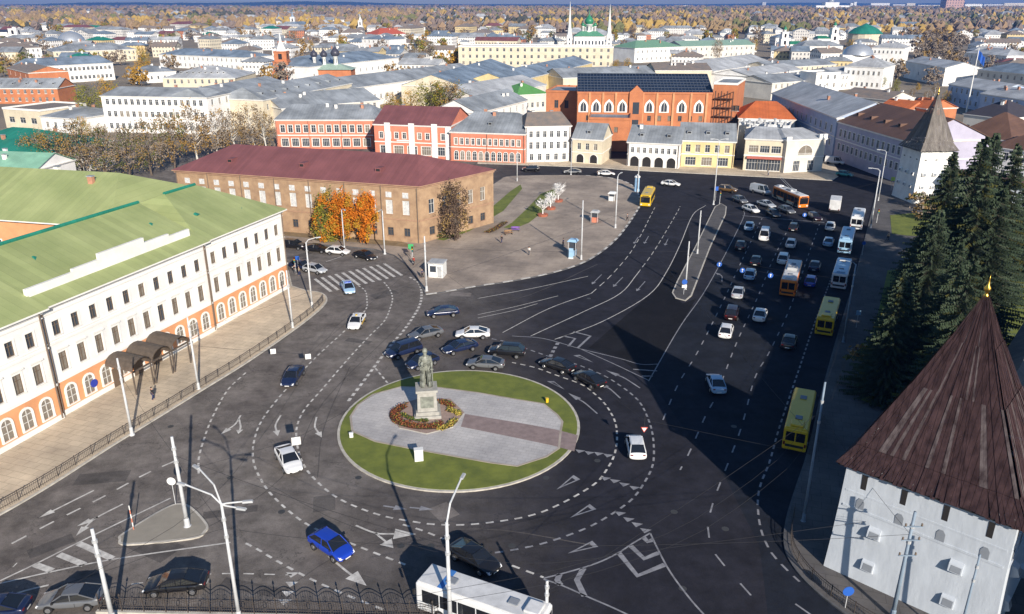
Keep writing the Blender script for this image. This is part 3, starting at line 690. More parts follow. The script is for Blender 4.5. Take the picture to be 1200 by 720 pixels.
# ---- orange row across the street
building('shop_row_house', 'grey roofed orange house with white framed windows, left in the orange row', 'building', (322, 141), (438, 141), 9.3, 22, M_pinkorange, M_roof_gr, 'hip', 3.6,
         front=[(5.3, 2.4, 12, 1.5, 'trim', 1), (.8, 2.6, 9, 2.3, 'trim big', 1)], inset=3, bands=[(4.3, .3, .12)], chim=4, pipes=4)
T = building('shop_row_house', 'orange house with white pilasters under a burgundy roof, middle of the orange row', 'building', (438, 146), (527, 149), 9.9, 22, M_pinkorange, M_roof_bur, 'gable', 4.4,
         front=[(5.8, 1.9, 9, 1.2, 'trim', 1), (1.0, 2.6, 5, 3, 'big trim', 1)], chim=1, bands=[(4.6, .3, .12)])
for s in (.18, .5, .8, .98):
    q = MB(); W_ = T['w']; q.box(W_*s-.9, -.35, 0, W_*s+.9, -.01, 10.6 if s < .9 else 9.8); q.build('pilaster', [M_trim], T)
q = MB(); q.box(W_*.3, -.3, 5.1, W_*.46, -.02, 5.5); q.build('balcony_canopy', [M_trim], T)
T = building('shop_row_house', 'salmon two storey house with a wide grey hipped roof, right in the orange row', 'building', (527, 155), (615, 158), 8.6, 24, M_pinkorange, M_roof_gr, 'hip', 4.6,
         front=[(5.0, 1.9, 12, 1.0, 'trim', 1), (.5, 2.6, 11, 1.2, 'arch', 1)], inset=5, bands=[(4.1, .25, .1)], chim=2, pipes=3, dorm=1)
# ---- row of small white houses
building('corner_house', 'three storey white house with a yellow ground floor and rusty roof', 'building', (616, 149), (669, 148), 10.6, 15, M_whitewall, M_roof_rust, 'hip', 3.2,
         front=[(7.4, 1.9, 6, 1.1, 'plain', .6), (4.0, 2.1, 6, 1.1, 'plain', .6), (.6, 2, 5, 1.2, 'plain', .6)], ground=None, bands=[(3.3, .2, .1)], inset=2, chim=2, pipes=2)
T = building('cream_house', 'small cream house with a grey gabled roof beside the dark passage', 'building', (671, 163), (706, 165), 7.2, 12, M_cream, M_roof_gr, 'gable', 4.0,
         front=[(4.2, 1.9, 3, 1.1, 'plain', .8), (.4, 2.5, 2, 2.2, 'arch open void', .4)], bands=[(3.3, .2, .1)], over=.3, dorm=1)
building('white_shop_house', 'long white two storey house with dark arched shop doorways', 'building', (736, 167), (797, 170), 7.0, 17, M_whitewall, M_roof_gr, 'gable', 3.8,
         front=[(4.1, 1.6, 8, .95, 'trim', .5), (.2, 2.9, 4, 2.5, 'arch open void', .4)], bands=[(3.5, .25, .12)], over=.4, chim=1, dorm=2, pipes=2)
building('yellow_shop_house', 'pale yellow two storey house with large windows under a pale grey roof', 'building', (798, 165), (862, 167), 7.6, 17, M_yellow, M_roof_gr, 'gable', 4.0,
         front=[(4.4, 2.2, 5, 1.4, 'plain', .8), (.6, 2.4, 3, 3.0, 'big', .8)], bands=[(3.7, .25, .12)], over=.4, dorm=3, pipes=2)
T = building('cream_corner_shop', 'cream two storey corner house with a red shop front', 'building', (874, 163), (921, 165), 9.0, 18, M_cream, M_roof_lt, 'hip', 2.2,
         front=[(5.3, 2.0, 3, 2.6, 'big', .8), (.3, 3.2, 3, 3.2, 'big', .8)], bands=[(4.3, .3, .14)], inset=3)
q = MB(); q.box(.8, -.75, 3.65, T['w']-.6, -.2, 4.25); q.build('shop_awning', [mat('red awning', (.42, .12, .09), .8, .1)], T)
T = building('cream_corner_wing', 'pale corner house with one big arched window above two glazed doors', 'building', (922.5, 165), (968, 163), 9.2, 16, M_palewall, M_roof_lt, 'hip', 2.0,
         front=[(5.0, 2.7, 1, 4.6, 'arch', .8), (.4, 3.0, 2, 2.0, 'big', 1.6)], right=[(5, 2, 3, 1.3, 'trim', 1), (1, 2, 3, 1.3, 'trim', 1)], bands=[(4.2, .3, .14)], inset=3)
q = MB(); q.box(T['w']-2.2, -.2, 9.3, T['w']+.3, .5, 10.6); q.box(-.2, -.2, 9.3, 1.4, .5, 10.2); q.build('attic_parapet', [M_trim], T)
# ---- neo-gothic orange department store with dark glazed roof
T = building('gothic_store', 'large orange brick building with white pointed windows and a dark glass roof', 'building', (677, 110), (836, 111), 15.2, 20, M_brick_or, M_dark, 'flat', 1,
         front=[(2.0, 1.8, 16, 1.3, 'brown', 2), (6.0, 1.8, 12, 1.3, 'brown', 2)], trimc=M_brick_or, over=.1)
W_ = T['w']; h = 15.2
sol_m = mat('dark blue roof glass', (.012, .018, .035), .15, .2, .3, spec=.8)
q = MB(); q.face([(0, .2, h+.3), (W_, .2, h+.3), (W_, 15, h+5.4), (0, 15, h+5.4)]); q.face([(0, .2, h+.3), (0, 15, h+5.4), (0, 15, h)]); q.face([(W_, .2, h+.3), (W_, 15, h), (W_, 15, h+5.4)]); q.box(0, 15, h, W_, 15.3, h+5.7)
g = q.build('roof_glazing', [sol_m], T)
q = MB()
for i in range(41):
    x = W_*i/40; q.hexa([(x-.07, .2, h+.3), (x+.07, .2, h+.3), (x+.07, 15, h+5.4), (x-.07, 15, h+5.4)], [(x-.07, .2, h+.45), (x+.07, .2, h+.45), (x+.07, 15, h+5.55), (x-.07, 15, h+5.55)])
for j in range(1, 7):
    t = j/7; q.box(0, .2+14.8*t-.06, h+.3+5.1*t+.02, W_, .2+14.8*t+.06, h+.3+5.1*t+.12)
q.build('glazing_bars', [mat('dark bars', (.08, .10, .14), .5, 0)], g)
pw = MB(); n = 6     # pointed window
def ogive(w_, hh, y, cz): return [(w_/2, y, 0), (w_/2, y, cz), (w_*.36, y, cz+(hh-cz)*.5), (0, y, hh), (-w_*.36, y, cz+(hh-cz)*.5), (-w_/2, y, cz), (-w_/2, y, 0)]
o_, i_ = ogive(3.4, 4.5, -.2, 2.2), ogive(2.0, 3.4, -.2, 1.8); i2 = [(a[0], a[1], a[2]+.3) for a in i_]
for k in range(6): pw.face([o_[k], o_[k+1], i2[k+1], i2[k]], 0); pw.face([(o_[k][0], .02, o_[k][2]), (o_[k+1][0], .02, o_[k+1][2]), o_[k+1], o_[k]], 0)
pw.face([o_[0], i2[0], i2[6], o_[6]], 0)
pw.face([(a[0], -.1, a[2]) for a in i2], 1); pw.box(-.06, -.18, .3, .06, -.1, 3.4, 0)
pm = pw.mesh('pointed_window', [M_trim, M_glass])
for i, s in enumerate((.045, .14, .235, .335, .535, .645, .775, .9)): link('pointed_window', pm, T, (W_*s, 0, 8.9), 0)
q = MB(); c = W_*.435; q.box(c-2.4, -.9, 0, c+2.4, -.02, h+.6); q.face([(c-2.5, -.95, h+.6), (c+2.5, -.95, h+.6), (c, -.95, h+3)]); q.face([(c-2.5, -.95, h+.6), (c, -.95, h+3), (c, .3, h+3), (c-2.5, .3, h+.6)]); q.face([(c+2.5, -.95, h+.6), (c+2.5, .3, h+.6), (c, .3, h+3), (c, -.95, h+3)])
q.build('central_gable', [M_brick_or], T)
q = MB(); q.box(c-1.1, -1.0, 8.5, c+1.1, -.92, 12.5); q.box(c-1.1, -1.0, 3.5, c+1.1, -.92, 6.5); q.build('gable_window', [M_glass], T)
mpier = mat('pale brick pier', (.52, .26, .13), .9, .15, .5)
for s in (.09, .19, .285, .485, .59, .71, .84, .955): q = MB(); q.box(W_*s-.35, -.4, 0, W_*s+.35, -.02, h+.5); q.build('buttress', [mpier], T)
T = building('gothic_store_wing', 'orange brick tower wing with a steel fire escape, right end of the gothic store', 'building', (836.5, 99), (864, 100), 18.6, 22, M_brick_or, M_roof_gr, 'flat', 1,
         front=[(2.0, 1.8, 3, 1.3, 'brown', 9, 1), (6.0, 1.8, 3, 1.3, 'brown', 9, 1), (10, 1.8, 3, 1.3, 'brown', 9, 1)], trimc=M_trim, over=.1)
q = MB()
for x in (1, 3, 5, 7): q.tube((x, -1.3, 0), (x, -1.3, 16.5), .12, .12, 5); q.tube((x, -.2, 0), (x, -.2, 16.5), .12, .12, 5)
for z in range(2, 17, 3): q.box(.8, -1.5, z, 7.2, -.15, z+.15); q.tube((1, -1.2, z), (7, -1.2, z+3 if z < 14 else z+2.4), .13, .13, 5)
q.build('fire_escape', [mat('dark rusty steel', (.10, .05, .035), .8, .2)], T)
building('gothic_store_wing', 'orange brick wing with two windows at the left end of the gothic store', 'building', (640, 108), (676.5, 109), 14.2, 20, M_brick_or, M_roof_gr, 'flat', 1,
         front=[(8.6, 2.8, 2, 1.5, 'brown', 2), (2.5, 2, 4, 1.3, 'brown', 2)], trimc=M_brick_or, over=.1)
q = MB(); c = G(715, 172, 6)
building('brick_annex', 'low orange brick annex below the gothic store behind the dark passage', 'building', (690, 140), (738, 141), 10.0, 12, M_brick_or, M_roof_gr, 'flat', 1, front=[(6, 1.7, 2, 1.2, 'brown', 2)], trimc=M_brick_or, over=.05)
building('orange_roof_house', 'low house with a bright orange roof right of the gothic store', 'building', (866, 139), (932, 141), 8.2, 24, M_palewall, M_roof_or, 'hip', 4.5, front=[(3, 1.8, 8, 1.2, 'plain')], inset=6)
building('service_annex', 'grey flat annex with rooftop ventilation behind the cream corner shop', 'building', (866, 147), (925, 150), 10, 10, M_palewall, M_roof_gr, 'flat', 1, front=[(6, 1.5, 6, 1.2, 'plain')], over=.05)
for i in range(9):
    c = G(872 + i*6, 143 + (i % 3)*2, 11); q = MB(); q.box(-.8, -.6, 0, .8, .6, .9+.3*(i % 2)); q.lathe([(.35, .9), (.35, 1.7), (.5, 1.75), (.5, 1.9)], (0, 0, .1*(i % 2)), 8)
    o = q.build('roof_ventilator', [M_roof_lt]); o.location = (c.x, c.y, 10.12); tag(o, 'white ventilation unit on the flat grey roof behind the corner shop', 'ventilator', 'ventilation units on the flat roof')
# ---- blue shaded street fronts to the right
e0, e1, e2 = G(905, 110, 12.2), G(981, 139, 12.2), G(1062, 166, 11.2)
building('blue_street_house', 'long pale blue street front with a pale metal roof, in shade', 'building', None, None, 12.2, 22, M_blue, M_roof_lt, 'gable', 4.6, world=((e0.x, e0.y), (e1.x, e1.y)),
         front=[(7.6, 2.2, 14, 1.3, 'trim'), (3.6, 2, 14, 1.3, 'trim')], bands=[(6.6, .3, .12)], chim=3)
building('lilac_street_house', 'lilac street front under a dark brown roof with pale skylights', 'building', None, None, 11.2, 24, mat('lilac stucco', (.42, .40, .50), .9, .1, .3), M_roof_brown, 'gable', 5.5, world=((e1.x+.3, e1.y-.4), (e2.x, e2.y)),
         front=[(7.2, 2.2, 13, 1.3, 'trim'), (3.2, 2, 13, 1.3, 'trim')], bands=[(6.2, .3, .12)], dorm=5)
# ================================================================== monastery towers and walls
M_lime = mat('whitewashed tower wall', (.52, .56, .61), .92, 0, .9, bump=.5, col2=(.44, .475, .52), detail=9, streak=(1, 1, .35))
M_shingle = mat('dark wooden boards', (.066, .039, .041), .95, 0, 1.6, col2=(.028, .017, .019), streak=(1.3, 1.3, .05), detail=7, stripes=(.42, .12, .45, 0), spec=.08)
M_gold = mat('gilded ball', (.75, .45, .08), .3, 0, metal=1)
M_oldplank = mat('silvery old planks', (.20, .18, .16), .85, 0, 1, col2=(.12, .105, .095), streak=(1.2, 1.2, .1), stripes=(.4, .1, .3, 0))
def tower(name, label, A, B, hw, apex, over, roofm, wallm, batter=.35, levels=(), spike=True, palem=None):
    """square tower, front face from A to B (ground xy)"""
    a = Vector(A); b = Vector(B); d = b - a; W = d.length; rz = math.atan2(d.y, d.x)
    T = thing(name, label, 'tower', (a.x, a.y, 0), rz)
    mb = MB(); wins = []
    bt = batter
    def ringp(z):
        k = bt * (1 - z / hw) ** 1.5 if z < hw else 0
        return [(-k, -k, z), (W+k, -k, z), (W+k, W+k, z), (-k, W+k, z)]
    zs = [0, 1, 2.2, 4, hw*.6, hw]
    for z0, z1 in zip(zs, zs[1:]):
        r0, r1 = ringp(z0), ringp(z1)
        for i in range(4): mb.face([r0[i], r0[(i+1) % 4], r1[(i+1) % 4], r1[i]])
    mb.build('wall', [wallm], T)
    n = 4
    for side in range(4):
        ang = side * math.pi / 2
        cx = [(0, 0), (W, 0), (W, W), (0, W)][side]
        for row, (z, ww, hh, k, st) in enumerate(levels):
            for i in range(k):
                s = W * (i + .5) / k + (0 if row % 2 == 0 else 0)
                q = MB()
                if st == 'slit':
                    q.box(-ww/2, -.07, z, ww/2, .1, z+hh, 0); nm, ml = 'slit_opening', [M_dark]
                elif st == 'niche':
                    pts = [(-ww/2, z), (ww/2, z), (ww/2, z+hh*.75), (ww*.2, z+hh), (-ww*.2, z+hh), (-ww/2, z+hh*.75)]
                    q.face([(x, -.025 - bt*max(0,(1-z/hw))**1.5, zz) for x, zz in pts], 0); nm, ml = 'niche', [M_grey_niche]
                else:
                    q.hexa([(-ww/2, -.75, z+.5), (ww/2, -.75, z+.5), (ww/2, .1, z), (-ww/2, .1, z)], [(-ww/2, -.55, z+hh), (ww/2, -.55, z+hh), (ww/2, .1, z+hh+.35), (-ww/2, .1, z+hh+.35)], 0)
                    q.face([(-ww*.34, -.765, z+.56), (ww*.42, -.765, z+.56), (ww*.42, -.585, z+hh-.08), (-ww*.34, -.585, z+hh-.08)], 1); nm, ml = 'embrasure', [wallm, M_grey_niche]
                o = q.build(nm, ml, T); o.location = (cx[0] + math.cos(ang)*s, cx[1] + math.sin(ang)*s, 0); o.rotation_euler = (0, 0, ang)
        q = MB(); q.box(.2, -.08 - bt*.25, hw*.60, W-.2, 0, hw*.60+.18); q.box(.2, -.1, hw-2.9, W-.2, .02, hw-2.75)
        o = q.build('string_course', [wallm], T); o.location = (*cx, 0); o.rotation_euler = (0, 0, ang)
    # roof: steep tent with a shallower skirt; each facet is a mesh of its own frame so that the boards run up the slope
    c = W / 2; zt = hw - .25
    kz = hw + 1.3; kr = c - .35
    for side in range(4):
        ang = side * math.pi / 2
        q = MB(); nb = 40
        # boards of slightly different length and lift, one strip each
        for i in range(nb):
            t0, t1 = -1 + 2*i/nb, -1 + 2*(i+1)/nb; lift = rng.uniform(0, .05); drop = rng.uniform(-.16, .1)
            er = c + over
            P = lambda t, r, z, l=0: (t*r, -r - l, z + l)
            bm2 = 1 if rng.random() < .0 else 0; pale = [1 if rng.random() < (.2 if _ == 0 else .07) else 0 for _ in range(4)]
            q.face([P(t0, er, zt - .2 + drop, lift), P(t1, er, zt - .2 + drop, lift), P(t1, kr, kz, lift), P(t0, kr, kz, lift)])
            m_ = [(kr, kz), (kr*.56, kz + (apex-kz)*.42), (kr*.27, kz + (apex-kz)*.72), (.16, apex)]
            for j, ((r0, z0), (r1, z1)) in enumerate(zip(m_, m_[1:])):
                ex = .16 if j else .05; l2 = lift + (.10 if j == 0 else 0.06 if j == 1 else .02)
                q.face([P(t0, r0+ex*.3, z0-ex, l2), P(t1, r0+ex*.3, z0-ex, l2), P(t1, r1, z1, l2), P(t0, r1, z1, l2)], pale[j])
        o = q.build('roof_facet', [roofm, palem or roofm], T); o.location = (c, c, 0); o.rotation_euler = (0, 0, ang)
    q = MB(); q.box(-over*.8, -over*.8, zt-.32, W+over*.8, W+over*.8, zt-.22); q.build('eave_boards', [M_dark], T)
    if spike:
        q = MB(); q.lathe([(.16, 0), (.24, .25), (.13, .45), (.09, .55), (.24, .75), (.24, .95), (.08, 1.2), (.03, 1.6), (.01, 2)], (c, c, apex-.3), 10); q.build('finial', [M_gold], T, True)
    return T
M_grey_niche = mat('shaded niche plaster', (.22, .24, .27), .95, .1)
A = G(975, 663); B = Vector((36.9, 45.5, 0))
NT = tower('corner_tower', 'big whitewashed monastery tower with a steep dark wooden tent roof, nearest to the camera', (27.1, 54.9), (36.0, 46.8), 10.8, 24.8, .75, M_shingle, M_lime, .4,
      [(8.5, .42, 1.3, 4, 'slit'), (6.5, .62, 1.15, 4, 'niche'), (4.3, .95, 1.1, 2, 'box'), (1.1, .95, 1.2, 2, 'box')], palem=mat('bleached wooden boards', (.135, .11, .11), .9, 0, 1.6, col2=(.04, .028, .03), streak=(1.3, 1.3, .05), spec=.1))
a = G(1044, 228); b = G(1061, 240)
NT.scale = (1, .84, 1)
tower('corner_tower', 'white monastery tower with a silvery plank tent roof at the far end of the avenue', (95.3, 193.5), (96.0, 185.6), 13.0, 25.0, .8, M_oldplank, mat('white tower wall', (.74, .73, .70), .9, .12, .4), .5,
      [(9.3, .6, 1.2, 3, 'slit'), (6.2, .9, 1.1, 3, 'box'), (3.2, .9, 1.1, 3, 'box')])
# monastery wall between the towers, running beyond the right edge
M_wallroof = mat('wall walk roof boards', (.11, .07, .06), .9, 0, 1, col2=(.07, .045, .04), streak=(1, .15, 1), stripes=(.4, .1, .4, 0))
M_wallroof2 = mat('paler grey wall roof boards', (.20, .165, .14), .9, 0, 1, col2=(.13, .11, .10), streak=(1, .15, 1), stripes=(.4, .1, .3, 0))
def fwall(label, a, b, h, wd=3.0, rm=M_wallroof):
    a = Vector(a); b = Vector(b); d = b - a; L = d.length
    T = thing('monastery_wall', label, 'wall', (a.x, a.y, 0), math.atan2(d.y, d.x))
    q = MB(); q.box(0, 0, 0, L, wd, h); q.build('wall', [M_lime], T)
    for i in range(min(40, int(L/3))):
        q = MB(); s = 1.5 + i*3; q.box(s-.18, -.03, h-1.7, s+.18, .06, h-.6); q.build('slit_opening', [M_dark], T)
    q = MB(); q.face([(-.1, -.8, h-.05), (L+.1, -.8, h-.05), (L+.1, wd/2, h+1.9), (-.1, wd/2, h+1.9)]); q.face([(L+.1, wd+.8, h-.05), (-.1, wd+.8, h-.05), (-.1, wd/2, h+1.9), (L+.1, wd/2, h+1.9)])
    q.build('roof', [rm], T); return T
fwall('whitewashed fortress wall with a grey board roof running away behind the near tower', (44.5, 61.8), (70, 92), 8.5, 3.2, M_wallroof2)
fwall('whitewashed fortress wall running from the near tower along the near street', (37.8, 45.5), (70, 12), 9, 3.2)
fwall('white fortress wall between the far tower and the spruces', (102, 182), (135, 150), 7, 3)
# unseen building on the monastery side, added and raised to shade the avenue
T = building('avenue_shade_block', 'unseen tall white building on the monastery side, added to shade the avenue', 'building', None, None, 26, 20, M_whitewall, M_roof_gr, 'hip', 5, world=((49, 25), (92, 4)), front=[(3, 3, 6, 1.4, 'arch'), (9, 3, 6, 1.4, 'arch')])
# ================================================================== mid-distance town
PW = dict(n='plain', t='trim')
def mid(name, label, eL, eR, h, depth, wall, roof, kind='gable', rh=3, fl=2, nw=10, ww=1.2, **k):
    rows = []; k.setdefault('chim', rng.randint(2, 5)) if kind != 'flat' else None
    for i in range(fl):
        z = h - (h / fl) * (i + 1) + h / fl * .32; rows.append((z, min(2.1, h / fl * .52), nw, ww, 'plain', 1))
    return building(name, label, 'building', eL, eR, h, depth, wall, roof, kind, rh, front=rows, right=[(r[0], r[1], max(2, int(depth/4)), ww, 'plain', 1) for r in rows] if k.pop('side', 0) else (), **k)
mid('apartment_block', 'white three storey block with a grey roof and white attic panels behind the park trees', (118, 113), (241, 115), 13, 16, M_whitewall, M_roof_gr, 'hip', 2.6, 3, 16, 1.4, inset=3)
T = mid('apartment_block', 'angled white three storey block continuing toward the park trees, right of the longer one', (242, 115), (335, 97), 13, 16, M_whitewall, M_roof_gr, 'hip', 2.6, 3, 12, 1.4, inset=2)
mid('school_building', 'long white building with a blue grey roof and round headed attic, far left', (34, 79), (132, 74), 10, 26, M_whitewall, M_roof_bl, 'hip', 4, 2, 18, 1.6, inset=3)
mid('brick_house', 'orange brick house at the left end of the long white school', (8, 80), (33, 86), 9, 20, M_brick_or, M_roof_rust, 'gable', 3, 2, 4)
mid('brick_house', 'orange brick house with a pale grey sheet roof and skylights at the left edge', (-10, 104), (67, 104), 7, 16, M_brick_or, M_roof_gr, 'gable', 4, 2, 9, dorm=5)
mid('cream_house', 'cream house with wide windows at the left edge above the teal roof', (3, 128), (46, 131), 7, 22, M_cream, M_roof_rust, 'flat', 2, 1, 3, 3.0)
mid('white_house', 'small white house with arched attic beside the cream house', (47, 137), (90, 140), 5.5, 22, M_whitewall, M_roof_gr, 'hip', 3, 1, 4, 1.5)
mid('market_hall', 'building with a teal green roof at the left edge behind the courtyard wing', (-80, 178), (30, 186), 7, 30, M_palewall, M_roof_teal, 'hip', 5, 1, 8)
mid('market_hall', 'lower hall with a pale green roof in front of the teal roofed one', (-60, 196), (42, 200), 6, 14, M_whitewall, mat('pale green sheet roof', (.22, .42, .30), .6, .15, .3), 'gable', 3, 1, 8)
mid('school_annex', 'low white house with a white gable between the school and the apartment block', (155, 86), (206, 84), 6, 30, M_whitewall, M_roof_gr, 'hip', 3, 1, 6)
mid('glazed_roof_hall', 'pale hall with rows of skylights in a wide zinc roof', (190, 92), (275, 92), 8, 36, M_cream, M_roof_lt, 'hip', 5, 2, 10, dorm=8)
mid('town_house', 'long white house with a blue roof behind the golden tree', (186, 64), (286, 68), 9, 28, M_whitewall, M_roof_bl, 'hip', 4, 2, 18)
mid('town_house', 'wide pale house with a grey roof above the white school', (62, 61), (160, 58), 9, 34, M_cream, M_roof_gr, 'hip', 5, 2, 18)
mid('town_house', 'white house with a rust red roof at the far left edge', (0, 58), (48, 56), 9, 34, M_whitewall, M_roof_rust, 'hip', 5, 2, 8)
mid('row_house', 'long cream terrace with many dormers running away behind the orange row', (308, 118), (412, 98), 11, 20, M_cream, M_roof_gr, 'hip', 4, 2, 18, dorm=8, inset=3)
mid('row_house', 'long low hall with a plain grey roof right behind the orange row', (330, 128), (445, 118), 8, 26, M_palewall, M_roof_gr, 'gable', 4, 2, 14)
mid('trading_row', 'very long grey roofed trading arcade slanting away behind the yellow trees', (412, 104), (560, 84), 9, 24, M_whitewall, M_roof_gr, 'gable', 4, 1, 24)
mid('trading_row', 'pale yellow arcade with a blue grey roof left of the white office block', (600, 97), (694, 74), 9, 24, M_yellow, M_roof_bl, 'gable', 4, 1, 18)
mid('trading_row', 'white arcade with a blue grey roof behind the yellow green tree', (543, 102), (604, 80), 9, 30, M_cream, M_roof_bl, 'gable', 5, 1, 12)
mid('long_hall', 'long white hall with a grey blue roof behind the brick bell tower', (362, 79), (467, 68), 9, 36, M_whitewall, M_roof_bl, 'hip', 5, 1, 14)
mid('office_block', 'long cream four storey office block below the twin spired church', (537, 55), (719, 56), 17, 22, M_cream, M_roof_lt, 'flat', 2, 4, 22, 1.6)
mid('white_house', 'white two storey house with arched doors in the middle distance, left of the office block', (424, 46), (456, 47), 13, 24, M_whitewall, M_roof_bl, 'hip', 3, 3, 6)
mid('red_roof_house', 'white house with a bright red roof far behind the long hall', (443, 41), (477, 40), 8, 30, M_whitewall, mat('red roof', (.42, .09, .05), .8, .1), 'hip', 7, 2, 8)
mid('green_roof_house', 'white house with a green hipped roof right of the twin spired church', (744, 57), (800, 55), 11, 30, M_whitewall, mat('green roof', (.16, .30, .20), .6, .1), 'hip', 5, 2, 10, side=1)
mid('green_roof_house', 'long pale house with a faded green roof behind the autumn trees, right of centre', (800, 55), (885, 53), 10, 26, M_palewall, mat('faded green roof', (.22, .34, .27), .7, .1), 'gable', 4, 2, 14)
mid('warehouse', 'cream warehouse with a rusty roof and chimney behind the gothic store', (768, 83), (834, 83), 10, 30, M_cream, M_roof_rust, 'gable', 3, 1, 4)
mid('warehouse', 'long white shed with a pale zinc roof right behind the gothic store', (836, 84), (905, 74), 8, 30, M_whitewall, M_roof_lt, 'gable', 5, 1, 8)
mid('warehouse', 'low shed with a blue roof behind the left wing of the gothic store', (560, 115), (640, 100), 9, 26, M_palewall, M_roof_lt, 'gable', 4, 1, 8)
mid('warehouse', 'pale shed with a flat grey roof behind the glass roof of the gothic store', (660, 92), (770, 88), 8, 26, M_cream, M_roof_gr, 'gable', 4, 1, 10)
mid('green_roof_house', 'small house with a grass green roof left of the gothic store', (606, 112), (642, 110), 8, 20, M_palewall, mat('grass green roof', (.10, .28, .08), .7, .1), 'hip', 4, 1, 5)
mid('row_house', 'grey roofed wing facing the yard behind the salmon house', (560, 133), (618, 118), 9, 18, M_whitewall, M_roof_gr, 'gable', 4, 2, 7)
for i, (x0, y0, x1, y1) in enumerate([(905, 98, 985, 92), (880, 90, 940, 82), (985, 88, 1040, 84), (905, 80, 980, 76)]):
    mid('warehouse', ('long glazed grey pavilion behind the blue street front', 'white shed with a ribbed grey roof, in the yard behind the blue street front', 'white hall left of the bare trees', 'low pale depot with a flat grey roof below the bell tower')[i], (x0, y0), (x1, y1), 8, 24, (M_palewall, M_whitewall, M_whitewall, M_cream)[i], (M_roof_gr, M_roof_lt, M_roof_lt, M_roof_gr)[i], 'gable', 3, 2, 12)
mid('monastery_hall', 'white hall with three tall arched windows and a barrel roof beyond the blue street front', (990, 78), (1036, 80), 12, 26, M_whitewall, M_roof_lt, 'hip', 5, 2, 7, side=1)
mid('monastery_hall', 'white three storey house with a pale hipped roof beside the bare trees', (1022, 56), (1060, 57), 12, 30, M_whitewall, M_roof_lt, 'hip', 5, 2, 7, side=1)
mid('monastery_hall', 'white windowless end wing with an arched roof edge behind the small tower', (1062, 72), (1108, 80), 10, 20, M_whitewall, M_roof_lt, 'gable', 3, 1, 4)
mid('white_house', 'small square white tower house between the street front and the pavilion', (957, 87), (985, 86), 12, 12, M_whitewall, M_roof_lt, 'flat', 2, 3, 3)
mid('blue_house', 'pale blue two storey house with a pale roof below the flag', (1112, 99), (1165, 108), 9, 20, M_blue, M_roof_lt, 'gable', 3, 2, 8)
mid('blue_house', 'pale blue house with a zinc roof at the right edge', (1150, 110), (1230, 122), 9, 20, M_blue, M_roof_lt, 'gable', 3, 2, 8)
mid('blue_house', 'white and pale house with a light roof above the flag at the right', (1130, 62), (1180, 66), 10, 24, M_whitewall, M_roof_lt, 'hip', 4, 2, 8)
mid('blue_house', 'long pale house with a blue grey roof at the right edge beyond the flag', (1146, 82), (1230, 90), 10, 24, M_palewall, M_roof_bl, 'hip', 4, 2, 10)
mid('brick_house', 'row of orange brick roofs behind the small tower, left one', (1030, 126), (1062, 130), 6, 14, M_brick_or, M_roof_or, 'gable', 3, 1, 4)
mid('brick_house', 'orange brick house with an orange roof directly behind the small tower', (1062, 124), (1086, 128), 7, 14, M_brick_or, M_roof_or, 'gable', 3, 1, 3)
mid('shed_house', 'low shed with a brown grey roof behind the lilac street front', (985, 112), (1040, 118), 5, 20, M_palewall, M_roof_rust, 'gable', 3, 1, 5)
mid('brown_roof_house', 'house with a wide dark brown roof right of the small tower', (1118, 158), (1185, 166), 9, 26, M_whitewall, M_roof_brown, 'hip', 6, 2, 8)
mid('brown_roof_house', 'house with a brown hipped roof and white gable at the right edge', (1160, 172), (1260, 186), 9, 30, M_whitewall, M_roof_brown, 'hip', 6, 2, 8)
mid('brown_roof_house', 'house with a nearly black roof below the flag', (1130, 134), (1180, 140), 8, 22, M_palewall, mat('black roof', (.045, .04, .05), .7, .1), 'hip', 5, 1, 6)

# ---- churches
M_dome_dark = mat('dark dome', (.05, .05, .07), .4, .1); M_dome_green = mat('green dome', (.03, .20, .10), .4, .1); M_spire = mat('pale spire', (.70, .70, .68), .6, .05)
M_silver = mat('silver dome', (.45, .48, .52), .35, .05, metal=.5)
def lm(name, label, px, py, cat='church'):
    p = G(px, py); return thing(name, label, cat, p, 0)
ONION = [(.62, 0), (.95, .35), (1.0, .75), (.8, 1.15), (.4, 1.6), (.12, 2.0), (.04, 2.8), (.01, 3.4)]
def onion(parent, x, y, z, r, m, nm='dome'):
    q = MB(); q.lathe([(a*r, b*r) for a, b in ONION], (x, y, z), 14); q.build(nm, [m], parent, True)
def drum(parent, x, y, z, r, h, m):
    q = MB(); q.lathe([(r, 0), (r, h), (r*1.12, h+.05), (r*1.12, h+.4)], (x, y, z), 14); q.build('drum', [m], parent, True)
    q = MB()
    for k in range(6):
        t = math.pi*2*k/6; q.tube((x+r*1.0*math.cos(t), y+r*1.0*math.sin(t), z+h*.25), (x+r*1.0*math.cos(t), y+r*1.0*math.sin(t), z+h*.8), r*.14, r*.14, 5)
    q.build('drum_windows', [M_glass], parent)
S = 800 / 925.
T = lm('twin_spire_church', 'white church with a green onion dome between two tall white spires', 690, 66)
base = T.location; u = base.y / FPX * 1.0
q = MB(); q.box(-17*u*1, 0, 0, 17*u, 14, 17); q.build('wall', [M_whitewall], T)
q = MB(); q.hexa([(-17*u, -1, 17), (17*u, -1, 17), (17*u, 15, 17), (-17*u, 15, 17)], [(-9*u, 5, 21), (9*u, 5, 21), (9*u, 9, 21), (-9*u, 9, 21)]); q.build('roof', [mat('church green roof', (.08, .24, .15), .6, .1)], T)
for k in range(9):
    q = MB(); x = -15*u + 30*u*k/8; q.box(x-.7, -.1, 9, x+.7, 0, 13); q.build('window', [M_glass], T)
for x, r, h in ((0, 5, 8), (-7.5, 2.0, 6), (7.5, 2.0, 6), (-4, 1.8, 5), (4, 1.8, 5)):
    drum(T, x*u*.9, 7, 20, r*.62, h*.8, M_whitewall); onion(T, x*u*.9, 7, 20 + h*.8 + .4, r*.8, M_dome_green)
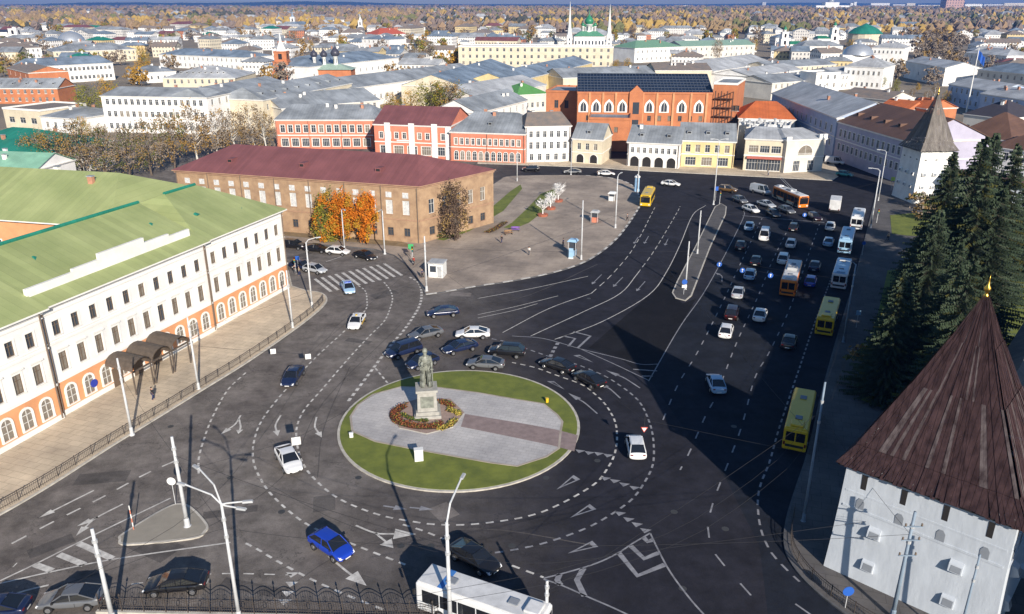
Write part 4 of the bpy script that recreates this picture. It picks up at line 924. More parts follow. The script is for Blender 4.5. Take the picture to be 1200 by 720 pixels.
for sx, hh in ((-22, 46), (22, 44)):
    q = MB(); x = sx*u; w_ = 3.6*u*.8; q.box(x-w_, 0, 0, x+w_, 2*w_, 18); q.build('bell_tower_wall', [M_whitewall], T)
    q = MB(); q.lathe([(w_*1.05, 0), (w_*.8, 2), (w_*.78, 5), (w_*.62, 6), (.3, hh-22), (.05, hh-18)], (x, w_, 18), 8); q.build('spire', [M_spire], T)
    for k in range(3): q = MB(); q.box(x-.6, -.1, 6+k*3.6, x+.6, 0, 8+k*3.6); q.build('window', [M_glass], T)
def belltower(label, px, py, topy, w_, wallm, domem, tiers=3, nave=None, spirek=False):
    T = lm('bell_tower', label, px, py, 'bell tower'); H = HT(T.location, topy)
    hb = H * (.62 if spirek else .72); z = 0; w0 = w_ / 2
    for i in range(tiers):
        hh = hb / tiers; q = MB(); q.box(-w0, -w0, z, w0, w0, z+hh-.5); q.box(-w0-.3, -w0-.3, z+hh-.5, w0+.3, w0+.3, z+hh); q.build('tier', [wallm], T)
        q = MB(); q.box(-w0*.3, -w0-.06, z+hh*.2, w0*.3, -w0, z+hh*.75); q.box(w0, -w0*.3, z+hh*.2, w0+.06, w0*.3, z+hh*.75); q.build('bell_opening', [M_dark], T)
        z += hh; w0 *= .82
    if spirek: q = MB(); q.lathe([(w0*1.1, 0), (w0*.9, (H-z)*.12), (w0*.3, (H-z)*.5), (.05, H-z)], (0, 0, z), 8); q.build('spire', [domem], T)
    else: drum(T, 0, 0, z, w0*.6, (H-z)*.2, wallm); onion(T, 0, 0, z + (H-z)*.2+.3, min(w0*.8, (H-z)*.22), domem)
    if nave:
        q = MB(); n0, n1, nh = nave; q.box(n0, -w_/2, 0, n1, w_/2+4, nh); q.build('nave', [wallm], T)
        q = MB(); q.hexa([(n0-.4, -w_/2-.4, nh), (n1+.4, -w_/2-.4, nh), (n1+.4, w_/2+4.4, nh), (n0-.4, w_/2+4.4, nh)], [(n0+2, w_*.2, nh+2.5), (n1-2, w_*.2, nh+2.5), (n1-2, w_*.4, nh+2.5), (n0+2, w_*.4, nh+2.5)]); q.build('nave_roof', [domem], T)
    return T
belltower('orange brick bell tower with a pale upper tier in the middle of the town', 333, 95, 38, 11, M_brick_or, M_spire, 3, spirek=True)
belltower('slim white bell tower with a green dome, right of the gothic store', 917, 62, 28, 9, M_whitewall, M_dome_green, 3, (5, 18, 8))
belltower('taller white bell tower with a green top beside the bare trees', 975, 57, 23, 10, M_whitewall, M_dome_green, 3, (-18, -5, 10))
belltower('thin white spire among trees in the far town, nearer the red roofed house', 423, 38, 16, 8, M_whitewall, M_spire, 2, spirek=True)
belltower('pale spired bell tower far off left of the thin white spire', 344, 33, 12, 10, M_whitewall, M_roof_bl, 2, spirek=True)
belltower('small pale bell tower far away at the left behind the silver dome', 328, 32, 14, 10, M_palewall, M_roof_bl, 2, spirek=True)
belltower('white church tower at the far left edge', 20, 50, 27, 12, M_whitewall, M_dome_dark, 2, (-30, -6, 12))
T = lm('domed_church', 'brick church with two dark onion domes behind the cream terrace', 385, 96)
q = MB(); q.box(-11, 0, 0, 14, 14, 7); q.build('wall', [M_brick_or], T); q = MB(); q.hexa([(-12, -1, 7), (15, -1, 7), (15, 15, 7), (-12, 15, 7)], [(-3, 6, 10), (6, 6, 10), (6, 8, 10), (-3, 8, 10)]); q.build('roof', [mat('pale green roof', (.30, .40, .33), .6, .1)], T)
for x, r in ((-9, 1.6), (-3, 1.6), (4, 2)): drum(T, x, 6, 9, r*.7, 3+r, M_whitewall); onion(T, x, 6, 12.4+r, r*1.4, M_dome_dark)
T = lm('silver_domed_hall', 'building with a big silver dome at the far left', 81, 58, 'building'); q = MB(); q.box(-16, 0, 0, 16, 20, 8); q.build('wall', [M_whitewall], T); q = MB(); q.lathe([(13, 0), (12, 3), (9.5, 6), (6, 8), (2, 9.3), (.4, 9.6)], (0, 8, 8), 20); q.build('dome', [M_silver], T, True)
T = lm('barrel_hall', 'white hall with a rounded silver roof in front of the white three storey house', 1008, 80, 'building'); q = MB(); q.box(-14, 0, 0, 14, 16, 9); q.build('wall', [M_whitewall], T); q = MB(); q.lathe([(11, 0), (10, 3), (7.5, 5.5), (4, 7), (1.5, 7.6), (1.4, 9.5), (.2, 10.5)], (0, 8, 9), 16); q.build('dome', [M_silver], T, True)
T = lm('teal_roof_hall', 'cream round hall with a teal roof beside the taller white bell tower', 1016, 56, 'building'); q = MB(); q.lathe([(17, 0), (17, 14)], (0, 10, 0), 16); q.build('wall', [M_cream], T); q = MB(); q.lathe([(18, 0), (12, 5), (5, 8), (.3, 10)], (0, 10, 14), 16); q.build('roof', [M_roof_teal], T, True)
# blue flag on its mast
p = G(1132, 133); hh = HT(p, 57)
T = thing('flagpole', 'very tall white flagpole flying a blue flag', 'flagpole', p); q = MB(); q.tube((0, 0, 0), (0, 0, hh), .34, .14, 8); q.build('mast', [M_spire], T)
q = MB(); nx, nz = 12, 8
for i in range(nx):
    for j in range(nz):
        P = lambda a, b: (a*.24 + .2 + b*.06, .4*math.sin(a*.9 + b*.3), hh - .5 - b*.5 - a*.26)
        q.face([P(i, j+1), P(i+1, j+1), P(i+1, j), P(i, j)])
q.build('flag', [mat('blue flag cloth', (.02, .10, .42), .8, .1)], T, True)
# towers on the horizon
p = G(1118, 14); T = building('tower_block', 'pinkish tower block standing up on the horizon', 'building', None, None, HT(p, -3), 60, facade_mat('pink far wall', (.48, .30, .24), px=14, pz=12), M_roof_gr, 'flat', 1, world=((p.x-48, p.y), (p.x+45, p.y)))
T = lm('far_monastery', 'large white far monastery church with a dome on the horizon', 974, 14); u = T.location.y / 860
q = MB(); q.box(-16*u, 0, 0, 18*u, 60, 6*u); q.build('wall', [M_whitewall], T); q = MB(); q.box(-7*u, -3, 0, 7*u, 50, 9*u); q.build('hall', [M_whitewall], T); onion(T, 0, 20, 9*u, 3.2*u, M_silver)
T.name = 'far_church'
for i, (x0, x1, y, hpx) in enumerate([(1020, 1042, 8, 5), (1046, 1060, 8, 4), (1075, 1106, 9, 4), (1130, 1150, 10, 6), (1152, 1175, 9, 5), (1176, 1200, 9, 6), (480, 500, 11, 3), (503, 526, 11, 3), (790, 812, 8, 3), (1000, 1003, 9, 7), (893, 897, 8, 6), (1062, 1072, 8, 5), (996, 999, 9, 6)]):
    a = G(x0, y+2); b = G(x1, y+2); mm = building('slab_block', ['white slab block', 'grey slab block', 'cream slab block'][i % 3] + ' on the horizon, ' + ['left of the pink tower block', 'beside the far white church', 'just left of the pink tower block', 'just right of the pink tower block', 'second right of the pink tower block', 'at the right edge', 'in the left half', 'in the left half, longer one', 'above the green roofed house', 'thin one right of the far church', 'thin chimney like one left of the far church', 'narrow one in the gap before the pink tower', 'thin one close to the far church'][i], 'building', None, None, hpx*a.y/900, 40, facade_mat('far slab wall %s' % 'abcdefghijklm'[i], [(.75, .74, .72), (.5, .5, .52), (.62, .56, .46)][i % 3], px=12, pz=9), M_roof_gr, 'flat', 1, world=((a.x, a.y), (b.x, b.y)))

# ---- the rest of the town: generated houses on a loose street grid
taken = []
for o in list(C.objects):
    if o.parent is None and o.get('category') in ('building', 'church', 'bell tower', 'tower', 'flagpole') and o.type == 'EMPTY':
        for ch in o.children:
            if ch.type == 'MESH' and ch.name.startswith(('wall', 'tier', 'nave')):
                mw = Matrix.Translation(o.location) @ Matrix.Rotation(o.rotation_euler.z, 4, 'Z')
                P = [mw @ v.co for v in ch.data.vertices]
                if P: taken.append((min(p.x for p in P)-3, min(p.y for p in P)-3, max(p.x for p in P)+3, max(p.y for p in P)+3))
FW = [(facade_mat('far white wall', (.74, .72, .69)), 'white'), (facade_mat('far cream wall', (.60, .54, .42)), 'cream'), (facade_mat('far pale wall', (.58, .56, .53)), 'pale grey'),
      (facade_mat('far yellow wall', (.60, .48, .26)), 'yellow'), (facade_mat('far brick wall', (.42, .17, .09)), 'red brick')]
FR = [(M_roof_gr, 'grey'), (M_roof_bl, 'blue grey'), (M_roof_lt, 'pale zinc'), (M_roof_rust, 'rust brown'), (M_roof_teal, 'teal'), (M_roof_bur, 'dark red')]
def where(px, py):
    lms = [(20, 'the leftmost church'), (81, 'the silver dome'), (165, 'the white school'), (250, 'the white terrace'), (333, 'the brick belfry'), (423, 'the thin spire'), (460, 'the red roof'),
           (560, 'the office block end'), (640, 'the office block'), (690, 'the spired church'), (770, 'the green roof'), (840, 'the pale green roof'), (917, 'the slim belfry'), (975, 'the taller belfry'), (1045, 'the bare grove'), (1118, 'the pink tower'), (1160, 'the blue flag')]
    k = min(lms, key=lambda t: abs(t[0] - px)); d = px - k[0]
    band = 'on the skyline' if py < 15 else 'very far off' if py < 21 else 'far off' if py < 28 else 'farther back' if py < 38 else 'midway back' if py < 52 else 'nearer' if py < 75 else 'quite near'
    return ('left of ' if d < -8 else 'right of ' if d > 8 else 'in line with ') + k[1] + ', ' + band
rngc = random.Random(21); cnt = 0; tries = 0; protoc = {}; wins_ok = 0; used_lab = {}
def uniq(lab, extras):
    for e in [''] + extras:
        t = lab + e
        if t not in used_lab: used_lab[t] = 1; return t
    return lab
while cnt < 296 and tries < 9000:
    tries += 1
    px = rngc.uniform(-30, 1240); py = 14 + (rngc.random() ** 1.35) * 88
    if py > 100 and 60 < px: continue
    if 1055 < px < 1135 and 26 < py < 92: continue
    if py > 86 and not (0 < px < 150 or 250 < px < 560 or px > 1120): continue
    if 640 < px < 900 and 20 < py < 50 and rngc.random() < .8: continue
    if 430 < px < 640 and 18 < py < 36 and rngc.random() < .5: continue
    if py < 26 and rngc.random() < .55: continue
    p = G(px, py); sc_ = 1 + (p.y - 400) / 1600 if p.y > 400 else 1
    W = rngc.choice((rngc.uniform(10, 20), rngc.uniform(14, 34))) * min(1.9, sc_); D = rngc.uniform(10, 15) * min(1.7, sc_); h = rngc.uniform(5, 10.5) * min(1.15, sc_)
    ang = rngc.choice((-.28, -.28, -.2, 1.29, .12)) + rngc.uniform(-.04, .04)
    ca, sa = math.cos(ang), math.sin(ang)
    cs = [(p.x + x*ca - y*sa, p.y + x*sa + y*ca) for x, y in ((0, 0), (W, 0), (W, D), (0, D))]
    bb = (min(c[0] for c in cs), min(c[1] for c in cs), max(c[0] for c in cs), max(c[1] for c in cs))
    if any(bb[0] < t[2] and bb[2] > t[0] and bb[1] < t[3] and bb[3] > t[1] for t in taken): continue
    taken.append(bb)
    wm, wn_ = rngc.choices(FW, (11, 3, 5, 1.5, 1))[0]; rm, rn = rngc.choices(FR, (6, 4, 4, 3, .5, 1))[0]
    kd = rngc.choice(('gable', 'hip', 'hip'))
    size = 'long ' if W > 34 else 'small ' if W < 20 else ''
    lab = uniq('%s%s house, %s %s roof, %s' % (size, wn_, rn, 'hipped' if kd == 'hip' else 'gabled', where(px, py)), [', tall', ', low'])
    T = thing('town_house', lab, 'house', (p.x, p.y, 0), ang, 'houses of the old town spread to the horizon')
    mb = MB(); mb.box(0, 0, 0, W, D, h)
    A, B = ((0, D/2, h+D*.2), (W, D/2, h+D*.2)) if kd == 'gable' else ((D*.45, D/2, h+D*.2), (W-D*.45, D/2, h+D*.2))
    if kd == 'gable': mb.face([(0, 0, h), (0, D, h), A]); mb.face([(W, D, h), (W, 0, h), B])
    mb.build('wall', [wm], T)
    o = .6; r = MB(); e = [(-o, -o, h-.1), (W+o, -o, h-.1), (W+o, D+o, h-.1), (-o, D+o, h-.1)]
    if kd == 'gable': A = (-o, A[1], A[2]+.15); B = (W+o, B[1], B[2]+.15)
    else: A = (A[0], A[1], A[2]+.15); B = (B[0], B[1], B[2]+.15)
    r.face([e[0], e[1], B, A]); r.face([e[2], e[3], A, B])
    if kd == 'hip': r.face([e[1], e[2], B]); r.face([e[3], e[0], A])
    ro = r.build('roof', [rm], T)
    if p.y < 900 and rngc.random() < .7:
        for k in range(rngc.randint(1, 3)):
            x = rngc.uniform(.25, .75)*W; q = MB(); q.box(x-.5, D*.4, h+D*.08, x+.5, D*.4+.9, h+D*.2+1.6); q.build('chimney', [M_bricktrim if k % 2 else M_trim], ro)
    cnt += 1
# beyond the 300 nearest houses the suburbs go on: one mass of small houses among the woods
mb = MB(); rs_ = random.Random(77); k_ = 0
for i in range(4000):
    if k_ > 820: break
    px = rs_.uniform(-240, 1460); py = 11 + 44 * rs_.random()**1.4
    if 1055 < px < 1135 and 26 < py: continue
    p = G(px, py); u = min(3.2, max(1, p.y/900)); W = rs_.uniform(7, 17)*u; D = rs_.uniform(7, 11)*u; h = rs_.uniform(4, 7.5)*min(u, 2)
    if any(p.x < t[2] and p.x + W > t[0] and p.y < t[3] and p.y + D > t[1] for t in taken): continue
    k_ += 1; w_ = rs_.choices((0, 1, 2, 3), (8, 2, 2, 1))[0]; r_ = rs_.choices((4, 5, 6), (4, 3, 2))[0]
    if k_ % 4 == 0: taken.append((p.x, p.y, p.x+W, p.y+D))
    mb.box(p.x, p.y, 0, p.x+W, p.y+D, h, w_, False)
    e = [(p.x-.5, p.y-.5, h), (p.x+W+.5, p.y-.5, h), (p.x+W+.5, p.y+D+.5, h), (p.x-.5, p.y+D+.5, h)]; A = (p.x+D*.35, p.y+D/2, h+D*.28); B = (p.x+W-D*.35, p.y+D/2, h+D*.28)
    mb.face([e[0], e[1], B, A], r_); mb.face([e[2], e[3], A, B], r_); mb.face([e[1], e[2], B], r_); mb.face([e[3], e[0], A], r_)
tag(mb.build('distant_suburb', [FW[0][0], FW[1][0], FW[2][0], FW[4][0], M_roof_gr, M_roof_lt, M_roof_rust]), 'countless small pale houses scattered among the autumn woods', 'suburb', None, 'stuff')
print('HOUSES', cnt, tries)
from mathutils import noise as mnoise
# ================================================================== trees
def leafmat(name, col, var=.25):
    m = mat(name, col, .9, var, 1.5, spec=.1); b = m.node_tree.nodes['Principled BSDF']
    return m
LG = leafmat('dull green leaves', (.10, .11, .03)); LY = leafmat('golden leaves', (.42, .24, .03)); LO = leafmat('orange leaves', (.50, .15, .015))
LB = leafmat('brown leaves', (.25, .165, .065)); LYG = leafmat('yellow green leaves', (.20, .19, .03)); LR = leafmat('grey brown twigs', (.23, .185, .145)); LOC = leafmat('ochre leaves', (.30, .18, .045))
LDG = leafmat('spruce needles', (.040, .058, .034)); LDG2 = leafmat('pale spruce tips', (.062, .082, .052)); LDG3 = leafmat('yellowed spruce needles', (.075, .075, .022))
M_bark = mat('grey brown bark', (.11, .085, .065), .95, .3, 3); M_birch = mat('birch bark', (.55, .53, .48), .9, .3, 2)
def crown(mb, r, cen, rad, nclump, per, size, mats, hollow=.45, clump=.28):
    cx, cy, cz = cen; rx, ry, rz_ = rad
    for i in range(nclump):
        while True:
            v = Vector((r.uniform(-1, 1), r.uniform(-1, 1), r.uniform(-1, 1)))
            if hollow < v.length < 1: break
        k = Vector((cx + v.x*rx, cy + v.y*ry, cz + v.z*rz_)); m = r.choice(mats); cs = clump * r.uniform(.6, 1.35)
        for j in range(per):
            p = k + Vector((r.gauss(0, .5)*cs*rx, r.gauss(0, .5)*cs*ry, r.gauss(0, .42)*cs*rz_))
            a = Vector((r.gauss(0, 1), r.gauss(0, 1), r.gauss(0, .7))).normalized(); b = a.orthogonal().normalized(); c = a.cross(b)
            s = size * r.uniform(.6, 1.3); t = r.uniform(0, 6.28); u = b*math.cos(t) + c*math.sin(t); w_ = a.cross(u)
            mb.face([p - u*s, p - w_*s*.6, p + u*s, p + w_*s*.6], m)
def trunk_mesh(r, h, rr, spread, nb, twigs=0, top=.95, birch=False):
    mb = MB(); pts = [Vector((0, 0, 0))]
    for i in range(1, 6): pts.append(Vector((r.gauss(0, .02)*h, r.gauss(0, .02)*h, h*top*i/5)))
    for i in range(5): mb.tube(pts[i], pts[i+1], rr*(1-i/5.5), rr*(1-(i+1)/5.5), 7)
    for i in range(nb):
        t = r.uniform(.25, .92); z = h*top*t; k = int(t*5); b0 = pts[k].lerp(pts[min(5, k+1)], t*5-k); a = r.uniform(0, 6.28); L = spread*(1.05-t*.7)*r.uniform(.7, 1.1)
        b1 = b0 + Vector((math.cos(a)*L*.5, math.sin(a)*L*.5, L*.38)); b2 = b1 + Vector((math.cos(a+.3)*L*.5, math.sin(a+.3)*L*.5, L*.42)); q = rr*(1-t)*.5+.03
        mb.tube(b0, b1, q, q*.6, 5); mb.tube(b1, b2, q*.6, q*.25, 4)
        for j in range(twigs):
            s = r.choice((b1, b2, b1.lerp(b2, .5))); a2 = r.uniform(0, 6.28); e = s + Vector((math.cos(a2)*L*.3, math.sin(a2)*L*.3, L*r.uniform(.05, .4))); mb.tube(s, e, q*.3, .015, 3, caps=False)
    return mb
def make_tree(name, seed, h, spread, mats, nclump=60, per=26, size=.32, zc=.6, rzf=.42, bark=None, hollow=.4, clump=.26, nb=10, twigs=0, start=None):
    """a prototype: (trunk mesh, crown mesh) of a tree of height h"""
    r = random.Random(seed); tm = trunk_mesh(r, h, h*.018+.05, spread*.8, nb, twigs).mesh('trunk', [bark or M_bark])
    mb = MB(); crown(mb, r, (0, 0, h*zc), (spread, spread, h*rzf), nclump, per, size, list(range(len(mats))), hollow, clump)
    return tm, mb.mesh('crown', mats)
def put_tree(name, label, proto, p, scale=1, rz=None, group=None, sz=None):
    T = thing(name, label, 'tree', (p[0], p[1], p[2] if len(p) > 2 else 0), rng.uniform(0, 6.28) if rz is None else rz, group)
    T.scale = (scale, scale, sz or scale)
    link('trunk', proto[0], T); link('crown', proto[1], T); return T
# spruces
def make_spruce(seed, h, rad, mats):
    r = random.Random(seed); tb = MB(); tb.tube((0, 0, 0), (0, 0, h*.97), h*.016, .03, 8)
    mb = MB(); nl = int(h*3.3)
    for i in range(nl):
        t = i / nl; z = h*(.05 + .93*t); L0 = rad*(1-t)**.85*(1.0 + .0*t) + .18
        nb = int(12 - 5*t)
        for k in range(nb):
            a = r.uniform(0, 6.28); L = L0*r.uniform(.6, 1.18); m = r.choices(range(len(mats)), (7, 2, 1))[0]
            d = Vector((math.cos(a), math.sin(a), 0)); n = Vector((-d.y, d.x, 0)); st = max(4, int(L/.33))
            for j in range(st):
                f = (j+.7)/st; c = Vector((0, 0, z)) + d*L*f + Vector((0, 0, -L*.34*f + L*.16*f*f)); w_ = (.18 + .38*(1-abs(f-.45)))*min(1, L/1.6)
                for s in (-1, 1):
                    tip = c + n*s*w_*r.uniform(.7, 1.3) + d*.12 + Vector((0, 0, -.16 - r.random()*.22)); mb.face([c - d*.17, tip, c + d*.2, c + Vector((0, 0, .05))], m)
                if r.random() < .5: mb.face([c - d*.12, c + d*.14, c + Vector((r.gauss(0, .06), r.gauss(0, .06), -.5))], m)
            tb.tube((0, 0, z), Vector((0, 0, z)) + d*L*.8 + Vector((0, 0, -L*.2)), .035, .01, 3, caps=False)
    return tb.mesh('trunk', [M_bark]), mb.mesh('crown', mats)
SP = [make_spruce(1, 26, 6.6, [LDG, LDG2, LDG3]), make_spruce(2, 26, 6.0, [LDG, LDG2, LDG3]), make_spruce(3, 26, 7.4, [LDG, LDG2, LDG2])]
spr = [(1106, 392, 152, 0, 'dark spruce at the left front of the spruce group, beside the near tower roof'), (1068, 425, 240, 2, 'shorter dark spruce nearest to the avenue'), (1132, 415, 210, 2, 'broad pale green spruce behind the tip of the near tower roof'),
       (1152, 352, 162, 1, 'tall slim dark spruce in the middle of the spruce group'), (1190, 330, 166, 0, 'tall spruce at the right edge of the picture'), 
       (1090, 350, 196, 0, 'narrow spruce behind the front one, near the far tower'), (1040, 462, 325, 2, 'low bushy spruce in deep shade next to the near tower'),  (1130, 335, 150, 2, 'tallest pointed spruce against the brown roofs'),
       (1060, 385, 262, 1, 'low dark spruce beside the shaded pavement edge'),   (1090, 470, 300, 0, 'dark spruce hidden low behind the left slope of the near tower')]
for x, y, ty, k, lab in spr:
    p = G(x, y); H = HT(p, ty); put_tree('spruce_tree', lab, SP[k], p, max(.72, min(1.15, H/26*1.02)), None, 'spruces beside the monastery tower', H/26)
for x, y, H, k, lab in ((48.5, 79, 21, 0, 'spruce just behind the tip of the near tower roof'), (52, 88, 20, 2, 'spruce behind the near tower, over the fortress wall'), (45, 86, 17, 1, 'shorter spruce behind the left slope of the near tower'), (60, 99, 26, 1, 'tall spruce behind the pale green one'), (66, 118, 25, 0, 'dark spruce standing between the shaded lawn and the wall')):
    put_tree('spruce_tree', lab, SP[k], (x, y, 0), H/26*.95, None, 'spruces beside the monastery tower', H/26)
# dark shrubs beneath
sh = make_tree('shrub', 90, 3, 2.2, [LB, LG, LR], 40, 20, .22, .55, .45, nb=6)
for i, (x, y) in enumerate([(1078, 245), (1085, 258), (1020, 440)]):
    put_tree('shrub', ['brown shrub at the foot of the far tower', 'brown shrub beside the sunlit lawn', 'dark shrub beside the shaded pavement'][i], sh, G(x, y), 1.3)
# autumn maples in front of the brick building
pr = make_tree('t', 11, 11, 3.0, [LO, LO, LY], 110, 60, .17, .58, .44, hollow=.3); pr2 = make_tree('t', 12, 10, 2.7, [LY, LYG, LYG, LG, LO], 105, 60, .17, .5, .48, hollow=.3); pr3 = make_tree('t', 13, 9, 2.0, [LO, LY, LO], 90, 55, .17, .55, .46, hollow=.3)
put_tree('maple_tree', 'maple with yellow and green leaves at the brick wall, left of the orange ones', pr2, G(386, 284), 1, sz=1.05)
put_tree('maple_tree', 'tall orange maple against the brick wall', pr, G(404, 285), .95)
put_tree('maple_tree', 'orange maple right of the lamp post at the brick wall', pr3, G(431, 287), 1.15)
put_tree('maple_tree', 'small green maple at the left of the coloured trees', make_tree('t', 14, 7, 2.0, [LG, LYG, LB], 45, 24, .24, .5, .46), G(377, 285), 1)
LRD = leafmat('dark brown twigs', (.11, .075, .055)); br = make_tree('t', 15, 11, 2.7, [LRD, LB, LRD, LRD], 100, 34, .17, .50, .48, nb=26, twigs=6)
put_tree('bare_tree', 'dense brownish almost bare tree at the corner of the brick building', br, G(534, 283), 1.12)
put_tree('shrub', 'low brown bush at the brick building end', sh, G(560, 258), .9); put_tree('shrub', 'low reddish bush on the lawn beside the steps', sh, G(520, 280), .6)
# park trees in front of the white block
park = [make_tree('t', 20+i, 13, 4.2, ms, 95, 24, .21, .55, .42, bark=bk, nb=20, twigs=5) for i, (ms, bk) in enumerate([([LB, LR, LOC, LG], None), ([LG, LB, LR, LR], None), ([LR, LOC, LR], M_birch), ([LR, LR, LB], M_birch), ([LY, LYG, LY], None), ([LYG, LG, LYG], None)])]
pk = [(48, 208, 152, 0, 'brown leaved park tree at the left end of the park'), (72, 209, 148, 0, 'olive brown park tree behind the green roof, second from the left'), (98, 206, 140, 1, 'dark green round park tree'), (125, 208, 146, 1, 'green grey park tree before the white arches'), (152, 209, 148, 1, 'dark bushy park tree right of the white arches'),
      (178, 206, 140, 1, 'green brown park tree left of the ochre birch'), (205, 199, 128, 0, 'brownish park tree behind the burgundy roof end'), (232, 190, 116, 2, 'tall ochre birch before the white block'), (255, 186, 124, 2, 'ochre birch next to the tallest one'), (275, 184, 128, 3, 'bare birch in front of the angled white block, left one'), (297, 182, 120, 3, 'bare birch at the end of the angled white block'), (312, 182, 130, 3, 'low bare birch beside the orange row'),
      (108, 150, 96, 5, 'bright green yellow tree beside the white block'), (128, 130, 90, 4, 'golden tree behind the bright green one'), (100, 168, 136, 4, 'small golden tree beside the white house'), (165, 152, 140, 3, 'bare shrub like tree before the white block'),
      (170, 90, 53, 4, 'big golden tree behind the school'), (283, 100, 78, 4, 'golden tree at the left of the cream terrace'), (25, 84, 62, 4, 'yellow tree by the brick house'),
      (459, 138, 108, 4, 'small golden tree left of the big yellow green one'), (482, 138, 106, 4, 'golden tree touching the big yellow green one'), (505, 140, 92, 5, 'big dark yellow green tree behind the burgundy roof'), (530, 140, 93, 0, 'ochre tree right of the big yellow green one'), (516, 138, 96, 4, 'golden crown between the big yellow green trees'), (545, 138, 106, 4, 'low golden tree at the right end of its group'),
      (400, 62, 40, 4, 'golden tree beyond the long hall'), (365, 62, 47, 4, 'small golden tree behind the brick bell tower'), (345, 50, 35, 0, 'brown tree behind the brick bell tower'), (722, 88, 70, 4, 'bright golden tree right of the office block'), (735, 84, 68, 4, 'golden tree left of the cream warehouse'), (790, 64, 48, 0, 'brown orange tree before the green roof'), (840, 72, 45, 3, 'bare brown tree before the faded green roof'), (880, 66, 44, 4, 'yellow tree at the end of the faded green roof'), (820, 64, 53, 4, 'low yellow tree below the faded green roof'),
      (474, 80, 62, 3, 'dark bare tree right of the long hall'), (488, 76, 55, 3, 'bare brown tree left of the office block'), (505, 72, 48, 1, 'green tree left of the office block'), (655, 80, 66, 1, 'dark green fir like tree before the office block'), (692, 80, 67, 1, 'dark tree before the right half of the office block'),
      (995, 66, 46, 4, 'yellow tree between the taller bell tower and the white house'), (1030, 106, 86, 5, 'pale yellow willow before the white hall'), (1050, 104, 92, 5, 'low yellowish willow right of the pale one'), (1035, 130, 112, 3, 'bare tree beside the orange brick roofs'), (1085, 122, 106, 3, 'bare yellowish bushes behind the small tower'), (945, 108, 98, 5, 'green bush before the glazed pavilion'),
      (1048, 112, 98, 5, 'yellowish bush in the yard behind the lilac street front'), (1068, 116, 103, 3, 'grey bare bush in the yard left of the flag mast'), (1095, 112, 96, 3, 'bare tree left of the flag mast'), (1108, 124, 106, 4, 'ochre bush at the foot of the flag mast'), (1075, 108, 97, 4, 'small golden bush in the yard behind the orange roofs'), (1118, 116, 104, 0, 'brown bush just left of the flag mast'), (1004, 116, 104, 5, 'green bush right behind the low brown shed'), (60, 168, 150, 0, 'brown tree between the cream house and the teal roof')]
for x, y, ty, k, lab in pk:
    p = G(x, y); H = max(4, HT(p, ty)); put_tree('park_tree', lab, park[k], p, H/13*(1.3 if 137 < y < 141 else 1.0 if H < 16 else .85), None, None, H/13)
# far trees one can still tell apart: low detail copies
far = [make_tree('t', 40+i, 12, 5.0, ms, 26, 14, .8, .55, .42, nb=3, clump=.3) for i, ms in enumerate([[LB, LOC], [LR, LB], [LG, LB], [LY, LOC], [LR, LR], [LYG, LOC]])]
FN = ['brown leaved tree', 'bare grey brown tree', 'dark green tree', 'golden tree', 'bare greyish tree', 'yellow green tree']
rt = random.Random(5); n = 0
for i in range(2600):
    if n >= 280: break
    px = rt.uniform(-20, 1220); py = 17 + (rt.random()**1.2) * 85
    if 1058 < px < 1130 and 30 < py < 86: k = rt.choice((1, 4, 4))
    else: k = rt.choices(range(6), (4, 5, 2, 1.6, 4, 2))[0]
    if py > 60 and not (0 < px < 600 or px > 1050): continue
    p = G(px, py)
    if any(p.x > t[0]-1 and p.x < t[2]+1 and p.y > t[1]-4 and p.y < t[3]+1 for t in taken): continue
    s = rt.uniform(.75, 1.15) * (1 + max(0, p.y-500)/2500)
    put_tree('town_tree', uniq('%s %s' % (FN[k], where(px, py)), [', taller', ', lower']), far[k], p, s, None, 'trees between the houses of the old town'); n += 1
for i in range(26):
    px = rt.uniform(1060, 1132); py = rt.uniform(40, 90); p = G(px, py)
    put_tree('town_tree', 'bare grey tree in the dense grove left of the blue flag', far[rt.choice((1, 4))], p, rt.uniform(1.1, 1.5), None, 'bare trees of the grove left of the flag')
print('FARTREES', n)
# the forest and wooded suburbs behind: one mass
mb = MB(); rf = random.Random(9)
for i in range(19000):
    py = 7.5 + 30 * rf.random()**1.8; px = rf.uniform(-260, 1500)
    if px > 560: py += 3
    p = G(px, py); k = 1 + p.y/1900
    if any(p.x > t[0]-2 and p.x < t[2]+2 and p.y > t[1]-40 and p.y < t[3]+1 for t in taken): continue
    s = rf.uniform(2.2, 5.2) * k; hh = rf.uniform(5, 11) * min(k, 2.4)
    nv = mnoise.noise(Vector((p.x*.0042, p.y*.0021, 3))) + rf.gauss(0, .13); nv2 = mnoise.noise(Vector((p.x*.006, p.y*.003, 30))) + rf.gauss(0, .15)
    m = 2 if nv < -.26 else 1 if nv < .02 else 0 if nv < .2 else 4
    if nv2 > .34: m = 3
    if nv2 < -.36: m = 5
    if p.y > 3000 and m == 3: m = 4
    nn = 6; b0 = len(mb.v)
    for j, (rr, zz) in enumerate(((.55, .15), (1, .5), (.75, .85))):
        for q in range(nn):
            t = 6.283*(q + j*.5)/nn; w_ = rf.uniform(.75, 1.2); mb.v.append((p.x + rr*s*w_*math.cos(t), p.y + rr*s*w_*math.sin(t), zz*hh*rf.uniform(.85, 1.15)))
    mb.v.append((p.x, p.y, hh*1.1))
    for j in range(2):
        for q in range(nn):
            mb.f.append((b0+j*nn+q, b0+j*nn+(q+1) % nn, b0+(j+1)*nn+(q+1) % nn, b0+(j+1)*nn+q)); mb.m.append(m)
    for q in range(nn): mb.f.append((b0+2*nn+q, b0+2*nn+(q+1) % nn, b0+3*nn)); mb.m.append(m)
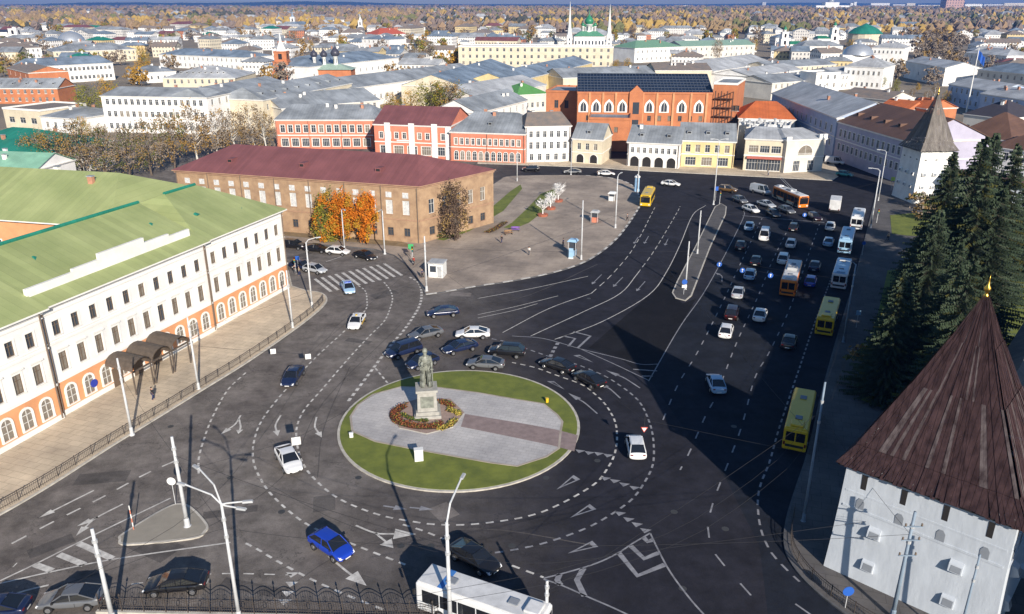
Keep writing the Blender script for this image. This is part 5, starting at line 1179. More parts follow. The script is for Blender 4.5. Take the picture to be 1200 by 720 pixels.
tag(mb.build('forest', [leafmat('far brown woods', (.29, .20, .12)), leafmat('far grey brown woods', (.20, .155, .13)), leafmat('far dark pines', (.075, .075, .055)), leafmat('far golden woods', (.40, .27, .08)), leafmat('far ochre woods', (.27, .19, .10)), leafmat('far olive woods', (.15, .15, .06))]), 'brown autumn woods and wooded suburbs up to the horizon', 'forest', None, 'stuff')
# low wooded hills at the horizon
for lab, y0, hh, x0, x1, sd in (('dark wooded ridge along the horizon at the left', 9000, 58, -7500, 1500, 3), ('wooded ridge along the horizon at the right', 11000, 46, 500, 9500, 4)):
    q = MB(); r = random.Random(sd); N = 90; top = []; 
    for i in range(N+1):
        t = i/N; x = x0 + (x1-x0)*t; z = hh*(math.sin(math.pi*t)**.5)*(.7+.15*math.sin(t*9+sd)+.12*math.sin(t*23)+r.uniform(-.05, .05)); top.append((x, z))
    for (a, za), (b, zb) in zip(top, top[1:]):
        q.face([(a, y0-900, -1), (b, y0-900, -1), (b, y0, zb), (a, y0, za)]); q.face([(b, y0+900, -1), (a, y0+900, -1), (a, y0, za), (b, y0, zb)])
    o = q.build('hills', [mat('dark pine ridge', (.035, .05, .045), .95, .3, .01)]); struct(o, lab)
# ================================================================== vehicles
def paint(name, col): return mat('car paint ' + name, col, .28, 0, spec=.6, coat=.5, metal=.1 if max(col) < .6 else 0)
PC = {'white': paint('white', (.72, .72, .72)), 'black': paint('black', (.012, .012, .014)), 'navy': paint('navy', (.012, .02, .06)), 'blue': paint('blue', (.012, .05, .42)), 'grey': paint('grey', (.13, .135, .145)),
      'silver': paint('silver', (.42, .44, .47)), 'red': paint('dark red', (.022, .006, .006)), 'orange': paint('orange', (.65, .20, .02)), 'yellow': paint('yellow', (.72, .45, .015)), 'lightblue': paint('light blue', (.30, .45, .62)), 'brown': paint('brown', (.12, .065, .02)), 'teal': paint('teal', (.05, .30, .28))}
M_cg = mat('car glass', (.012, .014, .018), .06, 0, spec=.9); M_tyre = mat('tyre rubber', (.016, .016, .017), .9, .1); M_rim = mat('alloy rim', (.45, .45, .46), .35, 0, metal=.8)
M_head = mat('headlamp', (.70, .72, .75), .15, 0, spec=.8); M_tail = mat('tail lamp', (.16, .010, .010), .2, 0, spec=.7); M_plate = mat('number plate', (.7, .7, .68), .6, 0); M_blackpl = mat('black plastic', (.02, .02, .022), .6, 0)
# each kind: length, width, height, hood z, windscreen base x, roof front x, roof rear x, rear glass base x, tail z, belt z
KINDS = {'sedan': (4.7, 1.86, 1.47, .88, 1.22, .38, -.85, -1.95, 1.06), 'hatch': (4.25, 1.82, 1.54, .92, 1.22, .42, -1.25, -2.0, 1.0), 'suv': (4.7, 1.92, 1.72, 1.04, 1.3, .5, -1.6, -2.22, 1.1), 'mpv': (4.85, 1.94, 1.80, 1.0, 1.55, .75, -1.9, -2.32, 1.04), 'van': (5.1, 1.98, 2.25, 1.15, 1.75, 1.15, -2.4, -2.5, 1.2)}
_cm = {}
def car_meshes(kind):
    if kind in _cm: return _cm[kind]
    L, W, H, hz, wb, rf, rr, rb, tz = KINDS[kind]; h = L/2; w = W/2; bz = hz + .06; out = {}
    st = [(-h-.02, .40, tz-.26, .80), (-h+.04, .28, tz-.04, .92), (-h+.3, .27, tz, .96), (rb, .24, tz+.02, .985), (-L*.3-.36, .24, bz+.02, 1), (-L*.3-.26, .52, bz+.02, 1), (-L*.3, .66, bz+.02, 1), (-L*.3+.26, .52, bz+.02, 1), (-L*.3+.36, .22, bz+.02, 1), (0, .22, bz+.02, 1),
          (L*.3-.36, .22, bz, 1), (L*.3-.26, .52, bz, 1), (L*.3, .66, bz-.02, 1), (L*.3+.26, .52, hz-.04, .99), (L*.3+.36, .24, hz-.07, .97), (h-.16, .24, hz-.15, .90), (h+.03, .32, hz-.28, .74)]
    st = sorted(st, key=lambda s: s[0])
    mb = MB(); rings = []
    for x, zb, zt, k in st:
        ww = w*k; zm = zb + (zt-zb)*.55; zm = max(zb+.02, zm)
        rings.append([(x, -ww*.96, zb), (x, -ww, zm), (x, -ww*.95, zt-.05), (x, -ww*.80, zt), (x, 0, zt+.035), (x, ww*.80, zt), (x, ww*.95, zt-.05), (x, ww, zm), (x, ww*.96, zb)])
    n = 9; mb.v = [p for r in rings for p in r]
    for i in range(len(rings)-1):
        for j in range(n): mb.f.append((i*n+j, i*n+(j+1) % n, (i+1)*n+(j+1) % n, (i+1)*n+j)[::-1]); mb.m.append(0)
    mb.f.append(tuple(range(n))); mb.m.append(0); k0 = (len(rings)-1)*n; mb.f.append(tuple(k0+i for i in reversed(range(n)))); mb.m.append(0)
    out['body'] = mb
    # greenhouse: glass with body coloured roof and pillars
    rt = w*.70; rw = w*.90
    def sec(x, z, ww): return [(x, -ww, z), (x, ww, z)]
    g = MB(); a = (wb, bz-.03); b = (rf, H-.05); c = (rr, H-.05); d = (rb, (tz if kind == 'sedan' else bz)+.0)
    lo = [(a[0], -rw*.97, a[1]), (a[0], rw*.97, a[1]), (d[0], rw*.95, d[1]), (d[0], -rw*.95, d[1])]; hi = [(b[0], -rt, b[1]), (b[0], rt, b[1]), (c[0], rt, c[1]), (c[0], -rt, c[1])]
    g.face([lo[0], lo[1], hi[1], hi[0]]); g.face([lo[2], lo[3], hi[3], hi[2]]); g.face([lo[1], lo[2], hi[2], hi[1]]); g.face([lo[3], lo[0], hi[0], hi[3]]); out['glass'] = g
    p = MB()
    def V(a): return Vector(a)
    hi2 = [V(v) for v in hi]; lo2 = [V(v) for v in lo]
    def bar(u, v, r=.045): p.tube(u, v, r, r, 5)
    for i in range(4): bar(lo2[i], hi2[i])
    for t in (.46,) if kind != 'van' else (.3, .62):
        for s in (0, 1):
            lo_a, lo_b = (lo2[0], lo2[3]) if s == 0 else (lo2[1], lo2[2]); hi_a, hi_b = (hi2[0], hi2[3]) if s == 0 else (hi2[1], hi2[2]); bar(lo_a.lerp(lo_b, t), hi_a.lerp(hi_b, t), .04)
    xs = [b[0], (b[0]*2+c[0])/3, (b[0]+2*c[0])/3, c[0]]; rg = []
    for i, x in enumerate(xs):
        e = .0 if i in (0, 3) else .05; rg.append([(x, -rt-.02, H-.06), (x, -rt*.85, H-.015+e*.3), (x, 0, H+e*.5), (x, rt*.85, H-.015+e*.3), (x, rt+.02, H-.06)])
    k = len(p.v); p.v += [q for r in rg for q in r]
    for i in range(3):
        for j in range(4): p.f.append((k+i*5+j, k+(i+1)*5+j, k+(i+1)*5+j+1, k+i*5+j+1)[::-1]); p.m.append(0)
    if kind == 'van':                # panelled rear half
        for s in (-1, 1): p.face([(-.1, s*rw*.985, bz), (d[0], s*rw*.97, d[1]), (c[0], s*(rt+.01), H-.05), (-.1, s*(rt+.015), H-.05)])
    out['roof'] = p
    wl = MB(); wl.tube((0, -.11, 0), (0, .11, 0), .325, .325, 16); rm_ = MB()
    for s in (-1, 1): rm_.tube((0, s*.10, 0), (0, s*.125, 0), .21, .19, 12)
    out['tyre'] = wl; out['rim'] = rm_
    l = MB(); l.hexa([(h-.16, -.22, hz-.36), (h-.0, -.16, hz-.36), (h-.0, .16, hz-.36), (h-.16, .22, hz-.36)], [(h-.3, -.22, hz-.18), (h-.10, -.16, hz-.21), (h-.10, .16, hz-.21), (h-.3, .22, hz-.18)]); out['headlight'] = l
    t = MB(); t.box(-h-.012, -.13, tz-.25, -h+.10, .13, tz-.12); out['taillight'] = t
    tr = MB(); tr.box(-h-.02, -.26, .5, -h+.02, .26, .61, 1); tr.box(h-.03, -.26, .38, h+.02, .26, .48, 1); tr.box(h-.06, -w*.55, .34, h+.005, w*.55, .5, 0)
    for s in (-1, 1): tr.box(wb-.32, s*(w+.02)-.1*(s > 0) - 0*s, bz-.02, wb-.18, s*(w+.02)+.1*(s < 0) + .1*s*1, bz+.13, 0)
    out['trim'] = tr
    res = {}
    for k_, m_ in out.items(): res[k_] = m_.mesh('car_' + k_, [M_cg] if k_ == 'glass' else [M_tyre] if k_ == 'tyre' else [M_rim] if k_ == 'rim' else [M_head] if k_ == 'headlight' else [M_tail] if k_ == 'taillight' else [M_blackpl, M_plate] if k_ == 'trim' else [PC['white']], k_ in ('body', 'tyre'))
    _cm[kind] = (res, L, W, H, hz, tz); return _cm[kind]
_paintmesh = {}
def painted(kind, part, color):
    k = (kind, part, color)
    if k not in _paintmesh: me = _cm[kind][0][part].copy(); me.materials[0] = PC[color]; _paintmesh[k] = me
    return _paintmesh[k]
def car(px, py, hx, hy, kind, color, label, extra=None, scale=1.06, cat='car'):
    res, L, W, H, hz, tz = car_meshes(kind)
    p = G(px, py, .75); q = G(px + hx, py + hy, .75); d = q - p
    z = 0.012
    T = thing('parked_car' if extra == 'parked' else 'delivery_van' if kind == 'van' else 'car', label, 'van' if kind == 'van' else cat, (p.x, p.y, z), math.atan2(d.y, d.x), 'cars on the square and its streets'); T.scale = (scale,)*3
    b = link('body', painted(kind, 'body', color), T); ss = b.modifiers.new('round', 'SUBSURF'); ss.levels = 1; ss.render_levels = 1 if p.y > 110 else 2
    g = link('windows', res['glass'], T); link('roof', painted(kind, 'roof', color), T)
    near = p.y < 170
    for sx in (-1, 1):
        for sy in (-1, 1):
            o = link('wheel', res['tyre'], T, (sx*L*.3, sy*(W/2-.1), .325))
            if near: link('rim', res['rim'], o)
    for sy in (-1, 1):
        link('headlight', res['headlight'], T, (0, sy*W*.31, 0)); link('taillight', res['taillight'], T, (0, sy*W*.33, 0))
    if p.y < 135: m = MB(); [m.box(-L*.12+k_*.0, s*(W/2+.005)-.008, .5, -L*.12+.02, s*(W/2+.005)+.008, hz-.05) for s in (-1, 1) for k_ in (0,)]; m.build('door_gap', [M_blackpl], T)
    if near: link('bumper_trim', res['trim'], T)
    if extra == 'taxi': m = MB(); m.box(-.25, -.12, H, .05, .12, H+.16); m.build('taxi_sign', [PC['yellow']], T); m = MB(); [m.box(-1.1, s*W/2*1.0-.012, .5, .9, s*W/2*1.0+.012, .78) for s in (-1, 1)]; m.build('yellow_stripe', [PC['yellow']], T)
    if extra == 'police': m = MB(); m.box(-.1, -.5, H, .1, .5, H+.12); m.build('light_bar', [PC['blue']], T); m = MB(); [m.box(-1.4, s*W/2-.012, .55, 1.2, s*W/2+.012, .78) for s in (-1, 1)]; m.build('blue_stripe', [PC['blue']], T)
    return T
cars = [
 (388, 638, 22, 14, 'hatch', 'blue', 'bright blue hatchback on the ring road at the bottom of the roundabout'),
 (338, 537, 8, 14, 'sedan', 'white', 'white car coming round the left side of the roundabout'),
 (343, 440, -7, 10, 'sedan', 'navy', 'dark blue car alone in the left approach lanes'),
 (418, 376, -5, 8, 'sedan', 'white', 'white taxi with yellow stripes driving down the left approach', 'taxi'),
 (408, 337, 4, 8, 'hatch', 'lightblue', 'small pale blue patrol car leaving the zebra crossing', 'police'),
 (519, 365, -14, 1, 'sedan', 'navy', 'dark blue car above the queue, nearest to the plaza kerb'),
 (499, 390, -14, 3, 'sedan', 'grey', 'dark grey saloon with bright reflections left of the white one'),
 (554, 390, -14, 0, 'sedan', 'white', 'white saloon in the queue above the roundabout'),
 (473, 410, -13, 4, 'mpv', 'navy', 'large dark people carrier nearest to the monument shadow'),
 (495, 423, -12, 4, 'hatch', 'navy', 'dark blue hatchback just above the monument'),
 (539, 406, -13, 3, 'sedan', 'navy', 'dark blue saloon directly below the white one'),
 (594, 411, -13, -1, 'suv', 'black', 'black car at the right of the queue above the roundabout'),
 (569, 425, -14, -1, 'sedan', 'grey', 'dark grey car touching the top kerb of the central island'),
 (653, 427, -12, -4, 'sedan', 'black', 'black saloon at the right end of the dashed give way line'),
 (690, 443, -11, -6, 'sedan', 'black', 'black car behind the black saloon, nearer to the avenue'),
 (745, 522, -3, -14, 'hatch', 'white', 'white hatchback on the right side of the roundabout'),
 (839, 448, -4, -10, 'sedan', 'lightblue', 'pale blue saloon alone in the shaded avenue'),
 (206, 682, -30, 2, 'sedan', 'black', 'black saloon in front of the splitter island, behind the railing'),
 (84, 700, -30, 2, 'sedan', 'grey', 'dark grey saloon at the bottom left by the white pole'),
 (-6, 712, -30, 2, 'sedan', 'navy', 'dark blue car cut off by the bottom left corner'),
 (556, 652, 20, 12, 'sedan', 'black', 'black car right above the white bus'),
 (622, 198, -12, 0, 'suv', 'black', 'black off roader on the far street, left of the others'),
 (671, 201, -12, 0, 'sedan', 'grey', 'dark car on the far street below the cream house'),
 (710, 203, 12, 0, 'sedan', 'white', 'white car on the far street below the dark passage'),
 (786, 215, 12, 1, 'sedan', 'white', 'white saloon right of the yellow bus at the top'),
 (852, 222, 10, 1, 'suv', 'brown', 'dark yellow brown taxi at the head of the long traffic island'),
 (867, 234, 8, 3, 'hatch', 'grey', 'dark grey hatchback below the brown taxi'),
 (891, 224, 9, 2, 'van', 'silver', 'silver grey van left of the far orange bus'),
 (880, 245, 9, 3, 'hatch', 'white', 'white hatchback above the left stop line'),
 (898, 239, 10, 3, 'sedan', 'silver', 'silver saloon left of the far orange bus, lower one'),
 (922, 246, 8, 3, 'hatch', 'grey', 'light grey hatchback partly behind the orange bus corner'),
 (906, 250, 5, 3, 'hatch', 'black', 'dark small car over the stop line'),
 (954, 254, 6, 3, 'hatch', 'red', 'dark red car left of the small box truck'),
 (878, 265, 3, -10, 'hatch', 'lightblue', 'pale blue hatchback first in the leftmost lane'),
 (896, 276, 3, -10, 'van', 'white', 'white panel van in the second lane'),
 (868, 287, 3, -10, 'sedan', 'black', 'black saloon second in the leftmost lane'),
 (930, 266, 3, -10, 'hatch', 'black', 'small black car first in the third lane'),
 (927, 285, 3, -10, 'hatch', 'white', 'white hatchback second in the third lane'),
 (973, 265, 3, -10, 'hatch', 'white', 'small white car behind the box truck'),
 (971, 283, 3, -10, 'sedan', 'lightblue', 'pale blue saloon left of the light blue bus'),
 (918, 303, 3, -10, 'suv', 'white', 'white off roader right above the near orange trolleybus'),
 (955, 311, 3, -10, 'sedan', 'navy', 'dark blue saloon right of the near orange trolleybus'),
 (886, 305, 3, -10, 'sedan', 'black', 'black saloon left of the white off roader'),
 (879, 321, 3, -10, 'hatch', 'lightblue', 'pale blue hatchback in the middle of the second lane'),
 (950, 329, 3, -10, 'hatch', 'blue', 'blue hatchback right of the rear of the near orange trolleybus'),
 (865, 342, 3, -10, 'sedan', 'silver', 'silver saloon near the tip of the long traffic island'),
 (858, 366, 3, -10, 'suv', 'red', 'very dark red off roader below the silver saloon'),
 (891, 368, 3, -10, 'sedan', 'white', 'white saloon left of the near orange trolleybus, in the third lane'),
 (851, 387, 3, -10, 'hatch', 'white', 'white hatchback last in the leftmost lane'),
 (925, 399, 3, -10, 'sedan', 'black', 'black saloon in deep shade left of the middle yellow bus'),
 (344, 287, 12, 1, 'suv', 'black', 'black car parked below the brick wall, leftmost', 'parked'),
 (371, 291, 12, 1, 'sedan', 'black', 'black car parked left of the white one at the brick wall', 'parked'),
 (396, 294, 12, 1, 'hatch', 'white', 'white car parked below the orange maples', 'parked'),
 (428, 299, 12, 3, 'sedan', 'black', 'black saloon parked right of the white one by the lamp post', 'parked'),
 (369, 315, 10, 2, 'hatch', 'silver', 'small silver car left of the zebra crossing'),
 (353, 311, 10, 2, 'hatch', 'navy', 'dark small car beside the palace corner'),
 (990, 204, 8, 1, 'hatch', 'teal', 'teal car at the mouth of the side street'),
 (1005, 185, 8, 3, 'hatch', 'grey', 'grey car parked along the lilac street front', 'parked'),
 (1015, 191, 8, 3, 'hatch', 'white', 'white car parked along the lilac street front', 'parked'),
 (1030, 199, 8, 3, 'hatch', 'black', 'black car parked along the lilac street front', 'parked'),
 (978, 190, 10, 1, 'van', 'white', 'white van at the corner of the pale corner house'),
]
for c in cars: car(*c[:7], extra=c[7] if len(c) > 7 else None)

def bus(name, label, cat, px, py, hx, hy, L, W, H, body, lower=None, roofc=None, poles=False, group='buses on the avenue', front_dark=True, stripe=None, hatch=2):
    p = G(px, py, H*.5); q = G(px+hx, py+hy, H*.5); d = q - p
    T = thing(name, label, cat, (p.x, p.y, .012), math.atan2(d.y, d.x), group); h, w = L/2, W/2
    q = MB(); q.box(-h, -w, .32, h, w, H-.1); o = q.build('body', [body], T); bevel(o, .16, 3)
    q = MB(); q.box(-h+.12, -w+.12, H-.1, h-.12, w-.12, H+.02); o = q.build('roof', [roofc or body], T); bevel(o, .06, 2)
    if lower: q = MB(); q.box(-h+.1, -w-.012, .4, h-.1, w+.012, 1.05); q.build('skirt', [lower], T)
    n = max(4, int((L-1.6)/1.35))
    for s in (-1, 1):
        for i in range(n):
            x0 = -h+.5+(L-1.0)*i/n; x1 = -h+.5+(L-1.0)*(i+1)/n-.1; door = (s == -1 and i in (0, n-1, n//2))
            q = MB(); q.box(x0, s*w-.02 if s > 0 else s*w-.018, .5 if door else 1.25, x1, s*w+.018 if s > 0 else s*w+.02, H-.6); q.build('door' if door else 'side_window', [M_cg], T)
    q = MB(); q.box(h-.05, -w+.18, 1.15, h+.02, w-.18, H-.45); q.build('windscreen', [M_cg], T)
    q = MB(); q.box(-h-.02, -w+.25, 1.45, -h+.05, -.06, H-.5); q.box(-h-.02, .06, 1.45, -h+.05, w-.25, H-.5); q.build('rear_window', [M_cg], T)
    q = MB(); q.box(-h-.02, -w+.3, .72, -h+.05, w-.3, 1.02); q.build('rear_grille', [M_blackpl], T)
    q = MB(); q.box(h-.05, -w+.5, H-.38, h+.03, w-.5, H-.18); q.build('destination_board', [M_blackpl], T)
    for sx in (-.32, .30):
        for sy in (-1, 1):
            q = MB(); q.tube((0, -.15, 0), (0, .15, 0), .46, .46, 16); o = q.build('wheel', [M_tyre], T, True); o.location = (L*sx, sy*(w-.12), .46)
            q = MB(); q.tube((0, sy*.12, 0), (0, sy*.17, 0), .26, .24, 12); q.build('rim', [M_rim], o)
    for sy in (-1, 1):
        q = MB(); q.box(h-.03, sy*w*.72-.18, .62, h+.03, sy*w*.72+.18, .86); q.build('headlight', [M_head], T)
        q = MB(); q.box(-h-.03, sy*w*.86-.09, .9, -h+.03, sy*w*.86+.09, 1.3); q.build('taillight', [M_tail], T)
        q = MB(); q.box(h-.1, sy*(w+.2)-.05, 1.9, h+.1, sy*(w+.2)+.05, 2.4); q.tube((h-.1, sy*w*.95, 2.4), (h, sy*(w+.2), 2.35), .025, .025, 5); q.build('mirror', [M_blackpl], T)
    for i in range(hatch):
        x = -h*.5 + L*.5*i/max(1, hatch-1) if hatch > 1 else 0
        q = MB(); q.box(x-.42, -.36, H+.02, x+.42, .36, H+.13); o = q.build('roof_hatch', [M_grey_niche], T); bevel(o, .04, 1)
    q = MB(); q.box(-h+.35, -w*.55, H+.02, -h+1.6, w*.55, H+.26); o = q.build('roof_unit', [roofc or body], T); bevel(o, .08, 2)
    if stripe: q = MB(); q.box(h-2.4, -w+.14, H+.021, h-1.9, w-.14, H+.034); q.build('roof_stripe', [stripe], T)
    if poles:
        q = MB(); q.box(-.8, -.8, H, 1.2, .8, H+.45); o = q.build('collector_base', [M_roof_lt], T); bevel(o, .08, 2)
        for s in (-.3, .3): q = MB(); q.tube((.3, s, H+.45), (-h-.6, s*.9, 5.6), .05, .03, 6); q.build('trolley_pole', [M_roof_lt], T)
    return T
Y = mat('bus yellow paint', (.66, .43, .02), .35, .05, 1, coat=.3); O = mat('bus orange paint', (.70, .19, .02), .35, .05, 1, coat=.3); Wp = mat('bus white paint', (.68, .69, .70), .35, .05, 1, coat=.3); Bp = mat('bus pale blue paint', (.30, .48, .66), .35, .05, 1, coat=.3)
Cream = mat('bus cream paint', (.55, .50, .38), .4, .1, 1); Bst = mat('blue stripe paint', (.06, .20, .52), .4, 0); WpL = mat('bus dirty white roof', (.60, .60, .60), .5, .15, .8)
bus('bus', 'white bus with a blue roof stripe at the bottom, in front of the railing', 'bus', 566, 712, -20, -7, 10.6, 2.5, 3.0, Wp, roofc=WpL, stripe=Bst, group='buses on the square', hatch=2)
bus('bus', 'bright yellow bus coming from the far street beside the plaza', 'bus', 759, 231, -9, 17, 9.6, 2.5, 3.0, Y, group='buses on the square')
def nd(x, y, dx, dy): return x, y, dx, dy
bus('bus', 'yellow bus nearest to the camera in the bus lane of the avenue', 'bus', 937, 492, 3.4, -15, 10.2, 2.45, 3.0, Y)
bus('bus', 'yellow bus in the bus lane, farther one behind the pale buses', 'bus', 970, 371, 3.0, -10, 9.6, 2.45, 3.0, Y)
bus('bus', 'white bus third from the camera in the bus lane', 'bus', 986, 321, 3.0, -10, 9.6, 2.45, 3.0, Wp, roofc=Bp)
bus('bus', 'light blue bus in the bus lane left of the farthest white one', 'bus', 992, 282, 2.8, -10, 10.5, 2.45, 3.0, Bp)
bus('bus', 'white bus farthest away in the bus lane, next to the lawn', 'bus', 1005, 257, 2.8, -10, 9, 2.45, 3.0, Wp)
bus('trolleybus', 'orange trolleybus with a pale roof seen from behind in the avenue', 'trolleybus', 927, 326, 3.0, -10, 11.8, 2.5, 3.1, O, roofc=WpL, poles=True)
bus('trolleybus', 'orange and cream trolleybus crossing the far end of the avenue', 'trolleybus', 926, 231, 12, 5, 11.8, 2.5, 3.1, O, lower=Cream, roofc=WpL, poles=True)
# small box truck
p = G(979, 239, 1.5); q_ = G(980.5, 232, 1.5); d = q_ - p
T = thing('box_truck', 'small white and blue box truck above the pale blue bus', 'truck', (p.x, p.y, .012), math.atan2(d.y, d.x))
q = MB(); q.box(-3.6, -1.2, .8, 1.6, 1.2, 3.1); o = q.build('cargo_box', [WpL], T); bevel(o, .06, 1)
q = MB(); q.hexa([(1.75, -1.1, .5), (3.5, -1.1, .5), (3.5, 1.1, .5), (1.75, 1.1, .5)], [(1.75, -1.05, 2.3), (3.0, -1.0, 2.3), (3.0, 1.0, 2.3), (1.75, 1.05, 2.3)]); o = q.build('cab', [Bp], T); bevel(o, .08, 2)
q = MB(); q.hexa([(3.3, -.95, 1.35), (3.34, -.95, 1.35), (3.34, .95, 1.35), (3.3, .95, 1.35)], [(3.06, -.92, 2.15), (3.12, -.92, 2.15), (3.12, .92, 2.15), (3.06, .92, 2.15)]); q.build('windscreen', [M_cg], T)
q = MB(); q.box(-3.65, -1.1, .5, 3.4, 1.1, .78); q.build('chassis', [M_blackpl], T)
for x in (-2.3, 2.5):
    for s in (-1, 1): q = MB(); q.tube((x, s*1.0-.14, .45), (x, s*1.0+.14, .45), .45, .45, 14); q.build('wheel', [M_tyre], T)
for s in (-1, 1): q = MB(); q.box(-3.68, s*.95-.1, .85, -3.6, s*.95+.1, 1.1); q.build('taillight', [M_tail], T)
# ================================================================== poles, lamps, wires
M_pole = mat('pale painted steel pole', (.52, .53, .54), .6, .15, 1); M_lamp = mat('lamp housing', (.40, .41, .42), .5, .1); M_polebl = mat('grey blue steel pole', (.20, .26, .33), .6, .15, 1)
POLE = {}
def pole(key, bx, by, ty, label, r=.17, arms=(), m=None, collar=True, cat='pole', tilt=None):
    p = G(bx, by); H = min(16, HT(p, ty)); T = thing('lamp_post' if arms else 'wire_pole', label, 'lamp post' if arms else 'pole', p, 0, 'steel poles round the square')
    m = m or M_pole
    q = MB(); q.tube((0, 0, 0), (0, 0, H), r, r*.62, 10); q.build('shaft', [m], T, True)
    q = MB(); q.lathe([(r*1.9, 0), (r*1.9, .12), (r*1.25, .2), (r*1.2, .9), (r, 1.0)], (0, 0, 0), 10); q.build('base', [m], T)
    if collar:
        for f_ in (.72, .86): q = MB(); q.tube((0, 0, H*f_), (0, 0, H*f_+.25), r*1.05, r*1.05, 8); q.build('clamp', [M_lamp], T)
    for ang, ln, up in arms:
        a = R(ang); d = Vector((math.cos(a), math.sin(a), 0)); q = MB(); b0 = Vector((0, 0, H-.1)); b1 = b0 + d*ln*.25 + Vector((0, 0, up*.7)); b2 = b0 + d*ln + Vector((0, 0, up)); q.path([b0, b1, b2], r*.4, 6); ar = q.build('arm', [m], T)
        q = MB(); u = d; n = Vector((-d.y, d.x, 0)); c = b2; q.hexa([tuple(c + n*.14*s1 + u*s2 - Vector((0, 0, .09))) for s1, s2 in ((-1, 0), (-1, .75), (1, .75), (1, 0))], [tuple(c + n*.10*s1 + u*s2 + Vector((0, 0, .05))) for s1, s2 in ((-1, 0), (-1, .7), (1, .7), (1, 0))]); q.build('lamp_head', [M_lamp], ar)
    POLE[key] = (p.x, p.y, H); return T
pole('a', 155, 510, 420, 'pale pole on the sandy pavement, nearest to the camera at the palace', .16)
pole('b', 233, 457, 372, 'pale pole at the railing beside the entrance canopies', .16)
pole('c', 343, 385, 317, 'pale pole at the rounded end of the sandy pavement', .16)
pole('d', 366, 361, 284, 'pale pole between the palace corner and the zebra crossing', .15, [(30, 1.6, .6)])
pole('e', 404, 294, 246, 'pale lamp post in front of the orange maple', .13, [(-60, 1.4, .5)])
pole('f', 451, 298, 247, 'pale lamp post right of the orange maples', .15, [(-100, 1.4, .5)])
pole('g', 500, 342, 277, 'pale pole at the left corner of the plaza', .18)
pole('h', 681, 305, 235, 'pale pole on the plaza behind the blue topped pillar', .16)
pole('i', 721, 268, 207, 'pale lamp post on the plaza kerb, tall one in the middle', .17, [(60, 1.5, .6)])
pole('j', 747, 226, 172, 'pale lamp post behind the yellow bus', .14, [(200, 1.5, .5)])
pole('k', 220, 618, 512, 'thick pale pole on the small triangular island', .2)
pole('l', 281, 728, 590, 'tall pale lamp post with several arms at the bottom left', .16, [(8, 1.5, .1), (-12, 1.2, -.1), (158, 3.2, .9), (140, 2.6, 2.0)])
pole('m', 133, 730, 620, 'thick pale pole at the bottom left beside the dark grey saloon', .2)
pole('n', 528, 742, 612, 'pale lamp post rising in front of the white bus', .19, [(75, 3.4, 1.6)])
pole('o', 640, 742, 681, 'short looking pale post right of the white bus', .17)
pole('p', 803, 340, 283, 'pale pole at the near tip of the long traffic island', .15)
pole('q', 817, 298, 247, 'pale pole in the middle of the long traffic island', .15)
pole('r', 836, 240, 165, 'tall lamp post at the far end of the long traffic island', .15, [(180, 1.4, .5), (0, 1.4, .5)])
pole('s', 606, 213, 178, 'thin lamp post on the plaza before the corner house', .12, [(270, 1.2, .4)])
pole('t', 669, 205, 165, 'thin lamp post before the cream house', .12, [(270, 1.2, .4)])
pole('u', 941, 612, 448, 'long grey blue pole beside the nearest yellow bus', .14, (), M_polebl)
pole('v', 988, 402, 310, 'grey blue pole on the shaded pavement by the middle yellow bus', .14, [(160, 1.4, .5)], M_polebl)
pole('w', 1020, 268, 200, 'pale pole beside the farthest white bus', .15, [(160, 1.6, .5)])
pole('x', 1029, 236, 178, 'thin pole at the far end of the bus lane', .12, [(160, 1.4, .5)])
pole('y', 1045, 726, 600, 'blue grey pole with insulators in front of the white tower', .17, (), M_polebl)
pole('z', 1120, 760, 650, 'thin grey pole against the right part of the white tower', .11, (), M_polebl)
# crossarms with insulators on pole y
x, y, H = POLE['y']; T = thing('wire_bracket', 'steel wire bracket with insulators clamped to the blue grey pole by the tower', 'bracket', (x, y, H*.62))
for z in (0, 1.4, 2.6):
    q = MB(); q.box(-.7, -.24, z, .7, -.17, z+.08); q.build('crossarm', [M_polebl], T)
    for s in (-.6, .6): q = MB(); q.lathe([(.06, 0), (.09, .08), (.04, .12), (.08, .2), (.02, .26)], (s, -.2, z+.08), 8); q.build('insulator', [M_pipe], T)
M_wire = mat('overhead wire', (.025, .025, .028), .7, 0)
def wire(pts, label, r=.013, sag=.4):
    q = MB()
    for a, b in zip(pts, pts[1:]):
        a, b = Vector(a), Vector(b); n = 8; P = [a.lerp(b, i/n) - Vector((0, 0, sag*4*(i/n)*(1-i/n))) for i in range(n+1)]
        q.path(P, r, 4)
    o = q.build('overhead_wire', [M_wire]); return tag(o, label, 'wire', 'overhead wires of the trolleybus line')
def top(k, f=.92): x, y, H = POLE[k]; return (x, y, H*f)
def W_(k1, k2, lab, f=.8): wire([top(k1, f), top(k2, f)], lab)
W_('a', 'k', 'span wire from the pavement pole to the pole on the triangular island'); W_('k', 'l', 'span wire from the triangular island to the tall lamp post'); W_('l', 'm', 'span wire between the two bottom left poles')
W_('b', 'g', 'span wire across the left approach lanes'); W_('g', 'p', 'span wire from the plaza corner to the tip of the long island'); W_('p', 'v', 'span wire over the avenue by the middle yellow bus'); W_('q', 'w', 'span wire over the avenue by the white buses')
W_('h', 'q', 'span wire from the plaza to the long island'); W_('i', 'r', 'span wire from the tall plaza lamp post'); W_('u', 'o', 'long span wire over the chevron area'); W_('n', 'l', 'span wire between the bottom lamp posts'); W_('y', 'u', 'span wire along the white tower'); W_('y', 'n', 'long span wire from the tower pole to the bus'); W_('n', 'k', 'span wire over the bright blue hatchback'); W_('c', 'g', 'span wire over the zebra crossing')
def cont(px, z, lab):
    P = smoothpts([G(x, y, z) for x, y in px], 4); wire([tuple(p) for p in P], lab, .013, 0)
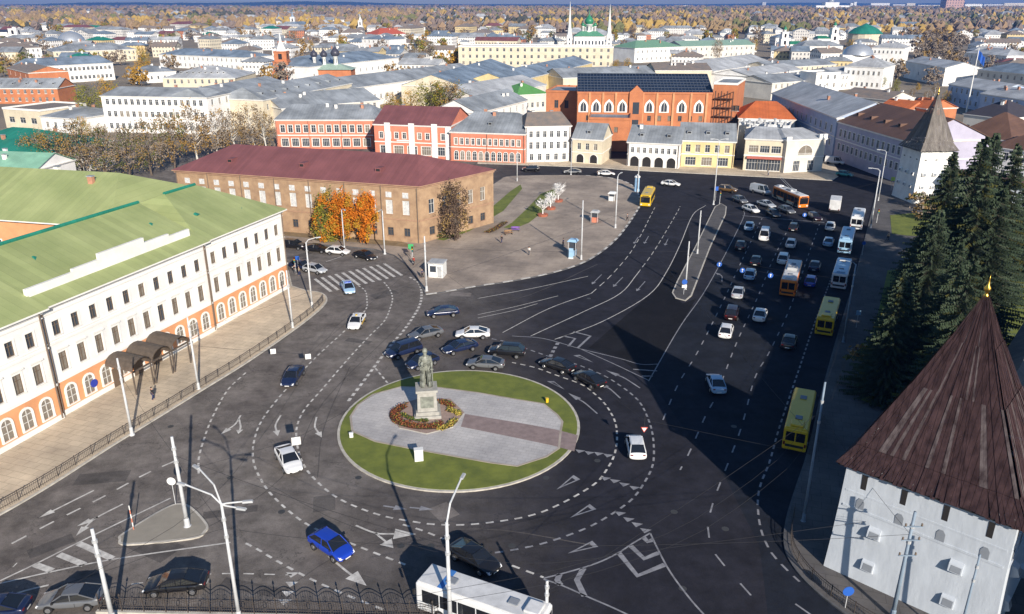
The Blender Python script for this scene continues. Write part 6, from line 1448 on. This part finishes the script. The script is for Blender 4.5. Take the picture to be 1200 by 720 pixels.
cont([(480, 700), (700, 655), (850, 585), (960, 470), (1010, 300)], 5.8, 'twin trolley wire along the avenue, outer one'); cont([(470, 715), (700, 670), (860, 598), (970, 480), (1020, 310)], 5.8, 'twin trolley wire along the avenue, inner one')
cont([(60, 700), (240, 590), (330, 480), (420, 360), (560, 310), (760, 240)], 5.8, 'trolley wire along the left approach')
cont([(300, 560), (420, 620), (600, 660), (800, 640), (1100, 600)], 5.8, 'trolley wire along the bottom of the roundabout')
wire([top('u', .6), G(770, 300, 6.5)], 'wire carrying the lane signs to the left', sag=.1)
# hanging lane signs
M_sb = mat('blue sign face', (.02, .10, .42), .5, 0); M_sw = mat('white sign face', (.72, .72, .70), .6, .03)
def lane_sign(px, py, lab, z=5.6):
    p = G(px, py, z); q = MB(); q.tube((0, -.03, 0), (0, .03, 0), .42, .42, 14); T = thing('lane_sign', lab, 'sign', p, 0, 'blue lane signs hanging over the avenue'); q.build('disc', [M_sb], T); q = MB(); q.tube((0, 0, .42), (0, 0, .8), .02, .02, 4); q.build('hanger', [M_wire], T)
    q = MB(); q.box(-.06, -.045, -.25, .06, -.035, .12); q.face([(-.18, -.045, .08), (.18, -.045, .08), (0, -.045, .3)]); q.build('arrow', [M_sw], T)
for x, y, l in ((843, 310, 'round blue lane sign hanging over the leftmost lane'), (870, 317, 'round blue lane sign hanging over the second lane'), (903, 323, 'round blue lane sign hanging just left of the near orange trolleybus'), (943, 252, 'round blue lane sign over the stop line')): lane_sign(x, y, l)
wire([G(800, 298, 6.4), G(843, 308, 6.4), G(903, 321, 6.4), G(1000, 345, 6.4)], 'span wire carrying the blue lane signs', sag=.02)
def hang(px, py, s, lab, z=5.2, rz=.3):
    p = G(px, py, z); T = thing('hanging_sign', lab, 'sign', p, rz, 'white backed signs hanging over the roadway'); q = MB(); q.box(-s/2, -.02, -s/2, s/2, .02, s/2); q.build('panel', [M_sw], T); q = MB(); q.tube((-s*.4, 0, s/2), (-s*.4, 0, s/2+.5), .02, .02, 4); q.tube((s*.4, 0, s/2), (s*.4, 0, s/2+.5), .02, .02, 4); q.build('hanger', [M_wire], T)
hang(347, 517, .85, 'square white sign hanging above the left side of the roundabout'); hang(361, 418, .65, 'square white sign hanging over the left approach lanes'); hang(320, 412, .65, 'square white sign hanging above the palace railing', 4.6)
wire([top('b', .62), G(361, 415, 5.95), top('g', .62)], 'low span wire carrying a white sign', sag=.1)
wire([top('k', .62), G(347, 514, 6.1), (RC.x, RC.y+4, 8)], 'low span wire carrying the sign beside the roundabout', sag=.1)
# ------------------------------------------------------------------ railings
M_rail = mat('dark railing paint', (.055, .045, .04), .7, .15)
def railing(label, pts, h=1.05, step=.22, post=2.4, z=.14, name='railing'):
    T = thing(name, label, 'railing', (0, 0, 0)); q = MB(); pp = MB(); cum = 0; nxt = 0; np_ = 0
    for a, b in zip(pts, pts[1:]):
        a = Vector((a[0], a[1], z)); b = Vector((b[0], b[1], z)); q.tube(a + Vector((0, 0, h)), b + Vector((0, 0, h)), .035, .035, 4); q.tube(a + Vector((0, 0, .2)), b + Vector((0, 0, .2)), .025, .025, 4)
        q.tube(a + Vector((0, 0, h*.78)), b + Vector((0, 0, h*.78)), .02, .02, 4)
        L = (b-a).length; s = nxt - cum
        while s < L:
            p = a.lerp(b, max(0, s)/L); q.tube(p, p + Vector((0, 0, h)), .014, .014, 4, caps=False)
            if np_ % int(post/step) == 0: pp.tube(p - Vector((0, 0, .1)), p + Vector((0, 0, h+.1)), .05, .05, 5)
            np_ += 1; s += step; nxt += step
        cum += L
    q.build('bars', [M_rail], T); pp.build('posts', [M_rail], T); return T
inner = []
for i, p in enumerate(LKs[6:]):
    inner.append(p)
def offs(pts, k):
    out = []
    for i, p in enumerate(pts):
        a = pts[max(0, i-1)]; b = pts[min(len(pts)-1, i+1)]; d = Vector((b[0]-a[0], b[1]-a[1], 0)).normalized(); out.append(Vector((p[0] - d.y*k, p[1] + d.x*k, 0)))
    return out
railing('long dark railing along the kerb of the sandy palace pavement', offs(LKs[:-16], .5))
railing('dark railing along the kerb below the white tower', offs(list(reversed(RKs[:26])), .5) if False else offs(RKs[2:22], -.5 if offs(RKs[2:4], 1)[0].x < RKs[2].x else .5))
# ornate wrought iron fence at the bottom
a = G(118, 718); b = G(560, 728); d = b - a; L = d.length; T = thing('iron_fence', 'ornate black wrought iron fence with arched panels along the bottom of the picture', 'fence', (a.x, a.y, 0), math.atan2(d.y, d.x))
q = MB(); q.box(-.3, -.16, 0, L+.3, .16, .2); q.build('stone_base', [M_kerb], T); n = int(L/1.75); sp_ = L/n
for i in range(n):
    x0 = i*sp_; q = MB(); cx = x0+sp_/2; q.path([(x0 + sp_*k/10, 0, 1.25+.3*math.sin(math.pi*k/10)) for k in range(11)], .03, 4); q.path([(x0 + sp_*k/10, 0, 1.05+.3*math.sin(math.pi*k/10)) for k in range(11)], .02, 4)
    q.tube((x0, 0, .35), (x0+sp_, 0, .35), .025, .025, 4); q.tube((x0, 0, .8), (x0+sp_, 0, .8), .02, .02, 4)
    for k in range(1, 9): x = x0+sp_*k/9; q.tube((x, 0, .25), (x, 0, 1.1+.3*math.sin(math.pi*k/9)), .014, .014, 4, caps=False)
    for cz in (.57,): q.path([(cx+.16*math.cos(t*.785), 0, cz+.16*math.sin(t*.785)) for t in range(9)], .02, 4)
    for s in (-1, 1): q.path([(cx+s*(.3+.12*math.cos(t*.785)), 0, .95+.12*math.sin(t*.785)) for t in range(9)], .015, 4)
    q.build('fence_panel', [M_rail], T)
for i in range(n+1): q = MB(); q.box(i*sp_-.035, -.035, .2, i*sp_+.035, .035, 1.6); q.lathe([(.05, 1.65), (.09, 1.72), (.06, 1.82), (.01, 1.9)], (i*sp_, 0, 0), 6); q.build('fence_post', [M_rail], T)
# ------------------------------------------------------------------ monument
base = G(501, 487)
T = thing('monument_statue', 'tall bronze statue of a robed figure on a grey pedestal in the roundabout', 'statue', (base.x, base.y, .19), R(8))
M_gran = mat('grey granite', (.34, .33, .30), .7, .15, 2); M_bronze = mat('green grey bronze', (.19, .20, .17), .5, .3, 2, spec=.5)
q = MB(); q.box(-1.55, -1.55, 0, 1.55, 1.55, .45); q.box(-1.35, -1.35, .45, 1.35, 1.35, .9); o = q.build('pedestal_step', [M_gran], T); bevel(o, .04, 1)
q = MB(); q.hexa([(-1.15, -1.15, .9), (1.15, -1.15, .9), (1.15, 1.15, .9), (-1.15, 1.15, .9)], [(-1.08, -1.08, 3.3), (1.08, -1.08, 3.3), (1.08, 1.08, 3.3), (-1.08, 1.08, 3.3)]); q.box(-1.25, -1.25, 3.3, 1.25, 1.25, 3.6); o = q.build('pedestal', [M_gran], T); bevel(o, .03, 1)
q = MB(); q.box(-.75, -1.19, 1.4, .75, -1.1, 2.8); o = q.build('relief_plaque', [M_bronze], T)
def skinfig(name, parent, verts, edges, rads, m, sub=1, root=0):
    me = bpy.data.meshes.new(name); me.from_pydata(verts, edges, []); me.materials.append(m); o = link(name, me, parent)
    sk = o.modifiers.new('skin', 'SKIN'); lay = me.skin_vertices[0] if me.skin_vertices else None
    if lay is None:
        bpy.context.view_layer.objects.active = o; bpy.context.view_layer.update(); 
    lay = me.skin_vertices[0]
    for i, r in enumerate(rads): lay.data[i].radius = (r, r) if isinstance(r, (int, float)) else r
    lay.data[root].use_root = True; sk.use_smooth_shade = True
    s = o.modifiers.new('sub', 'SUBSURF'); s.levels = sub; s.render_levels = sub; return o
z = 3.6; k = 4.6 / 1.8
V = lambda a, b, c: (a*k, b*k, z + c*k)
vs = [V(0, 0, .95), V(0, 0, 1.2), V(0, 0, 1.43), V(0, 0, 1.53), V(0, -.01, 1.62), V(0, 0, 1.74), V(-.2, 0, 1.42), V(-.27, -.02, 1.15), V(-.2, -.2, .98), V(-.15, -.26, 1.0), V(.2, 0, 1.42), V(.28, -.02, 1.15), V(.26, -.16, .98), V(.26, -.22, .95), V(-.1, 0, .85), V(-.11, .0, .45), V(-.11, 0, .06), V(-.12, -.14, .03), V(.1, 0, .85), V(.12, -.03, .45), V(.12, -.03, .06), V(.13, -.17, .03)]
es = [(0, 1), (1, 2), (2, 3), (3, 4), (4, 5), (2, 6), (6, 7), (7, 8), (8, 9), (2, 10), (10, 11), (11, 12), (12, 13), (0, 14), (14, 15), (15, 16), (16, 17), (0, 18), (18, 19), (19, 20), (20, 21)]
rs = [.17, .16, .17, .07, .095, .08, .085, .065, .05, .045, .085, .065, .05, .045, .11, .09, .07, .045, .11, .09, .07, .045]
skinfig('figure', T, vs, es, [r*k for r in rs], M_bronze, 1)
q = MB(); n = 20; prof = [(.29, .02), (.27, .3), (.235, .7), (.215, 1.05), (.235, 1.3), (.20, 1.46), (.1, 1.53)]    # long cloak with folds, open at the front
for j in range(len(prof)-1):
    for i in range(n):
        def cp_(i, j): t = math.pi*(-.36 + 1.72*i/n); r, zz = prof[j]; r *= 1 + .07*math.sin(i*2.4)*(1-j*.12); return (r*k*math.cos(t), r*k*.8*math.sin(t), z+zz*k)
        q.face([cp_(i, j), cp_(i+1, j), cp_(i+1, j+1), cp_(i, j+1)]); 
o = q.build('cloak', [M_bronze], T, True); sm = o.modifiers.new('th', 'SOLIDIFY'); sm.thickness = .08
q = MB(); q.box(-.26*k, -.34*k, z+.98*k, -.06*k, -.18*k, z+1.12*k); q.lathe([(.06*k, 0), (.06*k, .08*k), (.08*k, .12*k), (.01, .22*k)], (-.16*k, -.26*k, z+1.12*k), 8); q.build('church_model', [M_bronze], T)
q = MB(); q.tube((.27*k, -.24*k, z+1.05*k), (.30*k, -.28*k, z+.08*k), .03*k, .015*k, 6); q.box(.2*k, -.27*k, z+.93*k, .34*k, -.22*k, z+.96*k); q.build('sword', [M_bronze], T)
q = MB(); q.lathe([(.07*k, 0), (.12*k, -.02*k), (.12*k, .05*k), (.09*k, .14*k), (.02*k, .2*k)], (0, 0, z+1.7*k), 10); q.build('hat', [M_bronze], T, True)
q = MB(); q.lathe([(.01, 0), (.06*k, .05*k), (.07*k, .12*k)], (0, -.07*k, z+1.5*k), 8); q.build('beard', [M_bronze], T, True)
# flower bed octagon
oc = [(456, 486), (467, 477), (490, 470), (528, 470), (544, 486), (531, 503), (500, 511), (468, 504)]
P = GP(oc); mb = MB(); mb.prism([(p.x, p.y) for p in P], .19, .30, 0, 1); struct(mb.build('island_plinth', [mat('pinkish plinth paving', (.33, .24, .20), .9, .15, 1.5), M_gran]), 'octagonal plinth of the monument')
FLm = [mat('red flowers', (.14, .028, .014), .9, .4, 5), mat('orange flowers', (.26, .09, .03), .9, .3, 5), mat('yellow flowers', (.40, .31, .06), .9, .3, 5), mat('bed greenery', (.07, .11, .02), .9, .3, 5), mat('dark soil', (.06, .035, .025), .95, .3, 3)]
rfb = random.Random(3)
def flowers(name, px, wd, mats, lab, nper=26):
    mb = MB(); P = smoothpts(GP(px), 8); ribbon(mb, P, wd, .345, 4, .30)
    for p in P:
        for i in range(nper):
            c = Vector((p.x + rfb.uniform(-.5, .5)*wd, p.y + rfb.uniform(-.5, .5)*wd, .36 + rfb.uniform(0, .22))); s = .085
            a = Vector((rfb.gauss(0, 1), rfb.gauss(0, 1), 2)).normalized(); b = a.orthogonal().normalized()*s; d_ = a.cross(b); mb.face([c-b, c-d_, c+b, c+d_], rfb.choices(range(4), mats)[0])
    tag(mb.build(name, FLm), lab, 'flower bed', None, 'stuff')
flowers('flower_bed', [(474, 478), (463, 486), (464, 494), (475, 500), (490, 503), (508, 503), (516, 500)], 1.1, (4, 4, .5, 1.5), 'red and orange flower bed curving round the front of the pedestal')
flowers('flower_bed', [(515, 506), (526, 502), (533, 496)], .8, (0, .5, 5, 2), 'yellow flower bed at the right front of the plinth'); flowers('flower_bed', [(516, 474), (524, 476), (530, 480)], .9, (3, 2, 1, 2), 'small red flower bed behind the pedestal'); flowers('flower_bed', [(526, 484), (535, 486), (538, 489)], .7, (0, .5, 5, 2), 'small yellow flower bed at the right end of the plinth')
flowers('flower_bed', [(471, 489), (482, 494), (500, 497)], .5, (.3, .3, .3, 3), 'green inner ring of the flower bed')
# ------------------------------------------------------------------ boxes, kiosks, pillars, signs
def cabinet(px, py, lab, w_=.9, d_=.6, h=1.3, m=None, z=.17, rz=.2):
    T = thing('utility_cabinet', lab, 'cabinet', (*G(px, py)[:2], z), rz); q = MB(); q.box(-w_/2, -d_/2, 0, w_/2, d_/2, h); q.box(-w_/2-.04, -d_/2-.04, h, w_/2+.04, d_/2+.04, h+.06); o = q.build('box', [m or M_sw], T); bevel(o, .02, 1); q = MB(); q.box(-w_*.4, -d_/2-.015, .12, w_*.4, -d_/2, h-.12); q.build('door', [m or M_sw], T); return T
cabinet(491, 541, 'white electrical cabinet on the round lawn'); cabinet(412, 514, 'small white box at the left edge of the round lawn', .4, .3, .5); cabinet(641, 473, 'small yellow box on the lawn right of the island paving', .3, .3, .5, PC['yellow']);
T = thing('kiosk', 'small white kiosk beside the pole at the left corner of the plaza', 'kiosk', (*G(513, 324)[:2], .14), R(-12))
q = MB(); q.box(-1.3, -1.2, 0, 1.3, 1.2, 2.5); q.build('wall', [M_sw], T); q = MB(); q.box(-1.45, -1.35, 2.5, 1.45, 1.35, 2.72); o = q.build('roof', [M_roof_lt], T); bevel(o, .05, 1); q = MB(); q.box(-1.0, -1.23, 1.0, .1, -1.2, 2.1); q.build('window', [M_glass], T); q = MB(); q.box(.35, -1.24, .1, 1.1, -1.2, 2.1); q.build('door', [M_lamp], T)
def stall(px, py, lab, topm, bm_, h=2.6):
    T = thing('ticket_pillar', lab, 'pillar', (*G(px, py)[:2], .14), R(-20)); q = MB(); q.box(-.6, -.5, 0, .6, .5, 1.1); q.build('base', [bm_], T); q = MB(); q.box(-.55, -.45, 1.1, .55, .45, h-.4); q.build('cabin', [M_glass], T); q = MB(); q.hexa([(-.95, -.95, h-.4), (.95, -.95, h-.4), (.95, .95, h-.4), (-.95, .95, h-.4)], [(-.6, -.6, h), (.6, -.6, h), (.6, .6, h), (-.6, .6, h)]); q.build('roof', [topm], T)
    for sx in (-.7, .7): q = MB(); q.tube((sx, -.7, 0), (sx, -.7, h-.4), .05, .05, 6); q.build('post', [M_pole], T)
stall(671, 300, 'blue topped information pillar beside the plaza pole', Bp, Bp, 3.2); stall(697, 261, 'small kiosk with a pale canopy in the middle of the plaza', M_roof_lt, M_pinkorange, 2.6); stall(717, 236, 'small white machine with a dark shadow on the plaza, farther one', M_sw, M_sw, 2.2)
T = thing('advert_column', 'blue and white advertising column beside the yellow bus', 'advertising column', (*G(746, 225)[:2], .14), 0); q = MB(); q.lathe([(.7, 0), (.7, .5), (.6, .55), (.6, 3.6)], (0, 0, 0), 14); q.build('column', [Bp], T, True); q = MB(); q.lathe([(.75, 3.6), (.75, 3.8), (.3, 4.2), (.02, 4.4)], (0, 0, 0), 14); q.build('cap', [M_sw], T)
T = thing('poster_stand', 'pale blue poster stand below the information pillar', 'stand', (*G(669, 304)[:2], .14), R(-15)); q = MB(); q.box(-.4, -.1, .2, .4, .1, 2); q.build('panel', [Bp], T); q = MB(); q.box(-.45, -.2, 0, .45, .2, .2); q.build('foot', [M_sw], T)
def signpost(px, py, lab, h=2.6, disc=None, m=None, size=.35, square=False):
    T = thing('road_sign', lab, 'sign', (*G(px, py)[:2], .1), 0); q = MB(); q.tube((0, 0, 0), (0, 0, h+.3), .035, .035, 6); q.build('post', [M_pole], T); q = MB()
    if square: q.box(-size, -.07, h-size, size, -.04, h+size)
    else: q.tube((0, -.07, h), (0, -.04, h), size, size, 14)
    q.build('sign_plate', [m or M_sb], T); return T
T = signpost(801, 346, 'blue keep right sign at the near tip of the long traffic island', 2.2, size=.45); q = MB(); q.box(-.4, -.12, 1.2, .4, -.08, 1.7); q.build('hazard_plate', [M_sw], T)
signpost(990, 714, 'blue direction sign on the kerb below the white tower', 1.7, size=.45); signpost(482, 303, 'green and white sign beside the plaza corner', 2.2, m=mat('green sign', (.05, .35, .12), .5, 0), square=True, size=.5)
signpost(350, 318, 'pedestrian crossing sign beside the palace corner', 2.4, square=True); signpost(838, 236, 'blue sign board at the far end of the long island', 3, square=True, size=.5)
T = signpost(206, 592, 'tall white sign seen from its back on the triangular island', 2.6, m=M_sw, size=.42); T = signpost(1010, 300, 'blue stop sign beside the pale buses', 2.4); T = signpost(1003, 385, 'white and blue timetable post by the middle yellow bus', 2.4, m=Bp, square=True)
signpost(1044, 224, 'green and yellow sign by the far tower', 3, m=mat('lime sign', (.35, .55, .1), .5, 0), square=True, size=.5)
T = thing('triangle_sign', 'small red edged triangle sign hanging over the ring by the white hatchback', 'sign', G(755, 504, 3.6), 0); q = MB(); q.face([(-.36, 0, .3), (0, 0, -.32), (.36, 0, .3)]); q.face([(-.36, .03, .3), (.36, .03, .3), (0, .03, -.32)]); q.build('panel', [mat('red sign edge', (.55, .08, .06), .5, 0)], T); q = MB(); q.face([(-.25, -.01, .24), (0, -.01, -.2), (.25, -.01, .24)]); q.build('face', [M_sw], T); q = MB(); q.tube((0, .015, .3), (0, .015, 1.9), .02, .02, 4); q.build('hanger', [M_wire], T)
wire([top('g', .6), G(755, 492, 5.5), top('u', .5)], 'long wire holding the triangle sign', sag=.05)
# traffic lights
def tlight(px, py, lab, h=3.2):
    T = thing('traffic_light', lab, 'traffic light', (*G(px, py)[:2], .1), 0); q = MB(); q.tube((0, 0, 0), (0, 0, h), .06, .06, 6); q.build('post', [M_pole], T); q = MB(); q.box(-.17, -.26, h-1.0, .17, -.04, h); q.build('housing', [M_blackpl], T)
    for i, m in enumerate((M_tail, PC['yellow'], PC['teal'])): q = MB(); q.tube((0, -.29, h-.17-.32*i), (0, -.26, h-.17-.32*i), .11, .11, 10); q.build('lens', [m], T)
tlight(843, 240, 'traffic light on the far tip of the long traffic island'); tlight(347, 322, 'traffic light at the left end of the zebra crossing'); tlight(1027, 262, 'traffic light beside the farthest white bus'); tlight(484, 309, 'traffic light at the right end of the zebra crossing')
# pink barrier poles (striped) on the left road
T = thing('striped_post', 'slim pink and white striped post on the hatched tip of the triangular island', 'post', G(157, 622), 0)
for i in range(6): q = MB(); q.tube((0, 0, i*.45), (0, 0, i*.45+.45), .05, .05, 6); q.build('band', [M_sw if i % 2 else M_pinkorange], T)
# white decorative trees in red planters
M_dt = mat('white painted branches', (.74, .73, .72), .7, .05)
for i, (x, y, h) in enumerate([(636, 254, 4.2), (645, 246, 4.0), (654, 237, 4.6)]):
    T = thing('decorative_tree', ['white artificial tree in a red planter, nearest of three on the plaza', 'white artificial tree in a red planter, middle of three on the plaza', 'white artificial tree in a red planter, farthest of three on the plaza'][i], 'tree', (*G(x, y)[:2], .14), i, 'white artificial trees on the plaza'); r = random.Random(i)
    q = MB(); q.lathe([(1.1, 0), (1.25, .45), (1.15, .5)], (0, 0, 0), 10); q.build('planter', [mat('terracotta planter', (.36, .12, .07), .8, .1)] if i == 0 else [bpy.data.materials['terracotta planter']], T)
    q = MB(); q.tube((0, 0, .4), (0, 0, h*.5), .13, .09, 7)
    for j in range(26):
        a = r.uniform(0, 6.28); z0 = h*r.uniform(.25, .6); b = Vector((0, 0, z0)); e = b + Vector((math.cos(a), math.sin(a), 1.1))*h*r.uniform(.2, .34); q.tube(b, e, .05, .03, 4)
        for m_ in range(5): a2 = r.uniform(0, 6.28); f = e + Vector((math.cos(a2), math.sin(a2), r.uniform(-.2, 1)))*h*.12; q.tube(b.lerp(e, r.uniform(.5, 1)), f, .03, .015, 3)
    q.build('branches', [M_dt], T)
    q = MB(); crown(q, r, (0, 0, h*.68), (h*.34, h*.34, h*.3), 30, 14, .1, [0], .4, .3); q.build('blossoms', [M_dt], T)
flowers('flower_bed', [(571, 274), (580, 270), (592, 262)], 1.4, (.3, 2, 1, 2), 'mixed ornamental bed on the plaza beside the lawn', 20)
for i, (x, y, c) in enumerate([(604, 272, 'purple'), (596, 276, 'wooden')]):
    p = G(x, y); T = thing('park_bench', '%s bench on the plaza near the lawn' % c, 'bench', (p.x, p.y, .14), .4*i); m = mat(c + ' bench slats', (.22, .10, .40) if c == 'purple' else (.30, .17, .08), .7, .1)
    q = MB(); [q.box(-.9, -.25+.13*k, .42, .9, -.15+.13*k, .46) for k in range(4)]; q.build('seat', [m], T); q = MB(); [q.box(-.9, .28, .6+.13*k, .9, .32, .7+.13*k) for k in range(3)]; q.build('backrest', [m], T)
    for s in (-.75, .75): q = MB(); q.box(s-.04, -.22, 0, s+.04, .3, .42); q.box(s-.04, .24, .42, s+.04, .3, 1.0); q.build('leg', [M_rail], T)
# ------------------------------------------------------------------ people
M_skin = mat('skin', (.45, .27, .19), .7, 0)
def person(px, py, label, jacket, trousers, hair=(.03, .02, .015), face=0, stride=.22, z=.14):
    p = G(px, py); T = thing('person', label, 'person', (p.x, p.y, z), face); s = stride
    vs = [(0, 0, .94), (0, 0, 1.15), (0, 0, 1.40), (0, 0, 1.50), (0, 0, 1.56), (.01, 0, 1.68), (0, .19, 1.38), (-.04+s*.3, .23, 1.12), (.02+s*.6, .22, .90), (.04+s*.7, .22, .80), (0, -.19, 1.38), (-.04-s*.2, -.23, 1.12), (.0-s*.3, -.22, .90), (.02-s*.35, -.22, .80), (0, .09, .88), (s*.7-.0, .10, .48), (s*.8, .10, .08), (s*.8+.16, .10, .04), (0, -.09, .88), (-s*.3, -.10, .48), (-s, -.10, .10), (-s+.15, -.10, .04)]
    es = [(0, 1), (1, 2), (2, 3), (3, 4), (4, 5), (2, 6), (6, 7), (7, 8), (8, 9), (2, 10), (10, 11), (11, 12), (12, 13), (0, 14), (14, 15), (15, 16), (16, 17), (0, 18), (18, 19), (19, 20), (20, 21)]
    rs = [.14, .14, .16, .055, .07, .085, .07, .05, .04, .035, .07, .05, .04, .035, .09, .065, .045, .04, .09, .065, .045, .04]
    skinfig('body', T, vs, es, rs, M_skin, 1)
    jv = [vs[i] for i in (0, 1, 2, 6, 7, 8, 10, 11, 12)]; je = [(0, 1), (1, 2), (2, 3), (3, 4), (4, 5), (2, 6), (6, 7), (7, 8)]; skinfig('jacket', T, jv, je, [.165, .165, .18, .09, .07, .058, .09, .07, .058], jacket, 1)
    tv = [vs[i] for i in (0, 14, 15, 16, 18, 19, 20)]; te = [(0, 1), (1, 2), (2, 3), (0, 4), (4, 5), (5, 6)]; skinfig('trousers', T, tv, te, [.15, .105, .085, .07, .105, .085, .07], trousers, 1)
    q = MB(); q.lathe([(.02, -.02), (.1, .0), (.105, .05), (.08, .11), (.01, .14)], (-.02, 0, 1.65), 10); q.build('hair', [mat('hair', hair, .9, 0)], T, True)
    q = MB(); q.box(.08, -.045, 1.655, .1, -.02, 1.67); q.box(.08, .02, 1.655, .1, .045, 1.67); q.box(.07, -.025, 1.60, .095, .025, 1.61, 0); q.build('eyes_and_mouth', [M_dark], T)
J = {n: mat(n + ' cloth', c, .9, .1, 3) for n, c in (('black', (.02, .02, .025)), ('red', (.35, .04, .03)), ('navy', (.02, .03, .09)), ('beige', (.38, .30, .2)), ('grey', (.12, .12, .13)), ('white', (.6, .6, .58)))}
for x, y, l, a, b, f in [(485, 312, 'person in a red jacket waiting at the right end of the crossing', 'red', 'black', 1), (346, 322, 'person in a black coat at the left end of the crossing', 'black', 'grey', 2), (351, 324, 'person in a beige jacket beside the palace corner', 'beige', 'navy', .5), (495, 327, 'person in dark clothes behind the plaza corner pole', 'navy', 'black', 3),
      (620, 300, 'person in a white jacket walking alone across the plaza', 'white', 'grey', 1.2), (588, 286, 'person in a black jacket beside the ornamental bed', 'black', 'navy', 4), (735, 290-30, 'person in grey at the plaza kerb near the yellow bus', 'grey', 'black', 2.2), (1040, 283, 'person in a yellowish beige coat beside the sunlit lawn', 'beige', 'black', 1.7),
      (700, 208, 'person in black on the far pavement below the dark passage', 'black', 'black', 0), (660, 290, 'person in a navy jacket next to the information pillar', 'navy', 'grey', 2.9), (900, 207, 'person in white in front of the red shop front', 'white', 'navy', 3.2), (180, 470, 'person in dark clothes walking on the palace pavement', 'black', 'navy', 1.0)]:
    person(x, y, l, J[a], J[b], face=f)
# ------------------------------------------------------------------ air
hz = MB(); hz.box(-21000, -400, -1.2, 21000, 14000, 205)
HZ = hz.build('haze', []) 
hm = bpy.data.materials.new('autumn haze'); hm.use_nodes = True; n = hm.node_tree.nodes; n.clear(); ou = n.new('ShaderNodeOutputMaterial'); pv = n.new('ShaderNodeVolumePrincipled')
pv.inputs['Color'].default_value = (.13, .36, 1, 1); pv.inputs['Density'].default_value = .00010; pv.inputs['Anisotropy'].default_value = .2; hm.node_tree.links.new(pv.outputs[0], ou.inputs['Volume']); HZ.data.materials.append(hm)
tag(HZ, 'thin blue autumn haze over the distant town', None, None, 'stuff')
# ------------------------------------------------------------------ names
for o in C.objects:
    if 'w' in o.keys(): del o['w']
